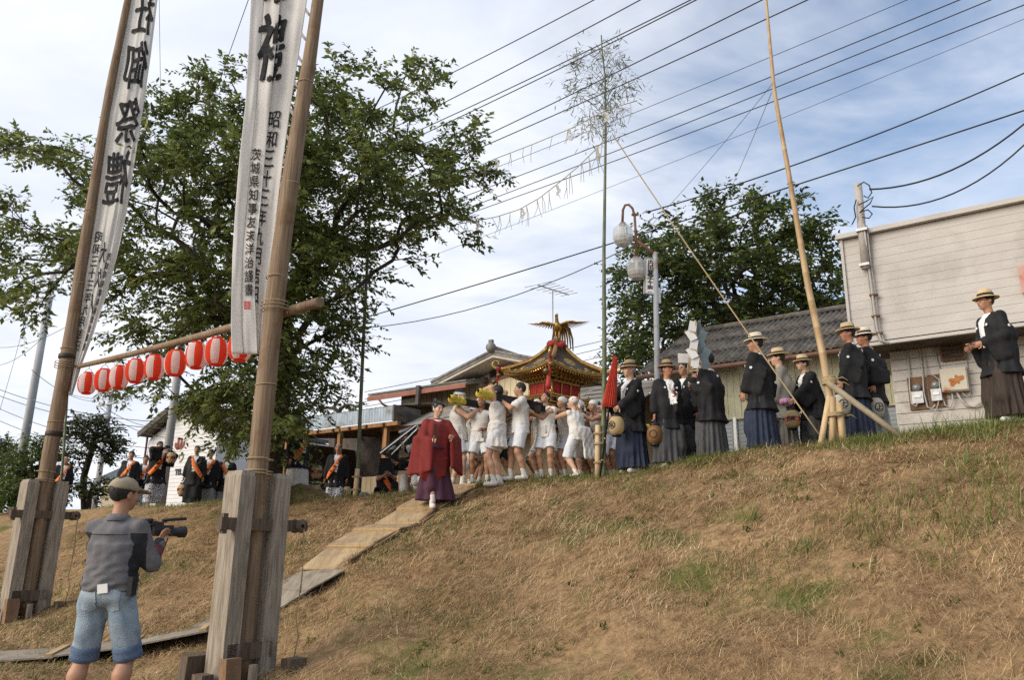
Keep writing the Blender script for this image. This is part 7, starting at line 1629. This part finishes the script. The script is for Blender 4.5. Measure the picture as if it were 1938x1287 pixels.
m=MB(); p=K2.pel+K2.sp*0.13+K2.B@np.array([0,-0.215,0]); m.ball(p,(0.03,0.02,0.03),6); m.tube([p,p+[0.01,0,-0.08]],[0.02,0.012],5); K2.mb('haori_cord',m,collar_w)
hand_lantern(K1.hand_world(1),'lantern with a ringed character carried beside the closed red umbrella',-0.3,mark='本')
hand_lantern(K2.hand_world(-1),'dark amber lantern hanging from the hand of the elder facing the camera',0.1,dark=True,mark='')
hand_lantern(K6.hand_world(1),'tan red-striped lantern carried by the elder in grey kimono',0.2,True,'内町',sc=1.02)
hand_lantern(K7.hand_world(1)+np.array([0,0,-0.02]),'pale red-striped lantern carried by the elder with the pink cloth',0.4,True,'内町',sc=0.95)
hand_lantern(K8.hand_world(1),'pale ringed lantern behind the lashings of the tall bamboo',0.3,None,'上',sc=1.05)
hand_lantern(K9.hand_world(-1) if proj(K9.hand_world(-1))[0]>proj(K9.hand_world(1))[0] else K9.hand_world(1),'pale lantern with a ringed character carried by the elder in striped hakama',0.55,None,'上',sc=1.05)
m=MB(); 
f=Field((-0.15,-0.12,-0.1),(0.15,0.12,0.1),0.012); f.ell((0,0,0),(0.11,0.05,0.06),None,0.02); f.ell((0.06,0,-0.03),(0.06,0.04,0.05),None,0.02); f.folds(0.012,40,2); V,F=f.mesh(); o=link('folded_cloth',np_mesh('folded_cloth',V,F,[mat('pink_cloth',(0.55,0.25,0.42),(0.62,0.32,0.5),scale=9,rough=0.9)],smooth=True)); o.location=K7.hand_world(-1)+np.array([-0.02,-0.02,0.03]); tag(o,'bunched pink cloth in the hand of the leaning elder','cloth')
def umbrella():
    h=K1.hand_world(-1); b=np.array([h[0]-0.06,h[1],gz(h[0]-0.06,h[1])]); t=thing('closed_umbrella','tall closed red paper umbrella on a black pole','umbrella',b,0); top=K(1165,673,proj(h)[2])-b; lo=K(1153,770,proj(h)[2])-b; base=np.array([0,0,0.0])
    m=MB(); m.tube([base,lo,lo+(top-lo)*0.9],0.016,8); m.build('pole',blk,t)
    ax=unit(top-lo); X,Y=frame(ax); L_=np.linalg.norm(top-lo); V=[];F=[]; n=40; prof=[(0.0,0.105),(0.06,0.118),(0.3,0.098),(0.7,0.060),(0.95,0.036),(1.0,0.012)]
    for f_,r in prof:
        for k in range(n): a=2*math.pi*k/n; rr=r*(1.0 if k%2 else 0.80); V.append(lo+ax*L_*f_+(X*math.cos(a)+Y*math.sin(a))*rr)
    for i in range(len(prof)-1):
        for k in range(n): F.append((i*n+k,i*n+(k+1)%n,(i+1)*n+(k+1)%n,(i+1)*n+k))
    F.append(list(range(n))[::-1]); m=MB(); m.add(V,F); m.build('canopy',mat('umbrella_red',(0.40,0.042,0.025),(0.48,0.06,0.035),scale=9,rough=0.6),t)
    m=MB(); m.lathe([(0.02,0),(0.03,0.02),(0.02,0.05),(0.001,0.06)],8,top,np.stack([X,Y,ax],1)); m.build('cap',blk,t)
    for z in (0.25,0.55): m=MB(); m.tube([lo*z-ax*0.012,lo*z+ax*0.012],0.021,8); m.build('ferrule',gold,t)
umbrella()
def wand():
    h=K4.hand_world(1); d=proj(h)[2]-0.25; b=K(1322,735,d); t=thing('paper_wand','wooden wand hung with zigzag white paper streamers','wand',b,0); top=K(1316,606,d)-b
    m=MB(); m.beam(np.array([0.0,0,-0.22]),top,0.035,0.02); m.build('stick',stake_m,t)
    for s,off,dk in ((-1,0.0,paper_m),(1,0.05,mat('grey_paper',(0.10,0.15,0.18),(0.16,0.21,0.24),scale=5,rough=0.8))):
        for q in range(5):
            c=top+np.array([s*(0.045+0.035*(q%2)+0.02*q*(s>0)),off-0.01*q,-0.10-0.145*q]); m=MB(); a=0.45*(1 if q%2 else -0.6)*s; m.box(c,(0.12,0.004,0.185),R=roty(a)@rotx(0.25*s)); m.build('paper_fold',dk,t)
    c=top+np.array([-0.13,0,-0.70])
    m=MB(); m.box(K(1296,678,d)-b,(0.21,0.006,0.15)); m.build('paper_tail',paper_m,t)
    m=MB()
    for q in range(5): m.tube([c+[0.02*q,0,0.1],c+[0.02*q-0.02,0.01,-0.06],c+[0.02*q-0.03,0,-0.16]],0.007,4)
    tag(m.build('hemp_strands',rope_m,t),kind='stuff')
wand()
# --- men with orange sashes at the left
def sashman(px,py,d,yaw,label,q=1,low=yukata,hem=0.62,head=True,hair=hair_k,bald=False,**k):
    f=mk(px,py,d,yaw,label,G_S,h=k.pop('h',0.019),**k); f.body(); f.hair(hair,bald=bald); f.collar(collar_w); f.skirt('hakama',low,z0=0.14,a0=0.25,b0=0.2,pleat=5,amp=0.008); f.haori(cloth_k,hem=hem,crest=False,front=collar_w,seed=int(px)%7); f.sash(q=q); f.socks(); return f
S0=sashman(125,866,23.2,40,'bald man in glasses at the far left beside the thin bamboo',low=cloth_k,bald=True,glasses=None) if False else sashman(125,866,23.2,40,'man with bald head and orange sash at the far left by the thin bamboo',low=cloth_k,bald=True)
S1=sashman(250,856,23.0,12,'young man in orange sash standing left of the man taking pictures',low=cloth_k)
S2=sashman(277,864,23.4,25,'man in orange sash half hidden behind the man taking pictures')
S3=sashman(304,838,21.8,48,'man in orange sash lifting a small camera to his eye',hl=(0.12,-0.36,1.46),hr=(-0.05,-0.32,1.52),hy=-8)
S4=sashman(374,846,20.8,5,'man in orange sash before the workshop with leaves over his face',low=cloth_k,q=-1)
S5=sashman(400,853,21.2,15,'man in orange sash in the tree shade, right of the leaf-hidden face',low=cloth_lg)
S6=sashman(432,858,21.5,10,'man in orange sash deepest in the tree shade',low=cloth_lg,q=-1)
S7=sashman(571,796,17.3,62,'man in orange sash and white trousers standing on the mound by the trunk',low=cloth_w,hem=0.66,skin=3)
S8=sashman(641,842,20.0,4,'balding man in orange sash facing the camera by the slim bamboo',q=1,bald=True)
S9=sashman(733,866,17.0,12,'man in black coat squatting at the edge of the carport',squat=0.70,Hfix=1.62,low=cloth_k,hl=(0.06,-0.42,0.62),hr=(-0.06,-0.42,0.60),q=-1,hair=hair_g)
S10=sashman(768,858,15.9,-30,'stooping man in orange sash under the black folding stand',squat=0.38,lean=0.8,Hfix=1.6,low=cloth_w,hl=(-0.1,-0.6,0.75),hr=(-0.3,-0.5,0.8))
S11=sashman(787,820,15.5,-60,'man in orange sash lifting the black folding stand behind the priest',low=cloth_w,lean=0.5,squat=0.2,Hfix=1.6,hl=(-0.1,-0.5,1.15),hr=(-0.2,-0.45,1.2))
hand_lantern(S3.hand_world(1)+np.array([0.10,0,0.05]),'lantern hanging from the raised arm of the man taking pictures',0.2,True,'内町')
hand_lantern(S4.hand_world(-1),'lantern in front of the white workshop wall, held low',0.2,True,'内町')
hand_lantern(S2.hand_world(-1),'lantern held low between the two men left of the workshop',0.1,True,'内町')
hand_lantern(S5.hand_world(-1),'lantern held low in the tree shade',0.3,True,'内町')
hand_lantern(S0.hand_world(-1),'small pale lantern just above the left timber foot',0.3,None,'上',sc=0.8)
hand_lantern(S8.hand_world(1),'lantern with a ringed character beside the slim bamboo stake',0.1,False,'上')
P=S7.hand_world(1)+np.array([0.22,-0.05,-0.05]); hand_lantern(P+np.array([0,0,0.15]),'upper of two lanterns beside the man on the mound',0.2,True,'内町')
hand_lantern(P+np.array([0.03,-0.1,-0.28]),'lower of two lanterns beside the man on the mound',0.2,True,'内町')
m=MB(); m.box((0,0,0),(0.12,0.05,0.07)); m.lathe([(0.03,0),(0.03,0.05),(0.024,0.055),(0.001,0.05)],10,(0.02,0.0,0),rotx(math.pi/2)); c=S3.hand_world(-1); o=m.build('compact_camera',blk); o.location=c+np.array([0.06,-0.05,0.03]); o.rotation_euler=(0,0,rad(48)); tag(o,'small black camera held up by the man in front of the workshop','camera')
def stand():
    d=15.0; c=K(765,850,d); t=thing('folding_stand','black folding stand with silver edged legs carried tilted behind the priest','stand',c,0); silver=mat('silver_edge',(0.50,0.52,0.55),(0.58,0.60,0.62),scale=5,rough=0.35,metal=0.6)
    at=lambda px,py,o=0: K(px,py,d+o)-c
    def leg(a,b,o): 
        m=MB(); m.beam(at(*a,o),at(*b,o),0.07,0.06); l=m.build('leg',blk,t); m=MB(); m.beam(at(*a,o-0.045),at(*b,o-0.045),0.045,0.02); m.build('edge',silver,l)
    leg((720,858),(787,806),0.0); leg((738,864),(790,812),0.25)
    for a,b,o in (((755,818),(790,806),0.1),((724,853),(748,846),0.1),((752,870),(790,866),0.2),((762,840),(763,858),0.1),((745,868),(757,842),0.15),((775,868),(786,838),0.2)):
        m=MB(); m.beam(at(*a,o),at(*b,o+0.2),0.05,0.045); r=m.build('rail',silver if o<0.15 else blk,t)
    m=MB(); m.beam(at(724,857,0.1),at(764,876,0.3),0.06,0.06); m.build('cross_leg',blk,t)
stand()
# mound of cut turf by the trunk, stone near the slim bamboo
def lump(name,label,px,py,d,r,mt,cat,kind=None):
    c=K(px,py,d); c[2]=gz(c[0],c[1]); f=Field((-r[0]*1.3,-r[1]*1.3,-r[2]*1.2),(r[0]*1.3,r[1]*1.3,r[2]*1.4),r[2]/9); f.ell((0,0,-r[2]*0.1),r,None,0.02); f.folds(r[2]*0.12,6/r[2]*0.5,4); V,F=f.mesh(); o=link(name,np_mesh(name,V,F,[mt],smooth=True)); o.location=c; return tag(o,label,cat,kind=kind)
lump('earth_mound','brown grassy earth mound at the foot of the cherry tree',560,930,17.0,(0.75,0.6,0.42),MATS['dry_soil'],'mound')
lump('field_stone','grey stone beside the slim bamboo stake',690,936,16.2,(0.13,0.12,0.13),mat('grey_stone',(0.20,0.21,0.22),(0.32,0.33,0.34),scale=8,rough=0.9,bump=0.4),'stone')
# --- the cameraman
def cameraman():
    T=K(228,912,6.15); P=np.array([T[0]+0.03,T[1],gz(T[0],T[1])]); H=T[2]-P[2]
    f=Fig(P,H,178,'man in a grey long-sleeved shirt, denim shorts and cap filming with a video camera',None,hl=(-0.02,-0.30,1.34),hr=(-0.20,-0.27,1.27),hy=-27,fl=(0.16,0.05),fr=(-0.15,0.0),h=0.0095,fat=1.0,skin=0,ep=(0.30,0.25,-1.0)); f.body(); f.hair()
    knit=mat('grey_jersey',(0.115,0.112,0.118),(0.155,0.150,0.158),scale=14,rough=0.95,bump=0.3,bscale=160); panel=mat('black_panel',(0.018,0.018,0.022),(0.028,0.028,0.034),scale=20,rough=0.9,bump=0.2); denim=mat('washed_denim',(0.20,0.27,0.34),(0.37,0.44,0.50),scale=5,rough=0.95,bump=0.5,bscale=140,c3=(0.15,0.21,0.28),s3=5); cuffm=mat('denim_inside',(0.085,0.13,0.21),(0.13,0.18,0.27),scale=9,stretch=(1,1,4),rough=0.95,bump=0.5,bscale=60)
    pts=[f.pel+[0,0,-0.1],f.nek+[0,0,0.08]]+[f.sh[q] for q in (1,-1)]+[f.el[q] for q in (1,-1)]+[f.wr[q] for q in (1,-1)]
    g=f.field(pts,0.2); f.torso(g,0.012,0,0.045,0.004); p=f.pel; g.loft([(p[2]-0.03,p[0],p[1],0.186,0.145),(p[2]+0.12,p[0],p[1],0.178,0.140),(p[2]+0.30,p[0],p[1],0.182,0.135)],0.05)
    for q in (1,-1): a,b_,c=f.arm_pts(q); g.cap(a-[0,0,0.012],b_,0.063,0.058,0.03); g.cap(b_,b_+(c-b_)*0.92,0.058,0.042,0.025)
    g.folds(0.0055,30,8)
    X,Y,Z=g.ax[0][:,None,None],g.ax[1][None,:,None],g.ax[2][None,None,:]
    zb=np.clip((p[2]+0.30-Z)/0.3,0,1); g.f=g.f+(0.0045*np.sin(Z*75+6*np.sin(X*9)+X*10)*zb+0.003*np.sin(Z*130+X*24)*zb).astype(np.float32)
    g.plane([0,0,p[2]-0.02],[0,0,-1]); g.cap(f.nek+[0,0,0.015],f.nek+[0,0,0.1],0.064,0.075,0,True); V,F=g.mesh()
    ctr=V[F].mean(1); u=(ctr-p)@f.B[:,0]; w_=(ctr-p)@f.B[:,1]; zz=ctr[:,2]
    mi=np.zeros(len(F),int); lim=0.140-0.045*np.clip((p[2]+0.33-zz)/0.35,0,1); mi[(np.abs(u)>lim)&(w_<0.075)&(np.abs(u)<0.24)&(zz<p[2]+0.39)&(zz>p[2]-0.05)]=1
    for q in (1,-1):
        d=np.linalg.norm(ctr-(f.el[q]*0.62+f.wr[q]*0.38),axis=1); mi[d<0.085]=2
    V2=smooth_mesh(V,F,1,0.5); me=np_mesh('shirt',V2*f.s,F,[knit,panel,mat('maroon_patch',(0.085,0.018,0.025),(0.16,0.05,0.055),scale=30,rough=0.9)],mi=mi,smooth=True); sh=link('shirt',me,f.root)
    m=MB(); c=f.nek+[0,0.0,0.0]; m.lathe([(0.99,-0.035),(1.04,-0.02),(0.98,0.012),(0.90,0.008)],24,c+f.B@np.array([0,0.002,0]),f.B@rotx(0.15),0,True,0.080,0.084); f.mb('shirt_collar',m,knit)
    m=MB(); z=f.che+f.sp*0.075; m.tube([z+f.B@np.array([x,0.132-0.30*x*x,0]) for x in np.linspace(-0.15,0.15,13)],0.0035,4); f.mb('back_seam',m,panel)
    f.shorts('shorts',denim,frac=0.98,flare=0.020,amp=0.008,infl=0.010,seed=5,cuff=cuffm)
    # pockets, white paper, phone pouch
    def pocket(x,z,w_,h_,mt,name,y=0.148,par=None,tilt=0.0):
        c=p+f.B@np.array([x,y,z]); m=MB(); m.box(c,(w_,0.012,h_),R=f.B@roty(tilt)@rotx(-0.08)@rotz(-x*1.6)); return f.mb(name,m,mt,par)
    sv=smooth_mesh(f.shV,f.shF,1,0.5); ct=(sv[f.shF].mean(1)-f.pel)@f.B; pk=mat('worn_denim',(0.235,0.31,0.38),(0.40,0.47,0.53),scale=6,rough=0.95,bump=0.5,bscale=140)
    for x in (-0.080,0.080):
        k=(ct[:,1]>0.02)&(np.abs(ct[:,0]-x)<0.058-0.012*np.clip(-(ct[:,2]+0.05)/0.1,0,1))&(ct[:,2]<-0.005)&(ct[:,2]>-0.135-0.02*(1-np.abs(ct[:,0]-x)/0.058))
        if k.any(): pv,pf=split_patch(sv,f.shF,k,0.005); link('back_pocket',np_mesh('back_pocket',pv*f.s,pf,[pk],smooth=True),f.root)
    pocket(-0.030,0.005,0.07,0.062,white_p,'white_paper',0.146,None,0.12)
    m=MB(); c=p+f.B@np.array([-0.195,0.06,0.02]); m.box(c,(0.035,0.075,0.13),R=f.B); pp=f.mb('phone_pouch',m,black_m)
    m=MB(); m.box(c+f.B@np.array([-0.02,0,0.01]),(0.008,0.06,0.05),R=f.B); f.mb('flap',m,panel,pp)
    # cap
    H_=f.HR; h=lambda x,y,z: f.hc+H_@np.array([x,y,z]); khaki=mat('khaki_cap',(0.25,0.21,0.145),(0.33,0.28,0.20),scale=12,rough=0.95,bump=0.3,bscale=120)
    g=Field(f.hc-0.24,f.hc+0.2,0.009); g.ell(h(0,0.014,0.048),(0.092,0.110,0.088),H_,0.01); g.plane(h(0,0,0.030),H_@np.array([0,0.10,-1])); g.ell(h(0,-0.135,0.036),(0.078,0.080,0.012),H_@rotx(0.22),0.012); g.ell(h(0,0.118,0.035),(0.03,0.03,0.022),H_,0,True); V,F=g.mesh(); cp=f.link('cap',V,F,khaki)
    m=MB(); m.box(h(0,0.108,0.036),(0.062,0.012,0.022),R=H_); f.mb('cap_strap',m,panel,cp)
    f.socks(mat('grey_shoe',(0.12,0.12,0.13),(0.2,0.2,0.21),scale=9,rough=0.8),0.10,'shoe')
    # video camera on its own
    hr=f.hand_world(-1); hl=f.hand_world(1); c=(hr*0.5+hl*0.5)+np.array([0.02,0.05,0.0]); yw=rad(152); t=thing('video_camera','black shoulder-size video camera with microphone held by the man in grey','video camera',c,yw-rad(12)); t.scale=(0.74,0.74,0.74); bk_=mat('camera_black',(0.014,0.014,0.015),(0.024,0.024,0.026),scale=30,rough=0.45,spec=0.4)
    b=lambda m,n,mt=bk_,p_=None: m.build(n,mt,p_ or t)
    m=MB(); m.box((0,-0.02,0),(0.10,0.22,0.12)); b(m,'body'); m=MB(); m.box((0.0,0.05,0.075),(0.06,0.14,0.04)); b(m,'handle_block')
    m=MB(); m.lathe([(0.045,0.12),(0.050,0.20),(0.062,0.22),(0.062,0.29),(0.055,0.295),(0.05,0.25),(0.001,0.24)],20,(0,0,-0.01),rotx(math.pi/2)); ln=b(m,'lens_hood')
    m=MB(); m.lathe([(0.001,0.252),(0.048,0.25)],16,(0,0,-0.01),rotx(math.pi/2)); b(m,'lens_glass',glass_d,ln)
    m=MB(); m.tube([(0.02,-0.02,0.115),(0.02,-0.12,0.125),(0.02,-0.29,0.140)],[0.016,0.017,0.017],12); m.ball((0.02,-0.29,0.140),0.017,8); b(m,'microphone')
    m=MB(); m.box((0.02,-0.05,0.105),(0.02,0.05,0.03)); b(m,'microphone_clamp')
    m=MB(); m.tube([(0.0,0.10,0.11),(0.0,0.16,0.10),(-0.03,0.20,0.09)],[0.022,0.028,0.034],10); b(m,'viewfinder')
    m=MB(); m.box((0.105,0.02,0.06),(0.012,0.13,0.085),R=rotz(0.4)); b(m,'flip_screen')
    m=MB(); m.tube([(0.05,0.10,0.03),(0.10,0.16,-0.12),(0.09,0.14,-0.30),(0.03,0.06,-0.36),(-0.01,-0.04,-0.28),(0.0,-0.1,-0.08)],0.007,5); b(m,'strap',black_m)
    return f
CM=cameraman()
